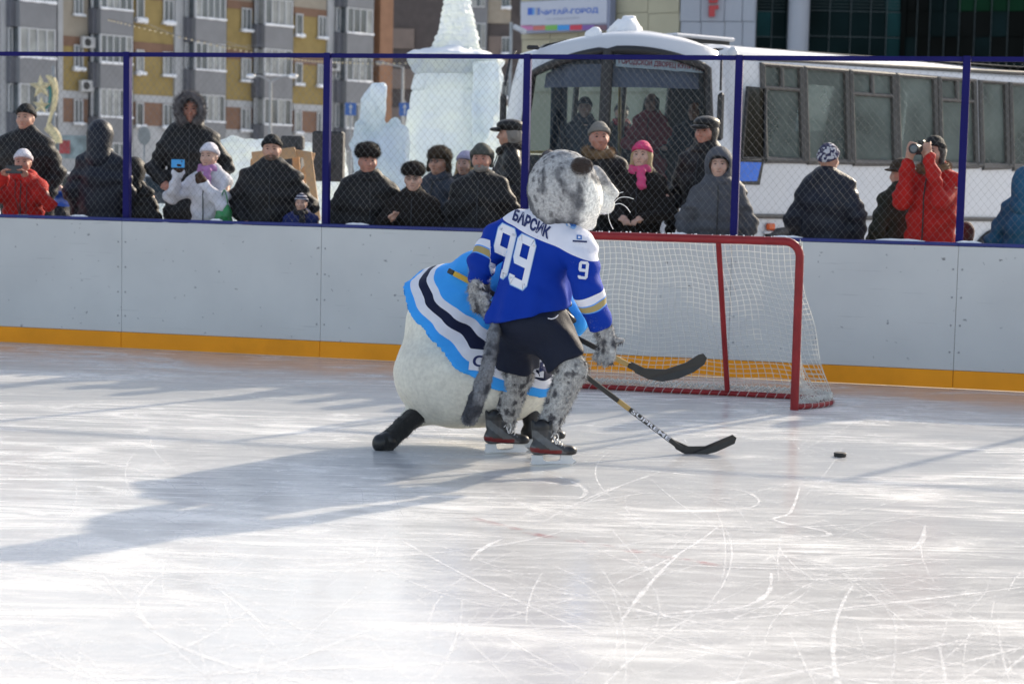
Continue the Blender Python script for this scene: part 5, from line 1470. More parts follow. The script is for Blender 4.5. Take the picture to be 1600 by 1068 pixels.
# kiosk panel with red patch, parked cars
m_ = P(118, 230, 60)
ks = thing('advertising_board', 'small advertising board with a red patch far behind the people on the left', 'board', (m_[0], m_[1], 0))
b = MB(); b.box(m_, (1.15, 0.12, 0.75), None, bev=0.02); pn = b.obj('panel', mat('board_grey', (0.22, 0.27, 0.27, 1), 0.5, var=0.5, vscale=3), ks)
b = MB(); b.box(m_ + np.array([-0.33, -0.07, 0]), (0.34, 0.02, 0.42), None, bev=0.005); b.obj('poster', mat('poster_red', (0.36, 0.05, 0.05, 1), 0.5, var=0.4, vscale=5), pn)
for dx in (-0.5, 0.5):
    b = MB(); b.tube([m_ + np.array([dx, 0.08, -m_[2]]), m_ + np.array([dx, 0.08, 0.3])], 0.04, 8); b.obj('leg', M_POLE, ks)
def car(px, D, yaw, col, label, z=0.0):
    o_ = XZ(px, D, 0); t = thing('parked_car', label, 'car', (o_[0], o_[1], z), yaw, 'parked cars', local=True)
    pm = mat('car_paint_%d' % int(px), (*col, 1), 0.25, coat=0.6, var=0.03)
    side = [(-2.1, 0.35), (-2.12, 0.75), (-1.9, 0.92), (-1.55, 0.96), (-1.0, 1.40), (0.35, 1.44), (1.0, 0.98), (1.9, 0.85), (2.15, 0.65), (2.12, 0.32)]
    b = MB(); v = []
    ws = [0.80, 0.84, 0.83, 0.80, 0.62, 0.62, 0.80, 0.80, 0.80, 0.78]
    n = len(side)
    for s_ in (-1, 1):
        for (x, zq), w in zip(side, ws): v.append((x, s_ * w, zq))
    f = [tuple(range(n)), tuple(range(n, 2 * n))[::-1]] + [(k, n + k, n + (k + 1) % n, (k + 1) % n) for k in range(n)]
    b.add(v, f); b.obj('body', pm, t)
    gl = mat('car_glass', (0.02, 0.03, 0.035, 1), 0.08)
    b = MB(); b.add([(-1.5, -.77, 1.0), (-1.5, .77, 1.0), (-1.03, .6, 1.38), (-1.03, -.6, 1.38)], [(0, 1, 2, 3)]); b.v = [(x - 0.012, y, q + 0.012) for x, y, q in b.v]; b.obj('rear_window', gl, t)
    b = MB(); b.add([(0.97, -.77, 1.0), (0.97, .77, 1.0), (0.38, .6, 1.41), (0.38, -.6, 1.41)], [(3, 2, 1, 0)]); b.v = [(x + 0.012, y, q + 0.012) for x, y, q in b.v]; b.obj('windscreen', gl, t)
    for s_ in (-1, 1):
        b = MB(); w0, w1 = 0.812 * s_, 0.645 * s_
        b.add([(-1.35, w0, 1.0), (0.85, w0, 1.0), (0.3, w1, 1.37), (-0.95, w1, 1.35)], [(0, 1, 2, 3)]); b.obj('side_window', gl, t)
        for x in (-1.3, 1.35):
            b = MB(); b.lathe([(0.16, -0.1), (0.31, -0.1), (0.33, -0.05), (0.33, 0.05), (0.31, 0.1), (0.16, 0.1)], (x, 0.74 * s_, 0.33), 20, [[1, 0, 0], [0, 0, 1], [0, -1, 0]]); b.obj('wheel', M_RUB, t)
    b = MB(); b.box((-0.3, 0, 1.455), (1.2, 1.1, 0.06), None, bev=0.03); b.obj('roof_snow', M_SNOW, t)
car(112, 62, rad(60), (0.04, 0.05, 0.07), 'dark parked car with snow on its roof behind the red jacket')
car(250, 56, rad(20), (0.03, 0.035, 0.04), 'black parked car with snow on its roof left of the tall hooded man')
car(206, 80, rad(-15), (0.03, 0.04, 0.10), 'dark blue parked car far off below the round sign')
# ================================================================== the two costumed skaters
def attr_mat(name, attr, stops, rough=0.8, bump=0.0, bscale=60, sheen=0.0, grain=0.0, gscale=40, weave=0.0):
    # colour bands from a float attribute, sharp edges
    m, nt, b = new_mat(name); L = nt.links.new
    at = nt.nodes.new('ShaderNodeAttribute'); at.attribute_name = attr
    rp = nt.nodes.new('ShaderNodeValToRGB'); rp.color_ramp.interpolation = 'CONSTANT'
    while len(rp.color_ramp.elements) < len(stops): rp.color_ramp.elements.new(1.0)
    for e, (p, c) in zip(rp.color_ramp.elements, stops): e.position = p; e.color = (*c, 1)
    L(at.outputs['Fac'], rp.inputs['Fac'])
    tc = nt.nodes.new('ShaderNodeTexCoord'); n = nt.nodes.new('ShaderNodeTexNoise'); n.inputs['Scale'].default_value = 7; n.inputs['Detail'].default_value = 5; L(tc.outputs['Object'], n.inputs['Vector'])
    r = nt.nodes.new('ShaderNodeMapRange'); r.inputs[3].default_value = 0.88; r.inputs[4].default_value = 1.1; L(n.outputs['Fac'], r.inputs[0])
    mx = nt.nodes.new('ShaderNodeMix'); mx.data_type = 'RGBA'; mx.blend_type = 'MULTIPLY'; mx.inputs['Factor'].default_value = 1
    L(rp.outputs['Color'], mx.inputs['A']); L(r.outputs[0], mx.inputs['B']); L(mx.outputs['Result'], b.inputs['Base Color'])
    b.inputs['Roughness'].default_value = rough; b.inputs['Sheen Weight'].default_value = sheen; b.inputs['Specular IOR Level'].default_value = .15
    nb = nt.nodes.new('ShaderNodeTexNoise'); nb.inputs['Scale'].default_value = bscale; nb.inputs['Detail'].default_value = 3; L(tc.outputs['Object'], nb.inputs['Vector'])
    bp_ = nt.nodes.new('ShaderNodeBump'); bp_.inputs['Strength'].default_value = bump; bp_.inputs['Distance'].default_value = 0.01; L(nb.outputs['Fac'], bp_.inputs['Height']); L(bp_.outputs[0], b.inputs['Normal'])
    return m
def col_mat(name, attr='Col', rough=0.9, noise=0.25, nscale=70, bump=0.5, bscale=120, sheen=0.0):
    m, nt, b = new_mat(name); L = nt.links.new
    at = nt.nodes.new('ShaderNodeAttribute'); at.attribute_name = attr
    tc = nt.nodes.new('ShaderNodeTexCoord'); n = nt.nodes.new('ShaderNodeTexNoise'); n.inputs['Scale'].default_value = nscale; n.inputs['Detail'].default_value = 5; L(tc.outputs['Object'], n.inputs['Vector'])
    r = nt.nodes.new('ShaderNodeMapRange'); r.inputs[1].default_value = 0.3; r.inputs[2].default_value = 0.7; r.inputs[3].default_value = 1 - noise; r.inputs[4].default_value = 1 + noise; L(n.outputs['Fac'], r.inputs[0])
    mx = nt.nodes.new('ShaderNodeMix'); mx.data_type = 'RGBA'; mx.blend_type = 'MULTIPLY'; mx.inputs['Factor'].default_value = 1
    L(at.outputs['Color'], mx.inputs['A']); L(r.outputs[0], mx.inputs['B']); L(mx.outputs['Result'], b.inputs['Base Color'])
    b.inputs['Roughness'].default_value = rough; b.inputs['Sheen Weight'].default_value = sheen
    nb = nt.nodes.new('ShaderNodeTexNoise'); nb.inputs['Scale'].default_value = bscale; nb.inputs['Detail'].default_value = 4; L(tc.outputs['Object'], nb.inputs['Vector'])
    bp_ = nt.nodes.new('ShaderNodeBump'); bp_.inputs['Strength'].default_value = bump; bp_.inputs['Distance'].default_value = 0.01; L(nb.outputs['Fac'], bp_.inputs['Height']); L(bp_.outputs[0], b.inputs['Normal'])
    return m
def sstep(a, b, x): t = np.clip((x - a) / (b - a), 0, 1); return t * t * (3 - 2 * t)
def mixc(a, b, t): return np.array(a)[None, :] * (1 - t[:, None]) + np.array(b)[None, :] * t[:, None] if np.ndim(a) == 1 and np.ndim(b) == 1 else a * (1 - t[:, None]) + np.array(b) * t[:, None]
CD = 10.75
def c_(x, y, dz=0.0): return P(x, y, CD + dz)
FH = unit([0.90, 0.43, 0.0])
FT = unit([0.74, 0.67, 0.0])
cat = thing('person', 'person skating in a grey spotted big cat costume and blue number 99 jersey', 'person', G(850, 716))
M_FUR = col_mat('spotted_fur', noise=0.30, sheen=0.0)
HC = c_(879, 294)
# --- body: head, neck, trunk, limbs and hands in one surface
RSH, REL, RWR = c_(907, 385, -.17), c_(917, 448, -.27), c_(944, 518, -.20)
LSH, LEL, LWR = c_(774, 374, .20), c_(752, 412, .14), c_(748, 452, .14)
RHIP, RKN, RAN = c_(855, 512, -.10), c_(893, 577, -.14), c_(857, 668, -.08)
LHIP, LKN, LAN = c_(806, 512, .10), c_(808, 588, .20), c_(785, 665, .33)
RPALM = c_(949, 536, -.20)
rf = [([(940, 540), (934, 551), (929, 560)], .03), ([(944, 545), (940, 557), (936, 566)], .0), ([(951, 547), (948, 560), (945, 571)], -.02), ([(957, 545), (957, 557), (954, 567)], -.04)]
def cat_fur(p):
    d = ell(p, c_(879, 296), (.205, .20, .228)); d = smin(d, ell(p, c_(884, 328, .01), (.175, .17, .115)), .06)
    m = ell(p, c_(900, 308, .03), (.15, .17, .155)); d = smin(d, m, .06)
    d = smin(d, seg(p, c_(925, 312, .09), c_(945, 319, .14), .074, .060), .02)          # muzzle
    d = smin(d, seg(p, c_(930, 270, .06), c_(959, 302, .14), .045, .030), .02)          # brow and bridge
    d = smin(d, seg(p, c_(905, 340, .03), c_(918, 347, .07), .055, .05), .04)          # chin
    d = smin(d, seg(p, c_(872, 335), c_(858, 372), .14, .12), .04)
    d = smin(d, seg(p, c_(856, 378), c_(830, 490), .13, .14), .06)
    d = smin(d, chain(p, [RSH, REL, RWR], [.075, .065, .05]), .05)
    d = smin(d, chain(p, [LSH, LEL, LWR], [.075, .065, .055]), .05)
    d = smin(d, chain(p, [RHIP, RKN, RAN], [.11, .088, .062], .03), .06)
    d = smin(d, chain(p, [LHIP, LKN, LAN], [.11, .088, .066], .03), .06)
    d = smin(d, seg(p, RWR, RPALM, .048, .052), .03)
    for pts, dz in rf:
        q = [c_(x, y, -.20 + dz) for x, y in pts]
        d = smin(d, chain(p, q, [.021, .0185, .015]), .012)
    d = smin(d, chain(p, [c_(957, 530, -.2), c_(966, 533, -.2), c_(972, 532, -.2)], [.022, .018, .014]), .015)
    lh = c_(748, 466, .16); d = smin(d, seg(p, LWR, lh, .055, .055), .03)
    for k in range(4):
        a = c_(752 + k * 1.0, 458 + k * 10, .06 + k * .012); e = c_(765 - k * 1.5, 464 + k * 10, .05); d = smin(d, chain(p, [c_(742, 456 + k * 9, .12), a, e], [.02, .018, .015]), .012)
    d = smin(d, chain(p, [c_(740, 450, .1), c_(742, 440, .05), c_(752, 446, .03)], [.02, .018, .015]), .012)
    return d
lo = np.min([HC - .27, RPALM - .2, LWR - .2, RAN - .1, LAN - .1, c_(740, 490, .2) - .1], axis=0); hi = np.max([HC + .27, RPALM + .2, LAN + .15, c_(975, 300, .25), RKN + .15], axis=0)
def fur_col(p):
    n1 = fbm(p, 5.0, 3); n2 = fbm(p, 17.0, 5, 2); n3 = fbm(p, 60.0, 8, 2)
    t = sstep(-.30, .25, fbm(p * np.array([1.25, 1.25, .75]), 7.0, 3) + .22 * n2); col = mixc((.42, .42, .425), (.115, .118, .13), t)
    # rosette-like dark spots on limbs and head
    q = p + 0.012 * np.stack([vnoise(p, 30, 1), vnoise(p, 30, 2), vnoise(p, 30, 3)], 1)
    cell_ = 0.046; g = q / np.array([cell_, cell_, cell_ * 1.25]); f0 = np.floor(g); best = np.full(len(p), 9.0)
    for dx in (-1, 0, 1):
        for dy in (-1, 0, 1):
            for dz in (-1, 0, 1):
                cc_ = f0 + [dx, dy, dz]
                h = np.abs(np.sin(cc_ @ np.array([12.9898, 78.233, 37.719])) * 43758.5453) % 1.0; h2 = (h * 57.3) % 1.0; h3 = (h * 91.7) % 1.0
                ctr_ = cc_ + 0.2 + 0.6 * np.stack([h, h2, h3], 1); dd = np.linalg.norm((g - ctr_) * np.array([1, 1, .8]), axis=1) + 0.25 * (h2 > .72)
                best = np.minimum(best, dd)
    low = p[:, 2] < c_(850, 480)[2]
    lim = np.where(low, .40, .29) + .05 * n3
    sp = sstep(0.08, -0.08, best - lim)
    # legs: pale with crisp spots on the inner side, darker at the back
    leg = low.astype(float); back = sstep(.02, -.06, (p - np.array([0, 0, 0])) @ FT - (c_(845, 600) @ FT) + 0.0 * n1)
    col = col * (1 - leg[:, None]) + leg[:, None] * mixc((.46, .46, .455), (.17, .17, .185), np.clip(.25 + .5 * n1 + .25 * n3, 0, 1))
    col = mixc(col, (.045, .045, .055), sp * np.where(low, .92, .75))
    # white cheeks, muzzle and chin
    s_ = (p - HC) @ FH; zz_ = p[:, 2] - HC[2]
    w = sstep(.0, .05, s_ + .02 * n2 + .015 * n3 - .02) * sstep(.075, .03, zz_ + .02 * n2) * (p[:, 2] > c_(880, 380)[2])
    br = sstep(.05, .02, np.minimum(ell(p, c_(937, 268, .08), (.08, .2, .05)), seg(p, c_(927, 285, .03), c_(917, 330, .0), .03, .022)))
    mz = sstep(.05, .0, ell(p, c_(938, 322, .1), (.09, .2, .05)))
    w = np.clip(np.maximum(w * (1 - .85 * br), mz), 0, 1)
    top = sstep(.012, -.006, seg(p, c_(936, 268, .06), c_(961, 306, .14), .034, .018))
    col = mixc(col, (.82, .81, .77), w); col = mixc(col, (.25, .25, .26), top * .8)
    return col
cat_body = solid('body', cat_fur, lo, hi, .0115, M_FUR, cat, disp=lambda p: .004 * fbm(p, 45, 2, 2), attrs={'Col': fur_col},
                 fur=dict(count=42000, length=.021, width=.0019, seed=4, droop=(-.3, -.2, -.5), jit=.28, lenfn=lambda p: np.where(p[:, 2] > c_(880, 365)[2], .42, 1.0)))
# ears
M_EARD = mat('ear_dark', (.030, .018, .014, 1), .95, sheen=.3, bump=.5, bscale=150)
def ear(cx, cy, dz, n, nm='ear'):
    c = c_(cx, cy, dz); n = unit(n); u = unit(np.cross(n, [0, 0, 1])); v = np.cross(u, n); R = np.array([u, v, n])
    fn = lambda p: np.maximum(ell(p, c, (.064, .050, .028), R), -ell(p, c + n * .032, (.056, .042, .018), R))
    o = solid(nm, fn, c - .1, c + .1, .008, M_FUR, cat, attrs={'Col': lambda p: np.tile([.11, .105, .11], (len(p), 1)) * (1 + .2 * vnoise(p, 40, 3))[:, None]}, fur=dict(count=900, length=.012, width=.0014, seed=6))
    solid('ear_inner', lambda p: ell(p, c + n * .010, (.060, .046, .019), R) + .004 * vnoise(p, 70, 2), c - .08, c + .08, .007, M_EARD, o, fur=dict(count=500, length=.012, width=.0015, seed=9))
ear(909, 259, -.17, [.10, -.96, .25])
ear(855, 246, .15, [-.75, .35, .55])
# tail
tp_ = spline([c_(775, 500, -.05), c_(771, 530, -.14), c_(764, 565, -.2), c_(754, 600, -.22), c_(743, 630, -.22), c_(734, 652, -.2)], 3)
def tail_fn(p): return chain(p, tp_, list(np.interp(np.linspace(0, 1, len(tp_)), [0, .3, .7, 1], [.031, .039, .047, .045])), .0)
tl = np.array(tp_)
solid('tail', tail_fn, tl.min(0) - .1, tl.max(0) + .1, .011, M_FUR, cat, disp=lambda p: .006 * fbm(p, 30, 3, 2), attrs={'Col': lambda p: mixc((.20, .205, .222), (.05, .053, .065), sstep(-.4, .5, fbm(p, 16, 3)))},
      fur=dict(count=8000, length=.015, width=.0014, seed=14, droop=(-.1, 0, -.9), jit=.5))
# whiskers
M_WHISK = mat('whisker', (.75, .75, .72, 1), .5)
wb_ = MB()
for pts in (((958, 318), (968, 309), (980, 308), (990, 311)), ((957, 321), (968, 318), (978, 323), (985, 332)), ((950, 326), (951, 340), (954, 350), (958, 358)), ((958, 316), (966, 303), (974, 300))):
    wb_.tube(spline([c_(x, y, .06) for x, y in pts], 4), .0024, 5)
wb_.obj('whiskers', M_WHISK, cat)
nb_ = MB(); nb_.sphere(c_(961, 309, .15), (.016, .03, .013), 10, 8); nb_.obj('nose', M_EARD, cat)
# --- jersey
JB = (.003, .034, .33); JW = (.70, .71, .80); JG = (.36, .29, .13)
hemA = c_(765, 503, 0); hemN = unit([-.20, -.02, .98])
yokeA = c_(868, 393, -.15); yokeN = unit([.40, .10, .90])
def jersey_core(p):
    d = chain(p, [c_(862, 368, .02), c_(838, 425, .02), c_(822, 505, .02)], [.165, .205, .22], .0)
    d = smin(d, seg(p, c_(790, 366, .16), c_(898, 388, -.12), .095, .105), .08)
    d = smin(d, chain(p, [c_(812, 352, .10), c_(845, 358, .03), c_(880, 372, -.05)], [.095, .115, .11], .03), .06)
    return d
def jersey_sleeves(p):
    d = chain(p, [c_(905, 387, -.16), REL, c_(938, 508, -.21)], [.103, .086, .070], .03)
    d = np.minimum(d, chain(p, [c_(776, 376, .18), c_(753, 410, .13), c_(749, 436, .12)], [.095, .082, .064], .03))
    return d
def jersey_fn(p):
    d = jersey_core(p)
    d = d + .013 * np.sin(p @ np.array([24, 10, 30]) + 3.0 * vnoise(p, 5, 4)) * sstep(.26, .0, (p - hemA) @ hemN) * (.5 + .5 * vnoise(p, 3, 8)) + .006 * fbm(p, 6.5, 6)
    hh = (p - hemA) @ hemN; q_ = p - c_(824, 500, .0); an = np.arctan2(q_[:, 1], q_[:, 0])
    d = d - .020 * sstep(.22, .0, hh) - .012 * sstep(.30, .0, hh) * np.sin(an * 8 + 2.2 * vnoise(p, 4, 5))
    d = smax(d, -hh + .012 * vnoise(p, 5, 2), .012)
    e = jersey_sleeves(p) + .006 * np.sin(p @ np.array([20, 8, 48]) + 2.5 * vnoise(p, 7, 3)) + .004 * fbm(p, 11, 6)
    return smin(d, e, .05)
def cuffcut(fn):
    eR = unit(RWR - REL); eL = unit(c_(749, 446, .12) - c_(753, 410, .13))
    def f(p):
        d = fn(p)
        a = (p - c_(941, 511, -.21)) @ eR; near = np.linalg.norm(p - c_(941, 511, -.21), axis=1) < .16
        d = np.where(near, smax(d, a, .012), d)
        a = (p - c_(749, 443, .12)) @ eL; near = np.linalg.norm(p - c_(749, 443, .12), axis=1) < .12
        return np.where(near, smax(d, a, .012), d)
    return f
def jersey_band(p):
    # 0 blue, .3 white, .5 gold, .7 light blue edge
    v = np.zeros(len(p)); yk = (p - yokeA) @ yokeN - .035 * np.clip(((p - yokeA) @ unit([.66, -.75, 0])) / .2, -.6, 1.4) ** 2
    v = np.clip(.5 + yk * 2.0, 0, 1)
    return v
def sleeve_band(p):
    e = unit(RWR - REL); t = (p - REL) @ e; r = np.linalg.norm(p - REL - np.outer(np.clip(t, -.02, 1), e), axis=1)
    a = np.where((r < .125) & (t > -.05), t, -.05)
    e2 = unit(LEL - LSH); t2 = (p - LSH) @ e2; r2 = np.linalg.norm(p - LSH - np.outer(t2, e2), axis=1)
    b_ = np.where((r2 < .12) & (t2 > .0) & ((p - c_(769, 400, .1)) @ unit([-1, .2, 0]) > -0.0), t2 - .02, -.05)
    return np.clip((np.maximum(a, b_) + .05) * 2.0, 0, 1)
def jersey_mat():
    m = attr_mat('cat_jersey', 'yoke', [(0, JB), (.5, JW)], rough=.75, bump=.25, bscale=260)
    nt = m.node_tree; L = nt.links.new
    rp1 = [n for n in nt.nodes if n.type == 'VALTORGB'][0]; mul = [n for n in nt.nodes if n.type == 'MIX'][0]
    at = nt.nodes.new('ShaderNodeAttribute'); at.attribute_name = 'sleeve'
    rp = nt.nodes.new('ShaderNodeValToRGB'); rp.color_ramp.interpolation = 'CONSTANT'
    st_ = [(0, (0, 0, 0)), (.17, JW), (.265, srgb(90, 150, 225)[:3]), (.28, JG), (.355, srgb(90, 150, 225)[:3]), (.37, (0, 0, 0))]
    while len(rp.color_ramp.elements) < len(st_): rp.color_ramp.elements.new(1.0)
    for e, (p, c) in zip(rp.color_ramp.elements, st_): e.position = p; e.color = (*c, 1)
    L(at.outputs['Fac'], rp.inputs['Fac'])
    g1 = nt.nodes.new('ShaderNodeMath'); g1.operation = 'GREATER_THAN'; g1.inputs[1].default_value = .17; L(at.outputs['Fac'], g1.inputs[0])
    g2 = nt.nodes.new('ShaderNodeMath'); g2.operation = 'LESS_THAN'; g2.inputs[1].default_value = .37; L(at.outputs['Fac'], g2.inputs[0])
    g = nt.nodes.new('ShaderNodeMath'); g.operation = 'MULTIPLY'; L(g1.outputs[0], g.inputs[0]); L(g2.outputs[0], g.inputs[1])
    mx = nt.nodes.new('ShaderNodeMix'); mx.data_type = 'RGBA'; L(g.outputs[0], mx.inputs['Factor']); L(rp1.outputs['Color'], mx.inputs['A']); L(rp.outputs['Color'], mx.inputs['B'])
    L(mx.outputs['Result'], mul.inputs['A'])
    return m
jl = np.min([c_(735, 515, .1), c_(735, 330, .3), c_(960, 520, -.4)], axis=0) - .05; jh = np.max([c_(965, 330, .2), c_(735, 330, .35)], axis=0) + .05
jersey = solid('jersey', cuffcut(jersey_fn), jl, jh, .0105, jersey_mat(), cat, attrs={'yoke': jersey_band, 'sleeve': sleeve_band})
JBV = bvh_of(jersey)
yp = []
for x, y in ((790, 346), (846, 376), (906, 403)):
    d = Vector(unit(P(x, y, CD) - CAMP)); h = JBV.ray_cast(Vector(CAMP), d)[0]
    if h is not None: yp.append(np.array(h))
if len(yp) == 3:                           # lay the edge of the yoke through three points of the cloth
    n_ = unit(np.cross(yp[1] - yp[0], yp[2] - yp[0])); n_ = n_ if n_[2] > 0 else -n_
    if n_[2] < .35: n_ = unit(np.cross(unit(yp[2] - yp[0]), unit(np.cross([0, 0, 1.0], yp[2] - yp[0])))); n_ = n_ if n_[2] > 0 else -n_
    V_ = np.zeros(len(jersey.data.vertices) * 3); jersey.data.vertices.foreach_get('co', V_); V_ = V_.reshape(-1, 3)
    jersey.data.attributes['yoke'].data.foreach_set('value', np.clip(.5 + 2 * ((V_ - yp[1]) @ n_), 0, 1).astype(np.float32))
M_LETTW = mat('letter_white', (.72, .73, .80, 1), .7, var=.03)
M_LETTB = mat('letter_navy', (.012, .022, .11, 1), .7, var=.05)
M_LETTE = mat('letter_edge', (.25, .45, .75, 1), .7, var=.03)
VIEW = np.array(_F)
def wrap_px(name, V, F, cx, cy, ux, uy, vx, vy, m, lift=.004, D=CD, bvh=None, par=None):
    # V in units: 1 = the vector (ux,uy) px along, (vx,vy) px up, on the surface seen there
    c0 = P(cx, cy, D); k = D / FPX
    u = (CR * ux - CU * uy) * k; v = (CR * vx - CU * vy) * k
    d = unit(P(cx, cy, D) - CAMP)
    return wrap(name, V, F, c0, u, v, d, bvh or JBV, m, par or jersey, lift)
def numeral9(w=1.0):
    # a squared athletic 9, as an outline polygon with hole, built from strips; 1 wide, 1 high, centred
    t = .29; tv = .16; ch = .16
    outer = [(-.5 + ch, .5), (.5 - ch, .5), (.5, .5 - ch * .7), (.5, -.5 + ch * .7), (.5 - ch, -.5), (-.5 + ch, -.5), (-.5, -.5 + ch * .7), (-.5, -.28)]
    rects = []
    def R(x0, x1, y0, y1): rects.append([(x0, y0), (x1, y0), (x1, y1), (x0, y1)])
    R(-.5 + ch, .5 - ch, .5 - tv, .5)                      # top bar
    R(-.5, -.5 + t, .02, .5 - ch * .7); R(.5 - t, .5, -.5 + ch * .7, .5 - ch * .7)   # verticals
    R(-.5 + t, .5 - t, -.09, .02 + tv * .35)               # middle bar
    R(-.5 + ch, .5 - ch, -.5, -.5 + tv); R(-.5, -.5 + t, -.5 + ch * .7, -.31)         # bottom bar and stub
    P2 = [[(-.5, .5 - ch * .7), (-.5 + t, .5 - ch * .7), (-.5 + t, .5 - tv), (-.5 + ch, .5 - tv), (-.5 + ch, .5)], [(.5, .5 - ch * .7), (.5 - ch, .5), (.5 - ch, .5 - tv), (.5 - t, .5 - tv), (.5 - t, .5 - ch * .7)],
          [(-.5, -.5 + ch * .7), (-.5 + ch, -.5), (-.5 + ch, -.5 + tv), (-.5 + t, -.5 + tv), (-.5 + t, -.5 + ch * .7)], [(.5, -.5 + ch * .7), (.5 - t, -.5 + ch * .7), (.5 - t, -.5 + tv), (.5 - ch, -.5 + tv), (.5 - ch, -.5)],
          [(-.5, .02), (-.5 + .12, -.09), (-.5 + t, -.09), (-.5 + t, .02)]]
    V = []; F = []
    for q in rects + P2:
        o = len(V); V += [(x, y, 0) for x, y in q]; F.append(tuple(range(o, o + len(q))))
    return np.array(V, float), F
N9 = subdivide(*numeral9(), .11)
def grow(V, k): V = V.copy(); V[:, 0] *= 1 + k; V[:, 1] *= 1 + k * .55; return V
for cx, cy in ((785.5, 392), (816, 409)):
    wrap_px('number_edge', grow(N9[0], .07), N9[1], cx, cy, 27.5, 13, 18, -77, M_LETTE, .003)
    wrap_px('number', N9[0], N9[1], cx, cy, 27.5, 13, 18, -77, M_LETTW, .0055)
wrap_px('number', N9[0], N9[1], 911.5, 422, 15, 1.5, 3, -27, M_LETTW, .005)
NM = subdivide(*text_mesh('БАРСИК', 1.0, .048, 1.0, 1.0), .05)
wrap_px('name_lettering', NM[0], NM[1], 830.5, 349, 56, 30, 5.5, -19, M_LETTB, .004)
SQ = np.array([(-.5, -.5, 0), (.5, -.5, 0), (.5, .5, 0), (-.5, .5, 0)], float)
def rect2(): return subdivide(SQ, [(0, 1, 2, 3)], .2)
M_LOGO = mat('patch_blue', (.05, .17, .5, 1), .6, var=.3, vscale=60)
r2 = rect2()
wrap_px('sponsor_mark', r2[0], r2[1], 905, 370.5, 8, 0.5, 0, -7, M_LOGO, .004)
q = r2[0] * .45; wrap_px('sponsor_mark', q, r2[1], 905, 370.5, 8, 0.5, 0, -7, M_LETTW, .006)
wrap_px('sponsor_line', r2[0], r2[1], 906, 377, 22, 1.2, 0, -2.6, M_LETTB, .004)
def blob_patch(cx, cy, w, h, seed, m, lift):
    r = random.Random(seed); n = 18; V = [(0, 0, 0)] + [(math.cos(2 * math.pi * k / n) * .5 * r.uniform(.6, 1.05), math.sin(2 * math.pi * k / n) * .5 * r.uniform(.6, 1.05), 0) for k in range(n)]
    F = [(0, 1 + k, 1 + (k + 1) % n) for k in range(n)]; V, F = subdivide(np.array(V), F, .25)
    wrap_px('shoulder_patch', V, F, cx, cy, w, 4, 0, -h, m, lift)
blob_patch(893, 350, 21, 15, 3, M_LETTE, .003); blob_patch(894, 350, 14, 9, 5, M_LOGO, .0045); blob_patch(889, 351, 7, 5, 8, M_LETTW, .006); blob_patch(897, 347, 6, 4, 2, mat('patch_grey', (.1, .13, .2, 1), .7), .006)
# --- shorts
M_SHORT = mat('navy_shorts', (.008, .012, .028, 1), .7, var=.15, vscale=5, bump=.3, bscale=180, spec=.25)
rkn = unit(RKN - RHIP); lkn = unit(LKN - LHIP)
def shorts_fn(p):
    d = ell(p, c_(828, 505, .0), (.205, .19, .17))
    a = smax(chain(p, [RHIP, RKN], [.136, .126]), (p - c_(886, 566, -.14)) @ rkn, .015)
    b_ = smax(chain(p, [LHIP, LKN], [.136, .122]), (p - c_(808, 578, .15)) @ lkn, .015)
    d = smin(d, smin(a, b_, .012), .05)
    return d + .007 * np.sin(p @ np.array([18, 30, 22]) + 2.5 * vnoise(p, 5, 7)) + .004 * fbm(p, 12, 9)
shorts = solid('shorts', shorts_fn, np.min([c_(760, 600, .3), c_(920, 600, -.35)], axis=0), np.max([c_(925, 470, -.3), c_(760, 465, .35)], axis=0), .0115, M_SHORT, cat)
sw = MB(); sbv = bvh_of(shorts)
sw_pts = [P(x, y, CD) for x, y in ((856, 497), (862, 498), (868, 496), (872, 492))]
o_ = []
for p in spline(sw_pts, 4):
    d = Vector(unit(p - CAMP)); h = sbv.ray_cast(Vector(p) - d, d)[0]
    if h is not None: o_.append(np.array(h) - np.array(d) * .002)
if len(o_) > 3: sw.tube(o_, .0035, 5); sw.obj('piping', M_LETTW, shorts)
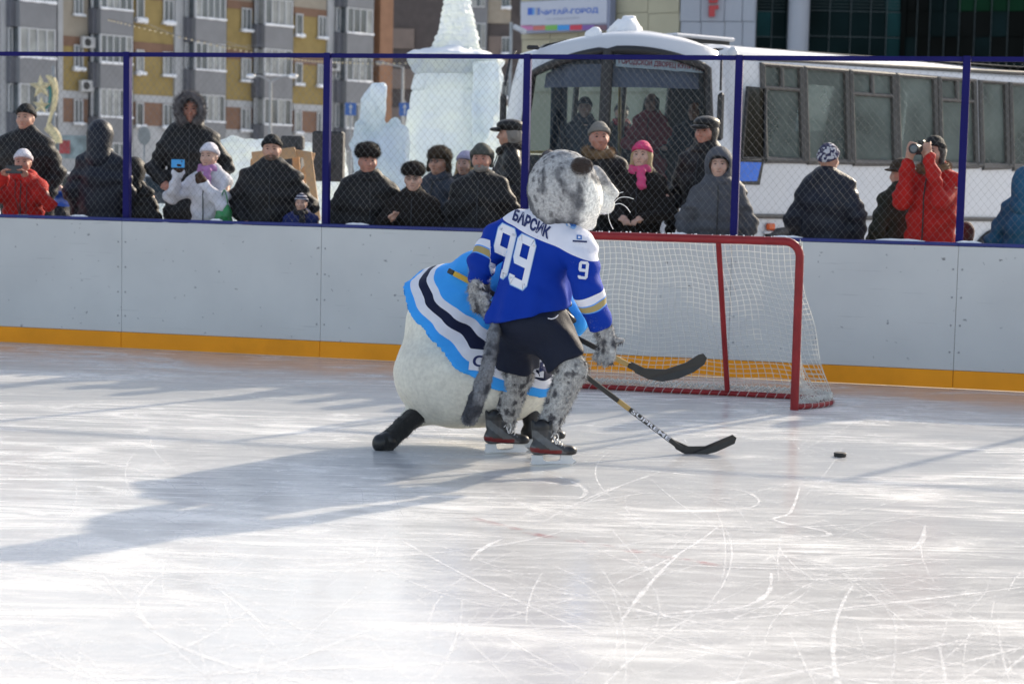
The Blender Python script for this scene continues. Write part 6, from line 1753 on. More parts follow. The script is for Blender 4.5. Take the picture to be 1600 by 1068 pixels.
# --- skates
M_STEEL = mat('skate_steel', (.6, .61, .63, 1), .2, metal=1.0)
M_HOLD = mat('skate_holder', (.70, .71, .72, 1), .4)
M_LACE = mat('lace_white', (.72, .72, .72, 1), .8)
M_BOOT = col_mat('skate_boot', 'Col', .38, .12, 30, .15, 90, 0)
def skate(par, pos, yaw, pitch=0.0, colour=True, lean=0.0):
    R = Matrix.Translation(Vector(pos)) @ Matrix.Rotation(yaw, 4, 'Z') @ Matrix.Rotation(pitch, 4, 'Y') @ Matrix.Rotation(lean, 4, 'X') @ Matrix.Scale(.87, 4)
    def boot(p):
        d = chain(p, [(-.075, 0, .255), (-.075, 0, .19), (-.085, 0, .125)], [.056, .05, .047], 0, ((0, 1, 0), .85))
        d = smin(d, ell(p, (-.095, 0, .115), (.055, .042, .045)), .03)
        d = smin(d, chain(p, [(-.06, 0, .135), (.03, 0, .112), (.115, 0, .095)], [.052, .046, .036], 0, ((0, 1, 0), 1.0)), .04)
        d = smin(d, ell(p, (.125, 0, .098), (.045, .04, .032)), .02)
        d = smin(d, seg(p, (-.02, 0, .2), (-.015, 0, .285), .032, .02, ((1, 0, 0), .6)), .02)
        d = smin(d, seg(p, (-.125, 0, .2), (-.135, 0, .29), .022, .016, ((1, 0, 0), .6)), .02)
        return smax(d, .072 - p[:, 2], .01)
    def bcol(p):
        c = mixc((.035, .036, .04), (.10, .104, .108), sstep(-.01, .01, np.sin(p[:, 0] * 40 + p[:, 2] * 55 + 1)))
        if not colour: return np.tile([.012, .012, .013], (len(p), 1)) * (1 + .3 * vnoise(p, 20, 1))[:, None]
        c = mixc(c, (.012, .012, .014), np.maximum(sstep(.095, .105, p[:, 0]), sstep(.235, .245, p[:, 2])))
        red = (np.abs(p[:, 2] - .098 - .12 * np.maximum(-p[:, 0] - .02, 0)) < .014) & (p[:, 0] < .06)
        c = mixc(c, (.16, .010, .012), red.astype(float)); c = mixc(c, (.014, .014, .016), (p[:, 2] < .083).astype(float))
        return c
    o = solid('skate', boot, (-.19, -.09, .05), (.2, .09, .34), .0075, M_BOOT, par, attrs={'Col': bcol}, loc=None)
    o.data.transform(R)
    def done(b, name, m): me = b.mesh(name); me.materials.append(m); me.transform(R); q = link(name, me, o); q.matrix_parent_inverse = Matrix.Identity(4); return q
    b = MB()
    prof_ = [(-.14, .072), (-.135, .04), (-.145, .022), (-.13, .014), (.14, .014), (.165, .03), (.14, .046), (.135, .072), (.06, .072), (.055, .04), (.03, .03), (-.04, .03), (-.06, .042), (-.065, .072)]
    n = len(prof_)
    b.prism([np.array([x, -.010, z]) for x, z in prof_], np.zeros(3), np.array([0, .02, 0])); done(b, 'blade_holder', M_HOLD)
    b = MB(); b.prism([np.array([x, -.0025, z]) for x, z in ((-.15, .0135), (-.142, .004), (-.1, .0005), (.11, .0005), (.15, .006), (.17, .026), (.165, .0135))], np.zeros(3), np.array([0, .005, 0])); done(b, 'blade', M_STEEL)
    b = MB()
    for k in range(6):
        t = k / 5; x = -.02 + .085 * t * (1 if k > 0 else 1); z = .205 - .075 * t; x0 = x
        b.tube([(x0 + .004, -.034, z - .012), (x0 + .022, 0, z + .0), (x0 + .010, .034, z - .006)], .0038, 6)
        b.tube([(x0 + .010, -.034, z - .006), (x0 + .020, 0, z + .003), (x0 + .004, .034, z - .012)], .0038, 6)
    for sg in (-1, 1): b.tube(spline([(.0, 0, .21), (.025, -.03 * sg, .215), (.03, -.045 * sg, .18), (.015, -.05 * sg, .15), (.0, -.035 * sg, .195)], 4), .0032, 5)
    done(b, 'laces', M_LACE if colour else M_BLACKP)
    return o
SKR = G(862, 727); SKL = G(789, 709)
skate(cat, SKR, rad(12), 0, True); skate(cat, SKL, rad(10), 0, True)

# ------------------------------------------------------------------ the round white mascot behind
WD_ = 11.35
def w_(x, y, dz=0.0): return P(x, y, WD_ + dz)
wht = thing('person', 'person in a round white costume and sky blue jersey bending forward behind the spotted cat', 'person', G(745, 700))
M_PLUSH = col_mat('white_plush', 'Col', .95, .10, 40, .6, 200, .0)
def w_core(p):
    d = ell(p, w_(748, 582), (.50, .42, .335)); d = smin(d, ell(p, w_(702, 588), (.322, .36, .300)), .08)
    return smin(d, seg(p, w_(724, 512, .03), w_(846, 452, .05), .355, .33, ((0, 1, 0), .85)), .10)
def w_fn(p):
    d = w_core(p)
    d = smin(d, ell(p, w_(893, 392, .06), (.155, .16, .13)), .08)
    d = smin(d, seg(p, w_(690, 625, -.05), w_(640, 655, -.12), .10, .065), .05)
    d = smin(d, seg(p, w_(845, 640, 0), w_(855, 672, .1), .12, .075), .05)
    return d + .01 * fbm(p, 5, 3)
solid('body', w_fn, np.min([w_(605, 680, -.5), w_(605, 680, .5)], axis=0) - .02, np.max([w_(945, 345, .5), w_(945, 345, -.5)], axis=0) + .02, .0165, M_PLUSH, wht,
      attrs={'Col': lambda p: mixc((.78, .76, .66), (.68, .66, .58), sstep(-.3, .6, fbm(p, 4, 2)))}, fur=dict(count=14000, length=.008, width=.0011, seed=3, droop=(0, 0, -.4), jit=.5))
HN = unit([.415, -.47, .777]); HP = w_(752, 508, 0)
def wj_fn(p):
    h = (p - HP) @ HN
    lf = sstep(.0, .45, -(p - HP) @ unit([.93, .2, -.25])); ax_ = (p - HP) - np.outer(h, HN); e1 = unit(np.cross(HN, [0, 1, 0])); e2 = np.cross(HN, e1)
    ang = np.arctan2(ax_ @ e2, ax_ @ e1)
    d = w_core(p) - .024 - (.03 + .05 * lf) * np.clip(1 - h / .30, 0, 1) ** 1.6 - .009 * np.sin(ang * 13 + 1.5 * vnoise(p, 3, 5)) * np.clip(1 - h / .45, .15, 1)
    d = smin(d, chain(p, [w_(845, 455, -.15), w_(875, 475, -.3), w_(893, 500, -.36)], [.13, .11, .08]), .06)
    d = smin(d, chain(p, [w_(800, 440, -.05), w_(742, 420, -.1)], [.2, .10]), .1)
    d = d + .012 * np.sin(p @ np.array([16, 10, -14]) + 2.6 * vnoise(p, 4, 2)) * sstep(.0, .25, h) + .006 * fbm(p, 9, 4)
    # cut below the hem and hollow it out so the cloth stands off the body
    d = smax(d, -h + .02 * vnoise(p, 4.5, 9), .012)
    return smin(d, smax(seg(p, w_(676, 470, 0), w_(636, 462, .0), .05, .008, ((0, 1, 0), 1.0)), -h - .05, .01), .03)
SKY_ = srgb(62, 158, 238)[:3]; WHB = (.70, .71, .78); NVY = (.012, .016, .045)
wjm = attr_mat('sky_jersey', 'hem', [(0, SKY_), (.10, WHB), (.18, NVY), (.265, WHB), (.335, SKY_)], rough=.7, bump=.2, bscale=220)
wj = solid('jersey', wj_fn, np.min([w_(615, 640, -.55), w_(615, 640, .5)], axis=0), np.max([w_(930, 370, .5), w_(930, 370, -.5)], axis=0), .0135, wjm, wht, attrs={'hem': lambda p: np.clip(((p - HP) @ HN + .008 * vnoise(p, 5, 3)) * 2.0, 0, 1)})
WJB = bvh_of(wj)
NM2 = subdivide(*text_mesh('СИБИРЬ', 1.0, .03, 1.0, 1.0), .06)
rr_ = rect2()
wrap_px('lettering_ground', rr_[0], rr_[1], 800, 568, 128, 14, 3, -32, mat('band_white', (.70, .71, .78, 1), .7, var=.04), .004, WD_, WJB, wj)
wrap_px('lettering', NM2[0], NM2[1], 800, 569, 118, 12, 3, -17, M_LETTB, .007, WD_, WJB, wj)
# black leg cover and skates
M_BLKFUR = mat('black_plush', (.014, .014, .014, 1), .95, bump=.8, bscale=140, sheen=.2)
legp = [w_(652, 648, -.14), w_(628, 668, -.2), w_(604, 690, -.27)]
solid('leg_cover', lambda p: chain(p, legp, [.062, .058, .06], .02) + .004 * fbm(p, 40, 2, 2), np.min(legp, axis=0) - .1, np.max(legp, axis=0) + .1, .01, M_BLKFUR, wht, fur=dict(count=1500, length=.016, width=.0016, seed=8, droop=(0, 0, -.5)))
# the pushing foot: toe down on the ice, blade trailing
tb = MB(); tt = G(588, 706)
tb.prism([w_(606, 704, -.29), w_(585, 706, -.3), w_(581, 708, -.3), w_(592, 695, -.29)], np.zeros(3), np.array([0, .008, 0])); tb.obj('blade', M_STEEL, wht)
solid('boot', lambda p: smin(seg(p, w_(606, 688, -.27), w_(594, 694, -.29), .058, .042), ell(p, w_(592, 690, -.29), (.035, .04, .045)), .03), w_(570, 720, -.4), w_(630, 665, -.15), .009, mat('boot_black', (.015, .015, .016, 1), .35), wht)
fs_ = G(846, 701); skate(wht, fs_, rad(8), 0, False)
# black hockey glove
def glove_fn(p):
    a = w_(876, 470, -.33); e = w_(886, 498, -.37)
    d = seg(p, a, e, .075, .062)
    for k in range(4):
        q0 = w_(872 + 3 * k, 500, -.42 + .035 * k); q1 = w_(884 + 4 * k, 512, -.44 + .03 * k); q2 = w_(893 + 3 * k, 507, -.40 + .03 * k)
        d = smin(d, chain(p, [e, q0, q1, q2], [.03, .026, .024, .02]), .014)
    d = smin(d, chain(p, [w_(876, 485, -.42), w_(888, 496, -.45), w_(895, 501, -.43)], [.028, .024, .02]), .014)
    return d + .003 * np.sin(p @ np.array([60, 10, 90]))
solid('glove', glove_fn, np.min([w_(845, 530, -.6)], axis=0), np.max([w_(915, 440, -.15)], axis=0) , .0085, mat('glove_black', (.013, .013, .015, 1), .45, bump=.3, bscale=60), wht)

# ------------------------------------------------------------------ sticks and puck
M_STK = mat('stick_black', (.014, .014, .015, 1), .38, var=.2, vscale=20)
M_STKY = mat('stick_yellow', (.58, .36, .03, 1), .45, var=.1)
M_STKG = mat('stick_gold', (.40, .27, .09, 1), .4)
def bar(p, q, w, h, up=None, bev=.004):
    p = np.array(p); q = np.array(q); d = unit(q - p); up = np.array([0, 0, 1.0]) if up is None else up
    s_ = unit(np.cross(d, up)); n = np.cross(s_, d); b = MB(); b.box((p + q) / 2, (np.linalg.norm(q - p), w, h), [d, s_, n], bev=bev); return b
def stick(name_label, pts, blade, segs, D0, D1, letter=None, grp=None):
    (x0, y0), (x1, y1) = pts
    a = P(x0, y0, D0); e = P(x1, y1, D1)
    t = thing('hockey_stick', name_label, 'hockey stick', (a + e) / 2)
    at = lambda s_: a + (e - a) * s_
    for s0, s1, m in segs: bar(at(s0), at(s1), .02, .031, bev=.004).obj('shaft', m, t)
    n = len(blade); pts3 = [P(x, y, D1) for x, y in blade]
    cx = np.mean(pts3, axis=0); L_ = max(np.linalg.norm(p - cx) for p in pts3)
    out = []
    # a gently cupped blade: push the middle back a little
    bm_ = MB(); f = []; b = bmesh.new()
    for off in (-.007, .007):
        for p in pts3:
            s_ = (p - pts3[0]) @ unit(pts3[n // 2] - pts3[0]); out.append(p + np.array([0, off + .25 * s_ * s_, 0]))
    bm_.add(out, [tuple(range(n))[::-1], tuple(range(n, 2 * n))] + [(k, (k + 1) % n, n + (k + 1) % n, n + k) for k in range(n)])
    o = bm_.obj('blade', M_STK, t)
    b = bmesh.new(); b.from_mesh(o.data); bmesh.ops.recalc_face_normals(b, faces=b.faces[:]); b.to_mesh(o.data); b.free()
    if letter:
        txt, s0, s1, m, hh = letter
        d = unit(e - a); u = d; nrm = unit(np.cross(d, np.cross(CAMP - at((s0 + s1) / 2), d)) * -1); nrm = unit((CAMP - at((s0 + s1) / 2)) - d * ((CAMP - at((s0 + s1) / 2)) @ d))
        v = np.cross(nrm, u); V, Fs = text_mesh(txt, 1.0, .02, np.linalg.norm(at(s1) - at(s0)), hh)
        # the shaft's face towards the viewer
        s_ = unit(np.cross(d, np.array([0, 0, 1.0]))); n2 = np.cross(s_, d); fc = s_ if s_ @ nrm > 0 else -s_; v2 = np.cross(fc, u)
        q = MB(); q.add([at((s0 + s1) / 2) + u * p[0] + v2 * p[1] + fc * .0112 for p in V], Fs); q.obj('lettering', m, t)
    return t
stick('black and yellow hockey stick held by the white costumed person, blade raised before the goal', ((700, 422), (1003, 581)),
      [(985, 564), (1008, 575), (1040, 577), (1072, 567), (1092, 555), (1100, 553), (1106, 560), (1102, 570), (1085, 582), (1060, 592), (1035, 596), (1012, 592), (992, 582)],
      [(0, .03, M_STK), (.03, .14, M_STKY), (.14, .83, M_STK), (.83, .86, M_STK), (.86, .93, M_STKG), (.93, 1.0, M_STK)], 11.12, 10.95)
stick('black hockey stick with white lettering held by the spotted cat, blade low near the ice', ((742, 456), (1068, 703)),
      [(1045, 683), (1076, 697), (1102, 697), (1130, 686), (1146, 680), (1152, 685), (1149, 694), (1120, 706), (1092, 713), (1074, 711), (1056, 701)],
      [(0, .68, M_STK), (.68, .735, M_STKG), (.735, 1.0, M_STK)], 10.93, 11.18, ('SUPREME', .745, .93, M_LETTW, .024))
pk = G(1312.5, 713)
pt_ = thing('puck', 'black hockey puck lying alone on the ice right of the sticks', 'puck', pk)
b = MB(); b.lathe([(.035, .0005), (.0381, .003), (.0381, .0224), (.035, .0254), (.02, .0254)], pk, 32, smooth=False); b.obj('disc', mat('puck_rubber', (.012, .012, .012, 1), .55, bump=.3, bscale=300), pt_)
# ================================================================== spectators
def skin_mat(name, col): 
    return mat(name, (*col, 1), .5, var=.10, vscale=14, sss=.15)
M_SKIN = skin_mat('skin', (.50, .27, .19)); M_SKINR = skin_mat('skin_ruddy', (.44, .20, .14)); M_SKINP = skin_mat('skin_pale', (.56, .34, .26))
M_EYE = mat('eye_dark', (.02, .015, .012, 1), .3); M_BROW = mat('brow', (.05, .035, .025, 1), .8); M_LIP = mat('lip', (.33, .14, .11, 1), .5)
def cloth(name, col, **k): return mat(name, (*col, 1), k.pop('rough', .75), var=k.pop('var', .18), vscale=k.pop('vscale', 7), bump=k.pop('bump', .45), bscale=k.pop('bscale', 90), spec=k.pop('spec', .22), sheen=k.pop('sheen', .0), **k)
M_CB = cloth('coat_black', (.013, .013, .015), rough=.55); M_CN = cloth('coat_navy', (.014, .017, .028), rough=.42); M_CG = cloth('coat_charcoal', (.035, .038, .045)); M_CFUR = cloth('fur_black', (.014, .011, .010), bump=1.0, bscale=60)
M_GREYJ = cloth('jacket_grey', (.085, .09, .105)); M_REDJ = cloth('jacket_red', (.42, .018, .014)); M_WHITEJ = cloth('jacket_white', (.62, .62, .68)); M_OLIVE = cloth('coat_olive', (.030, .032, .022)); M_BLUEJ = cloth('jacket_blue', (.02, .09, .17))
M_LEATH = cloth('leather_black', (.014, .014, .015), rough=.42, bump=.25); M_BLUEK = cloth('kid_blue', (.02, .03, .13)); M_SLATE = cloth('slate_coat', (.05, .06, .08))
M_KN_BLK = cloth('knit_black', (.012, .013, .014), bscale=160); M_KN_WHT = cloth('knit_white', (.62, .60, .66), bscale=160); M_KN_GRY = cloth('knit_grey', (.20, .19, .17), bscale=160); M_KN_PNK = cloth('knit_pink', (.60, .05, .16), bscale=160); M_KN_GRN = cloth('knit_greygreen', (.06, .065, .058), bscale=160); M_KN_LIL = cloth('knit_lilac', (.36, .34, .48), bscale=160)
M_HFUR = cloth('hat_fur_brown', (.045, .030, .018), bump=1.0, bscale=70); M_HFURG = cloth('hood_fur_grey', (.13, .12, .125), bump=1.0, bscale=70); M_HFURB = cloth('hat_fur_black', (.014, .011, .010), bump=1.0, bscale=70); M_FURTAN = cloth('collar_fur_tan', (.20, .13, .07), bump=1.0, bscale=70)
M_TROU = cloth('trousers', (.02, .021, .026)); M_SHOE = mat('winter_boot', (.02, .018, .016, 1), .5); M_GLV = cloth('glove', (.014, .013, .013)); M_GLVB = cloth('glove_brown', (.05, .025, .015)); M_SCP = cloth('scarf_pink', (.60, .07, .19)); M_SCPL = cloth('scarf_lilac', (.42, .20, .42)); M_SCD = cloth('scarf_dark', (.02, .02, .025))
M_HAIRB = mat('hair_blond', (.42, .29, .14, 1), .6, bump=.6, bscale=80); M_HAIRD = mat('hair_dark', (.025, .017, .012, 1), .55, bump=.6, bscale=80); M_HAIRG = mat('hair_grey', (.22, .20, .18, 1), .6, bump=.6, bscale=80)
def knit_pattern():
    m, nt, b = new_mat('knit_pattern'); L = nt.links.new
    tc = nt.nodes.new('ShaderNodeTexCoord'); vo = nt.nodes.new('ShaderNodeTexVoronoi'); vo.inputs['Scale'].default_value = 42; vo.distance = 'CHEBYCHEV'; L(tc.outputs['Object'], vo.inputs['Vector'])
    sp = nt.nodes.new('ShaderNodeSeparateColor'); L(vo.outputs['Color'], sp.inputs[0])
    rp = nt.nodes.new('ShaderNodeValToRGB'); rp.color_ramp.interpolation = 'CONSTANT'; rp.color_ramp.elements[0].color = (.03, .03, .08, 1); rp.color_ramp.elements[1].position = .52; rp.color_ramp.elements[1].color = (.5, .5, .54, 1)
    L(sp.outputs[0], rp.inputs['Fac']); L(rp.outputs['Color'], b.inputs['Base Color']); b.inputs['Roughness'].default_value = .9
    return m
def knit_stripe():
    m, nt, b = new_mat('knit_stripe'); L = nt.links.new
    tc = nt.nodes.new('ShaderNodeTexCoord'); w = nt.nodes.new('ShaderNodeTexWave'); w.bands_direction = 'Z'; w.inputs['Scale'].default_value = 7.5; w.inputs['Distortion'].default_value = .4; L(tc.outputs['Object'], w.inputs['Vector'])
    rp = nt.nodes.new('ShaderNodeValToRGB'); rp.color_ramp.interpolation = 'CONSTANT'; rp.color_ramp.elements[0].color = (.02, .022, .06, 1); rp.color_ramp.elements[1].position = .62; rp.color_ramp.elements[1].color = (.45, .45, .52, 1)
    L(w.outputs['Fac'], rp.inputs['Fac']); L(rp.outputs['Color'], b.inputs['Base Color']); b.inputs['Roughness'].default_value = .9
    return m
M_KPAT = knit_pattern(); M_KSTR = knit_stripe()
ARMS = {                                   # elbow, wrist for the +x arm in body units (mirrored for the other)
    'down': ((.285, .03, 1.12), (.265, -.07, .86)), 'pocket': ((.31, .06, 1.13), (.22, -.13, .97)), 'front': ((.29, -.02, 1.12), (.10, -.27, 1.06)),
    'phone': ((.30, -.20, 1.20), (.115, -.40, 1.49)), 'eye': ((.165, -.20, 1.22), (.09, -.27, 1.58)), 'rail': ((.29, -.10, 1.14), (.20, -.34, 1.10)), 'chin': ((.24, -.20, 1.14), (.07, -.26, 1.36)), 'back': ((.29, .10, 1.14), (.10, .16, 1.0)), 'wheel': ((.27, -.2, 1.1), (.2, -.45, 1.15))}
def ftint(V): return V
def person(label, px, ytop, D, h=1.75, yaw=0.0, tilt=0.0, hat=None, hm=None, coat=None, arms=('down', 'down'), girth=1.0, skin=None, hair=None, scarf=None, collar=None, hood=None, gloves=None, beard=False, glasses=False, long=False, group=None, grp_fig=True, floor=None, seed=0, hem=.62, hat_h=.045, brows=True):
    coat = coat or M_CB; skin = skin or M_SKIN; s = h / 1.75; yw = rad(yaw)
    top = P(px, ytop, D)
    hatadd = {'beanie': .035, 'furhat': .065, 'ushanka': .05, 'cap': .03, 'brim': .05, 'hood': .03, 'furhood': .06, None: .0, 'pom': .03, 'aviator': .035}[hat]
    z0 = top[2] - h - hatadd * s
    base = np.array([top[0], top[1], z0])
    if floor is None: PEOPLE_FEET.append(base)
    t = thing('person', label, 'person', base, yw, group, local=True)
    t.scale = (s, s, s)
    sd = seed or int(px) % 97
    # -- body
    ht = rad(tilt)
    sh = np.array([.185 * girth, .0, 1.365])
    def arm(k, sgn):
        e, w = ARMS[arms[k]] if isinstance(arms[k], str) else arms[k]
        return [np.array([sgn * sh[0], sh[1], sh[2]]), np.array([sgn * e[0] * (.5 + .5 * girth), e[1], e[2]]), np.array([sgn * w[0], w[1], w[2]])]
    A = [arm(0, -1), arm(1, 1)]            # the person's right (-x), left (+x)
    bare = [gloves is None] * 2
    def hand(p, w, e, d, rr=1.0):
        f = unit(np.array(w) - np.array(e)); pl = np.array(w) + f * .045
        d = smin(d, seg(p, w, pl, .030 * rr, .036 * rr), .02)
        up = np.array([0, 0, 1.0]) if abs(f[2]) < .75 else np.array([0, -1.0, 0]); sdv = unit(np.cross(f, up)); nv = np.cross(sdv, f)
        curl = -nv if (w[1] < -.2) else nv * .3
        for k in range(4):
            b0 = pl + sdv * (k - 1.5) * .019 + f * .025; m1 = b0 + f * .036 + curl * .008; m2 = m1 + f * .018 + curl * .026
            d = smin(d, chain(p, [b0, m1, m2], [.0115 * rr, .0105 * rr, .009 * rr]), .006)
        tb_ = np.array(w) + f * .03 + sdv * (-.03 if w[0] > 0 else .03); d = smin(d, chain(p, [tb_, tb_ + f * .03 + sdv * (-.02 if w[0] > 0 else .02), tb_ + f * .055 + sdv * (-.015 if w[0] > 0 else .015)], [.013 * rr, .012 * rr, .010 * rr]), .008)
        return d
    def head_local(p):
        q = p - np.array([0, 0, 1.53]); c, s_ = math.cos(ht), math.sin(ht)
        return np.stack([q[:, 0], q[:, 1] * c - q[:, 2] * s_, q[:, 1] * s_ + q[:, 2] * c + 1.53], 1)
    def skin_fn(p):
        q = head_local(p)
        d = ell(q, (0, .012, 1.655), (.076, .094, .095)); d = smin(d, ell(q, (0, -.018, 1.595), (.062, .072, .075)), .05)
        d = smin(d, ell(q, (0, -.050, 1.548), (.034, .032, .028)), .035)
        d = smin(d, seg(q, (0, -.088, 1.640), (0, -.106, 1.603), .010, .0155), .016)
        for sg in (-1, 1):
            d = smin(d, ell(q, (sg * .040, -.062, 1.604), (.026, .024, .024)), .025)
            d = smax(d, -ell(q, (sg * .031, -.097, 1.643), (.017, .014, .011)), .012)
            d = smin(d, ell(q, (sg * .078, .008, 1.625), (.010, .020, .030)), .01)
        d = smin(d, seg(q, (0, -.078, 1.572), (0, -.080, 1.5715), .014), .018)
        d = smin(d, seg(p, (0, .01, 1.56), (0, .02, 1.40), .055, .065), .03)
        d = smin(d, seg(p, (0, .02, 1.38), (0, .02, .95), .11, .12), .08)
        for k in (0, 1):
            d = smin(d, chain(p, A[k], [.05, .042, .028]), .04)
            d = hand(p, A[k][2], A[k][1], d)
        for sg in (-1, 1): d = smin(d, chain(p, [(sg * .09, .02, .9), (sg * .10, .0, .5), (sg * .105, .02, .09)], [.08, .055, .045]), .04)
        return d
    al = np.concatenate([np.array(a) for a in A]); lo = np.minimum(al.min(0), [-.2, -.13, .05]) - .16; hi = np.maximum(al.max(0), [.2, .14, 1.72]) + .13; lo[2] = .04
    body = solid('body', skin_fn, (lo[0], lo[1], .9), hi, .0125, skin, t)
    def hpt(x, y, z):
        c, s_ = math.cos(-ht), math.sin(-ht); y2, z2 = y, z - 1.53
        return np.array([x, y2 * c - z2 * s_, y2 * s_ + z2 * c + 1.53])
    back = abs(((yaw + 180) % 360) - 180) > 115
    if not back:
        for sg in (-1, 1):
            b = MB(); b.sphere(hpt(sg * .031, -.083, 1.642), (.0115, .007, .0055), 10, 6); b.obj('eye', M_EYE, body)
            b = MB(); b.tube([hpt(sg * .014, -.098, 1.660), hpt(sg * .032, -.097, 1.666), hpt(sg * .05, -.085, 1.660)], [.002, .0035, .002], 6); b.obj('eyebrow', M_BROW, body)
        b = MB(); b.tube([hpt(-.026, -.083, 1.573), hpt(-.012, -.092, 1.571), hpt(0, -.0945, 1.570), hpt(.012, -.092, 1.571), hpt(.026, -.083, 1.573)], [.002, .0045, .005, .0045, .002], 6); b.obj('mouth', M_LIP, body)
        if beard:
            solid('beard', lambda p: smax(smax(ell(head_local(p), (0, -.028, 1.568), (.066, .076, .056)), -ell(head_local(p), (0, -.13, 1.572), (.022, .06, .008)), .006), head_local(p)[:, 2] - 1.592 + .0 * p[:, 0], .006), (-.11, -.16, 1.45), (.11, .1, 1.66), .008, M_HAIRG if beard == 'grey' else mat('beard_brown', (.13, .075, .05, 1), .8, bump=.6, bscale=120), body)
        if glasses:
            b = MB()
            for sg in (-1, 1):
                b.tube([hpt(sg * .031 + .021 * math.cos(a), -.106 + .01 * abs(math.cos(a)), 1.642 + .016 * math.sin(a)) for a in np.linspace(0, 2 * math.pi, 15)], .0026, 5); b.tube([hpt(sg * .052, -.098, 1.646), hpt(sg * .078, -.02, 1.65)], .0022, 5)
            b.tube([hpt(-.01, -.11, 1.645), hpt(.01, -.11, 1.645)], .0025, 5); b.obj('glasses', M_BLACKP, body)
    # -- coat: trunk and sleeves
    g = girth
    zt = [hem, .72, .95, 1.10, 1.25, 1.36, 1.47, 1.52]
    rx = np.array([.225, .22, .205, .20, .205, .175, .11, .085]) * g; ry = np.array([.17, .165, .150, .150, .155, .135, .095, .085]) * (.4 + .6 * g)
    if long: rx[0] += .05; ry[0] += .04
    fold = np.array([0, 0, 1.0])
    def coat_fn(p):
        d = prof(p, zt, rx, ry, cy=.01)
        for k, sg in ((0, -1), (1, 1)):
            a = A[k]; w = a[2] - unit(a[2] - a[1]) * .02
            arm_ = chain(p, [a[0] - np.array([sg * .03, 0, .02]), a[1], w], [.086 * (.5 + .5 * g), .074, .058], .02)
            arm_ = arm_ + .006 * np.sin(p @ np.array([11, 9, 62.]) + 3 * vnoise(p, 7, sd)) 
            d = smin(d, arm_, .045)
        for sg in (-1, 1): d = smin(d, seg(p, (0, .025, 1.495), (sg * .15 * g, .01, 1.395), .085, .082), .05)
        d = d + .015 * fbm(p, 6.5, sd, 3) + .008 * np.sin(p[:, 2] * 34 + 3.5 * vnoise(p, 4.5, sd + 3))
        return d
    lo2 = np.minimum(al.min(0), [-.32 * g, -.24, hem]) - .13; hi2 = np.maximum(al.max(0), [.32 * g, .26, 1.52]) + .13; lo2[2] = hem - .05; hi2[2] = max(1.56, al.max(0)[2] + .1)
    ckw = {}
    if coat in (M_CFUR,): ckw = dict(fur=dict(count=5000, length=.022, width=.0018, seed=sd, droop=(0, 0, -.4)))
    ct = solid('coat', coat_fn, lo2, hi2, .021, coat, t, **ckw)
    # zip line and pockets give the front a seam
    if not back:
        b = MB(); q = []
        for z in np.linspace(hem + .03, 1.45, 9):
            yv = -np.interp(z, zt, ry) + .004; q.append((.004 * math.sin(z * 30), yv - .004, z))
        b.tube(q, .006, 5); b.obj('zip', M_BLACKP if coat not in (M_CB, M_CFUR) else M_CG, ct)
    # -- trousers and boots
    solid('trousers', lambda p: np.minimum(seg(p, (-.095, .01, .9), (-.105, .02, .12), .105, .078), seg(p, (.095, .01, .9), (.105, .02, .12), .105, .078)) + .006 * fbm(p, 9, sd), (-.25, -.16, .03), (.25, .18, 1.05), .028, M_TROU, t)
    for sg in (-1, 1):
        solid('boot', lambda p: smax(smin(seg(p, (sg * .105, .03, .22), (sg * .105, .03, .06), .066, .06), seg(p, (sg * .105, .03, .055), (sg * .115, -.14, .045), .055, .05), .03), -p[:, 2], .01), (sg * .105 - .09, -.24, -.02), (sg * .105 + .09, .13, .31), .018, M_SHOE, t)
    # -- gloves
    if gloves:
        for k in (0, 1):
            solid('glove', lambda p: hand(p, A[k][2], A[k][1], np.full(len(p), 9.0), 1.28), A[k][2] - .17, A[k][2] + .17, .010, gloves, t)
    # -- hats and hoods
    H = head_local; hk = .55 if back else .32
    if hat in ('beanie', 'pom'):
        o = solid('hat', lambda p: smin(smax(ell(H(p), (0, .014, 1.668), (.090, .108, .112)), 1.668 - H(p)[:, 2] - hk * H(p)[:, 1], .01), smax(ell(H(p), (0, .014, 1.668), (.098, .116, .118)), np.abs(H(p)[:, 2] + hk * H(p)[:, 1] - 1.688) - .024, .012), .01) + .002 * np.sin(np.arctan2(p[:, 0], p[:, 1]) * 44), (-.14, -.16, 1.56), (.14, .17, 1.84), .009, hm, t)
    elif hat == 'furhat':
        solid('hat', lambda p: smax(ell(H(p), (0, .012, 1.725), (.116, .135, .085)), 1.662 - H(p)[:, 2], .03) + .006 * vnoise(p, 30, sd), (-.15, -.17, 1.62), (.15, .18, 1.86), .011, hm, t, fur=dict(count=2600, length=.022, width=.0018, seed=sd, droop=(0, 0, -.1)))
    elif hat == 'ushanka':
        solid('hat', lambda p: smin(smax(ell(H(p), (0, .014, 1.70), (.112, .130, .09)), 1.662 - H(p)[:, 2] + .5 * np.maximum(0, 0), .03), np.minimum(seg(H(p), (-.098, .02, 1.68), (-.112, -.0, 1.565), .032, .026), seg(H(p), (.098, .02, 1.68), (.112, -.0, 1.565), .032, .026)), .03) + .005 * vnoise(p, 30, sd), (-.18, -.17, 1.5), (.18, .18, 1.84), .011, hm, t, fur=dict(count=2600, length=.022, width=.0018, seed=sd, droop=(0, 0, -.2)))
    elif hat == 'aviator':                 # soft cap with ear flaps tied down
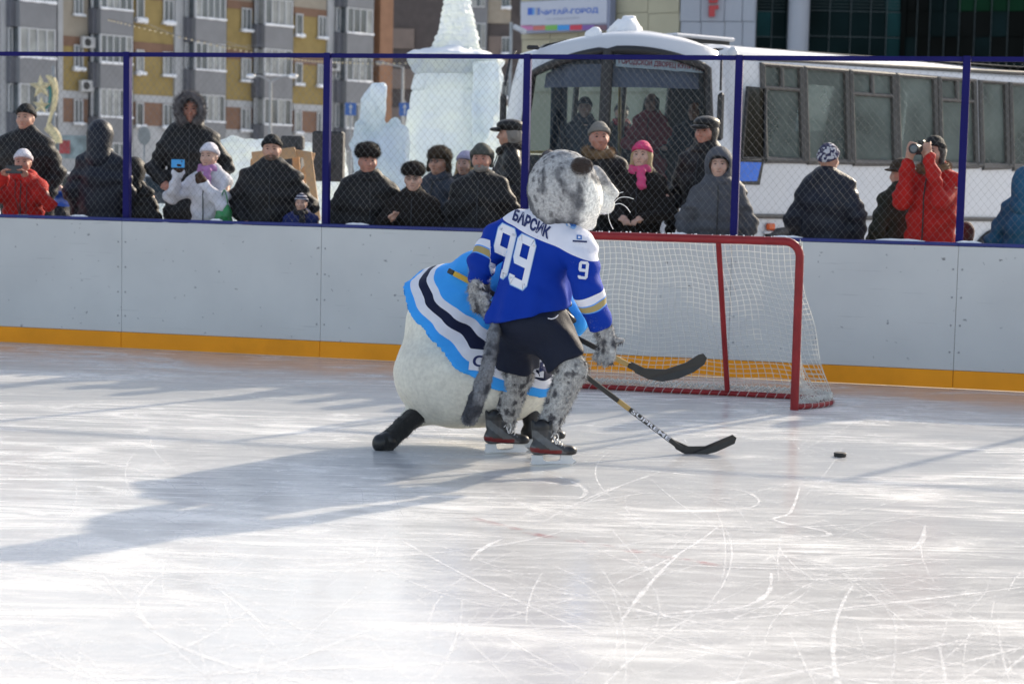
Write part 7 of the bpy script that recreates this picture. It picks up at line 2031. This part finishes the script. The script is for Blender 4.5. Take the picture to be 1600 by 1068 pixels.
        solid('hat', lambda p: smin(smax(ell(H(p), (0, .012, 1.672), (.096, .114, .115)), 1.668 - H(p)[:, 2] - .1 * H(p)[:, 1], .02), np.minimum(seg(H(p), (-.086, .025, 1.69), (-.083, .025, 1.585), .026, .02), seg(H(p), (.086, .025, 1.69), (.083, .025, 1.585), .026, .02)), .03) + .003 * vnoise(p, 25, sd), (-.16, -.16, 1.52), (.16, .17, 1.84), .010, hm, t)
    elif hat == 'cap':
        o = solid('hat', lambda p: smax(smin(ell(H(p), (0, .005, 1.712), (.108, .128, .058)), ell(H(p), (0, .02, 1.69), (.096, .11, .06)), .03), 1.655 - H(p)[:, 2] - .12 * H(p)[:, 1], .015), (-.15, -.18, 1.6), (.15, .18, 1.82), .010, hm, t)
        solid('visor', lambda p: smax(ell(H(p), (0, -.115, 1.672), (.085, .07, .022)), H(p)[:, 1] + .085, .01), (-.12, -.21, 1.62), (.12, -.05, 1.74), .009, hm, o)
    elif hat == 'brim':
        solid('hat', lambda p: smin(smax(ell(H(p), (0, .012, 1.70), (.098, .115, .085)), 1.66 - H(p)[:, 2], .02), smax(ell(H(p), (0, .005, 1.672), (.15, .16, .02)), 0 * p[:, 0] - 1, .01), .02), (-.18, -.2, 1.6), (.18, .2, 1.82), .011, hm, t)
    if hat in ('hood', 'furhood') or hood:
        m = hood or hm; R_ = (.128, .145, .150) if hat != 'furhood' else (.132, .148, .155)
        def hood_fn(p):
            q = H(p); d = smin(ell(q, (0, .022, 1.652), R_), seg(p, (0, .07, 1.53), (0, .06, 1.45), .11, .13), .06)
            d = smax(d, -seg(q, (0, -.02, 1.628), (0, -.4, 1.605), .090, .094), .02)
            return d + .005 * fbm(p, 10, sd)
        o = solid('hood', hood_fn, (-.2, -.2, 1.30), (.2, .26, 1.86), .0125, m, t)
        if hat == 'furhood':
            ring = [hpt(.108 * math.sin(a), -.098 + .02 * math.cos(2 * a), 1.632 + .128 * math.cos(a)) for a in np.linspace(-2.5, 2.5, 23)]
            solid('fur_trim', lambda p: chain(p, ring, [.034] * len(ring)) + .008 * vnoise(p, 26, sd), np.min(ring, axis=0) - .09, np.max(ring, axis=0) + .09, .012, M_HFURG, o, fur=dict(count=3200, length=.035, width=.0018, seed=sd, droop=(0, -.1, 0)))
    # -- collar, scarf, hair
    cm = collar or coat
    cr = .086 if collar is None else .098
    crf = dict(fur=dict(count=2200, length=.03, width=.0018, seed=sd + 1, droop=(0, 0, -.1))) if collar in (M_FURTAN, M_CFUR) else {}
    rings = [np.array([cr * 1.05 * math.sin(a), .015 - cr * math.cos(a) * 1.0, 1.500 + .022 * -math.cos(a)]) for a in np.linspace(.22, 2 * math.pi - .22, 15)]
    solid('collar', lambda p: chain(p, rings, [.042 if collar is not None else .036] * 15) + .004 * vnoise(p, 18, sd), (-.2, -.19, 1.40), (.2, .2, 1.6), .0125, cm, t, **crf)
    if scarf:
        rg = [np.array([.088 * math.sin(a), .01 - .092 * math.cos(a), 1.508 + .012 * math.sin(3 * a)]) for a in np.linspace(0, 2 * math.pi, 19)]
        solid('scarf', lambda p: smin(chain(p, rg, [.036] * 19), seg(p, (.03, -.115, 1.49), (.05, -.165, 1.36), .04, .045, ((0, 1, 0), .6)), .03) + .006 * np.sin(p[:, 2] * 90 + p[:, 0] * 30), (-.17, -.22, 1.28), (.17, .17, 1.58), .011, scarf, t)
    if hair:
        hl = 1.47 if hair != M_HAIRG else 1.60
        solid('hair', lambda p: smax(smax(ell(H(p), (0, .026, 1.63), (.094, .098, .12)) if hair == M_HAIRG else smin(ell(H(p), (0, .026, 1.65), (.093, .10, .10)), np.minimum(seg(H(p), (-.07, .02, 1.63), (-.088, -.035, hl), .03, .028), seg(H(p), (.07, .02, 1.63), (.088, -.035, hl), .03, .028)), .04), -seg(H(p), (0, -.06, 1.60), (0, -.3, 1.6), .075, .09), .01), H(p)[:, 2] - 1.70, .01) + .003 * np.sin(p[:, 0] * 260), (-.16, -.14, 1.4), (.16, .17, 1.74), .011, hair, t)
    return t
# the row along the boards and those behind it; D grows to the left as the boards recede
def bD(px, back): 
    t = on_line(px, A0 - BN * back, BD, 1.6); return (A0 - BN * back + BD * t)[1]
def held(name, label, cat_, b_or_o): return tag(b_or_o, label, cat_)
W_ = person
W_('man in black beanie and black jacket standing behind the red jacketed photographer', 40, 160, bD(40, 1.2), 1.80, -8, hat='beanie', hm=M_KN_BLK, coat=M_CB, girth=1.22, skin=M_SKIN)
pr = W_('person in red jacket and white beanie filming with a dark phone on the left', 36, 231, bD(36, .55), 1.62, 4, hat='beanie', hm=M_KN_WHT, coat=M_REDJ, arms=('phone', 'phone'), hood=None, collar=M_REDJ, girth=1.05, skin=M_SKINR)
W_('person in a dark hooded coat turned away beside the left blue post', 158, 190, bD(158, .8), 1.76, 172, hat='hood', hm=M_CN, coat=M_CN, girth=1.02)
W_('small person in black coat seen from behind right of the left blue post', 212, 248, bD(212, 1.0), 1.50, 160, hat='hood', hm=M_CB, coat=M_CB, arms=('down', 'front'), girth=1.0)
W_('tall man in black parka with the grey fur trimmed hood up', 298, 141, bD(298, 1.0), 1.86, 6, hat='furhood', hm=M_CB, coat=M_CB, girth=1.12, skin=M_SKINR, arms=('pocket', 'pocket'))
gw = W_('girl in white jacket and white knit hat holding a light blue phone', 327, 221, bD(327, .5), 1.62, -14, hat='beanie', hm=M_KN_WHT, coat=M_WHITEJ, arms=(((.36, -.12, 1.22), (.20, -.30, 1.47)), 'chin'), scarf=M_SCPL, gloves=M_GLVB, skin=M_SKINP, girth=.98)
W_('smiling bearded man in black beanie and bulky black jacket with a small chest badge', 425, 208, bD(425, .55), 1.78, 2, hat='beanie', hm=M_KN_BLK, coat=M_CB, girth=1.28, beard=True, arms=('pocket', 'pocket'))
W_('small child in blue jacket and striped knit hat at the boards', 471, 301, bD(471, .38), 1.12, -4, hat='beanie', hm=M_KSTR, coat=M_BLUEK, skin=M_SKINP, girth=1.1, scarf=M_SCD)
W_('man in dark fur hat and long black coat right of the second blue post', 575, 221, bD(575, .5), 1.76, 14, hat='furhat', hm=M_HFURB, coat=M_CB, girth=1.18, skin=M_SKINR)
W_('woman in black fur hat, glasses and black fur coat with one bare hand raised', 646, 251, bD(646, .42), 1.62, -2, hat='furhat', hm=M_HFURB, coat=M_CFUR, girth=1.14, glasses=True, skin=M_SKINP, arms=(((.30, -.08, 1.12), (.20, -.20, 1.24)), 'front'))
W_('man in brown fur ushanka with ear flaps and grey jacket behind the fur coated woman', 686, 226, bD(686, 1.3), 1.74, -30, hat='ushanka', hm=M_HFUR, coat=M_SLATE, girth=.98, glasses=True)
W_('woman in lilac knit hat half hidden behind the grey bearded man', 727, 234, bD(727, 1.7), 1.62, -22, hat='beanie', hm=M_KN_LIL, coat=M_CG, hair=M_HAIRB, skin=M_SKINP)
W_('grey bearded man in grey green ear flap hat and black jacket', 753, 223, bD(753, .5), 1.76, -10, hat='aviator', hm=M_KN_GRN, coat=M_CB, girth=1.16, skin=M_SKINR, beard='grey')
W_('man in profile wearing a black leather cap and jacket next to the middle blue post', 797, 184, bD(797, 1.4), 1.82, -82, hat='cap', hm=M_LEATH, coat=M_LEATH, girth=1.05, hair=M_HAIRG, collar=M_HFURB)
W_('smiling man in grey beanie with tan fur collar behind the big cat head', 937, 188, bD(937, .95), 1.82, 4, hat='beanie', hm=M_KN_GRY, coat=M_CB, collar=M_FURTAN, girth=1.1, skin=M_SKINR)
W_('blond woman in bright pink hat and pink scarf with black fur coat', 1003, 218, bD(1003, .75), 1.68, -18, tilt=4, hat='beanie', hm=M_KN_PNK, coat=M_CFUR, scarf=M_SCP, hair=M_HAIRB, skin=M_SKINP, girth=1.0, arms=('front', 'front'))
W_('man in black flat cap and black jacket looking left beside the hooded teenager', 1104, 179, bD(1104, 1.0), 1.84, -34, hat='cap', hm=M_LEATH, coat=M_CB, girth=1.06, skin=M_SKINR, gloves=M_GLV, hair=M_HAIRD)
W_('teenager in grey jacket with hood up over a black hat behind the goal', 1124, 231, bD(1124, .45), 1.68, -6, hat='beanie', hm=M_KN_BLK, hood=M_GREYJ, coat=M_GREYJ, girth=1.06, skin=M_SKINP)
W_('person in patterned knit hat and dark jacket seen from behind in front of the bus', 1296, 222, bD(1296, .6), 1.72, 150, hat='beanie', hm=M_KPAT, coat=M_CN, girth=1.14)
W_('person in brown brimmed hat and olive coat standing behind the photographer', 1408, 244, bD(1414, .95), 1.64, -150, hat='brim', hm=M_HFUR, coat=M_OLIVE, girth=.98)
ph = W_('photographer in red jacket and black knit hat with a camera at the right blue post', 1460, 210, bD(1460, .55), 1.74, -38, hat='beanie', hm=M_KN_BLK, coat=M_REDJ, arms=('eye', 'eye'), girth=1.05, hair=M_HAIRD, collar=M_FURTAN, long=True)
W_('person in blue jacket with hood up at the right edge behind the fence', 1606, 262, bD(1606, .6), 1.60, 145, hat='hood', hm=M_BLUEJ, coat=M_BLUEJ, girth=1.05)
W_('small child in dark hood low behind the right blue post', 1510, 348, bD(1510, .8), 1.02, 160, hat='hood', hm=cloth('kid_maroon', (.06, .02, .02)), coat=M_CG)
W_('blond child with blue bag far behind the red jacketed person', 92, 288, 19.5, 1.15, 60, hat=None, hm=None, coat=M_CG, hair=M_HAIRB, skin=M_SKINP)
# passengers in the bus
BF = .95
for lab, px, yt, D, h, yw, hat, hm, ct, extra in (
    ('boy in dark knit hat and slate jacket standing inside the bus windscreen', 914, 150, 20.9, 1.55, -8, 'beanie', M_CN, M_SLATE, dict(skin=M_SKINP)),
    ('passenger in red and white jacket inside the bus right windscreen pane', 1018, 146, 21.6, 1.6, -20, None, None, cloth('coat_red_white', (.40, .05, .06)), dict(hair=M_HAIRD, arms=('front', 'front'))),
    ('passenger with red scarf inside the bus behind the centre pillar', 972, 158, 22.2, 1.6, 10, 'beanie', M_KN_BLK, M_CG, dict(scarf=cloth('scarf_red', (.35, .03, .04)))),
    ('bus driver in dark blue jacket at the right of the windscreen', 1086, 160, 20.9, 1.55, -28, None, None, M_CN, dict(hair=M_HAIRD, arms=('wheel', 'wheel'), girth=1.15))):
    W_(lab, px, yt, D, h, yw, hat=hat, hm=hm, coat=ct, floor=True, **extra)
# things they hold
def world_of(t, p): 
    m = Matrix.Translation(Vector(t.location)) @ Matrix.Rotation(t.rotation_euler.z, 4, 'Z') @ Matrix.Diagonal((*t.scale, 1)); return np.array(m @ Vector(p))
def axes_of(t): 
    a = t.rotation_euler.z; return [np.array([math.cos(a), math.sin(a), 0]), np.array([-math.sin(a), math.cos(a), 0]), BZ]
c = world_of(pr, (0, -.47, 1.56)); pt2 = thing('phone', 'dark phone held up by the person in the red jacket', 'phone', c)
b = MB(); b.box(c, (.155, .011, .078), axes_of(pr), bev=.004); o = b.obj('case', mat('phone_dark', (.012, .018, .03, 1), .25), pt2)
b = MB(); b.lathe([(.008, 0), (.007, .003), (.003, .003)], c + axes_of(pr)[0] * .055 + axes_of(pr)[2] * .02 + axes_of(pr)[1] * .0055, 14, [axes_of(pr)[0], axes_of(pr)[2], axes_of(pr)[1]]); b.obj('lens', M_BLACKP, pt2)
c = world_of(gw, (-.165, -.385, 1.555)); pt2 = thing('phone', 'light blue phone held up by the girl in the white jacket', 'phone', c)
b = MB(); b.box(c, (.13, .012, .075), axes_of(gw), bev=.004); b.obj('case', mat('phone_blue', (.03, .28, .62, 1), .3), pt2)
b = MB(); b.lathe([(.007, 0), (.006, .003), (.003, .003)], c + axes_of(gw)[0] * .04 + axes_of(gw)[2] * .02 - axes_of(gw)[1] * .006, 12, [axes_of(gw)[0], axes_of(gw)[2], -axes_of(gw)[1]]); b.obj('lens', M_BLACKP, pt2)
ax = axes_of(ph); c = world_of(ph, (0, -.235, 1.655)); ct_ = thing('camera', 'black camera held to the eye by the photographer in red', 'camera', c)
b = MB(); b.box(c, (.14, .07, .095), ax, bev=.014); b.obj('camera_body', M_BLACKP, ct_)
b = MB(); b.box(c + BZ * .058, (.055, .05, .03), ax, bev=.008); b.obj('viewfinder', M_BLACKP, ct_)
b = MB(); b.lathe([(.036, .03), (.040, .06), (.040, .13), (.043, .135), (.043, .155), (.036, .155), (.03, .148)], c, 24, [ax[0], ax[2], -ax[1]]); b.obj('lens', M_BLACKP, ct_)
b = MB(); b.lathe([(.033, .149), (.02, .152), (.005, .153)], c, 20, [ax[0], ax[2], -ax[1]]); b.obj('front_glass', M_GLASSD, ct_)
# lanyard card on the red jacket, green carrier bag, blue sledge
c = world_of(pr, (.03, -.185, 1.03)); cd = thing('badge_card', 'pale card hanging on the front of the red jacket', 'card', c)
b = MB(); b.box(c, (.11, .006, .13), axes_of(pr), bev=.002); b.obj('card', mat('card_pale', (.45, .53, .58, 1), .4, var=.25, vscale=22), cd)
b = MB(); b.tube([c + BZ * .065 + axes_of(pr)[0] * .03, world_of(pr, (.07, -.175, 1.3)), world_of(pr, (.06, -.1, 1.46))], .004, 5); b.tube([c + BZ * .065 - axes_of(pr)[0] * .03, world_of(pr, (-.05, -.175, 1.3)), world_of(pr, (-.06, -.1, 1.46))], .004, 5); b.obj('lanyard', M_BLACKP, cd)
bgc = P(350, 331, bD(350, .30))
bag = solid('carrier_bag', lambda p: smax(ell(p, bgc - BZ * .1, (.085, .06, .21)) + .012 * fbm(p, 14, 3), p[:, 2] - bgc[2] - .075, .02), bgc - [.16, .13, .36], bgc + [.16, .13, .18], .011, mat('bag_green', (.02, .20, .06, 1), .3, var=.3, vscale=12, bump=.5, bscale=20))
tag(bag, 'green plastic carrier bag beside the girl in the white jacket', 'bag')
hb = MB()
for sx in (-.03, .035): hb.tube(spline([bgc + [sx, 0, .04], bgc + [sx * .8, -.01, .13], bgc + [sx * .2, 0, .19], bgc + [sx * .2, .03, .2]], 4), .006, 6)
h_ = hb.obj('handle', bpy.data.materials['bag_green'], bag)
sc_ = P(105, 305, 19.3)
sl_ = solid('sledge', lambda p: smax(ell(p, sc_, (.20, .30, .12)), -ell(p, sc_ + BZ * .05, (.17, .27, .11)), .02) + .004 * vnoise(p, 9, 1), sc_ - [.26, .36, .18], sc_ + [.26, .36, .16], .018, mat('sledge_blue', (.01, .07, .42, 1), .35))
tag(sl_, 'bright blue plastic sledge carried beside the blond child', 'sledge')
# trodden snow bank the spectators stand on
feet = np.array([[f[0], f[1], f[2]] for f in PEOPLE_FEET])
nx, ny = 120, 26
tt_ = np.linspace(-8, 20, nx); bb_ = np.concatenate([np.linspace(.17, 2.6, 18), np.linspace(2.9, 8.0, ny - 18)])
V = []
for u in tt_:
    for q in bb_:
        p = bp(u, q, 0); d2 = ((feet[:, :2] - p[:2]) ** 2).sum(1); w = 1 / (d2 + .02) ** 1.6
        z = (w @ feet[:, 2]) / w.sum(); fade = np.clip((3.4 - q) / 2.0, 0, 1); fade = fade * fade * (3 - 2 * fade)
        V.append([p[0], p[1], z * fade - .03 * (1 - fade) + .0])
V = np.array(V); 
V[:, 2] += .02 * fbm(V, 2.5, 4) * 1.0 - .012
F = np.array([[i * ny + j, (i + 1) * ny + j, (i + 1) * ny + j + 1, i * ny + j + 1] for i in range(nx - 1) for j in range(ny - 1)])
me = mesh_np('snow_bank', V, F); me.materials.append(bpy.data.materials['trodden_snow']); struct(link('snow_bank', me), 'trodden snow bank behind the boards')
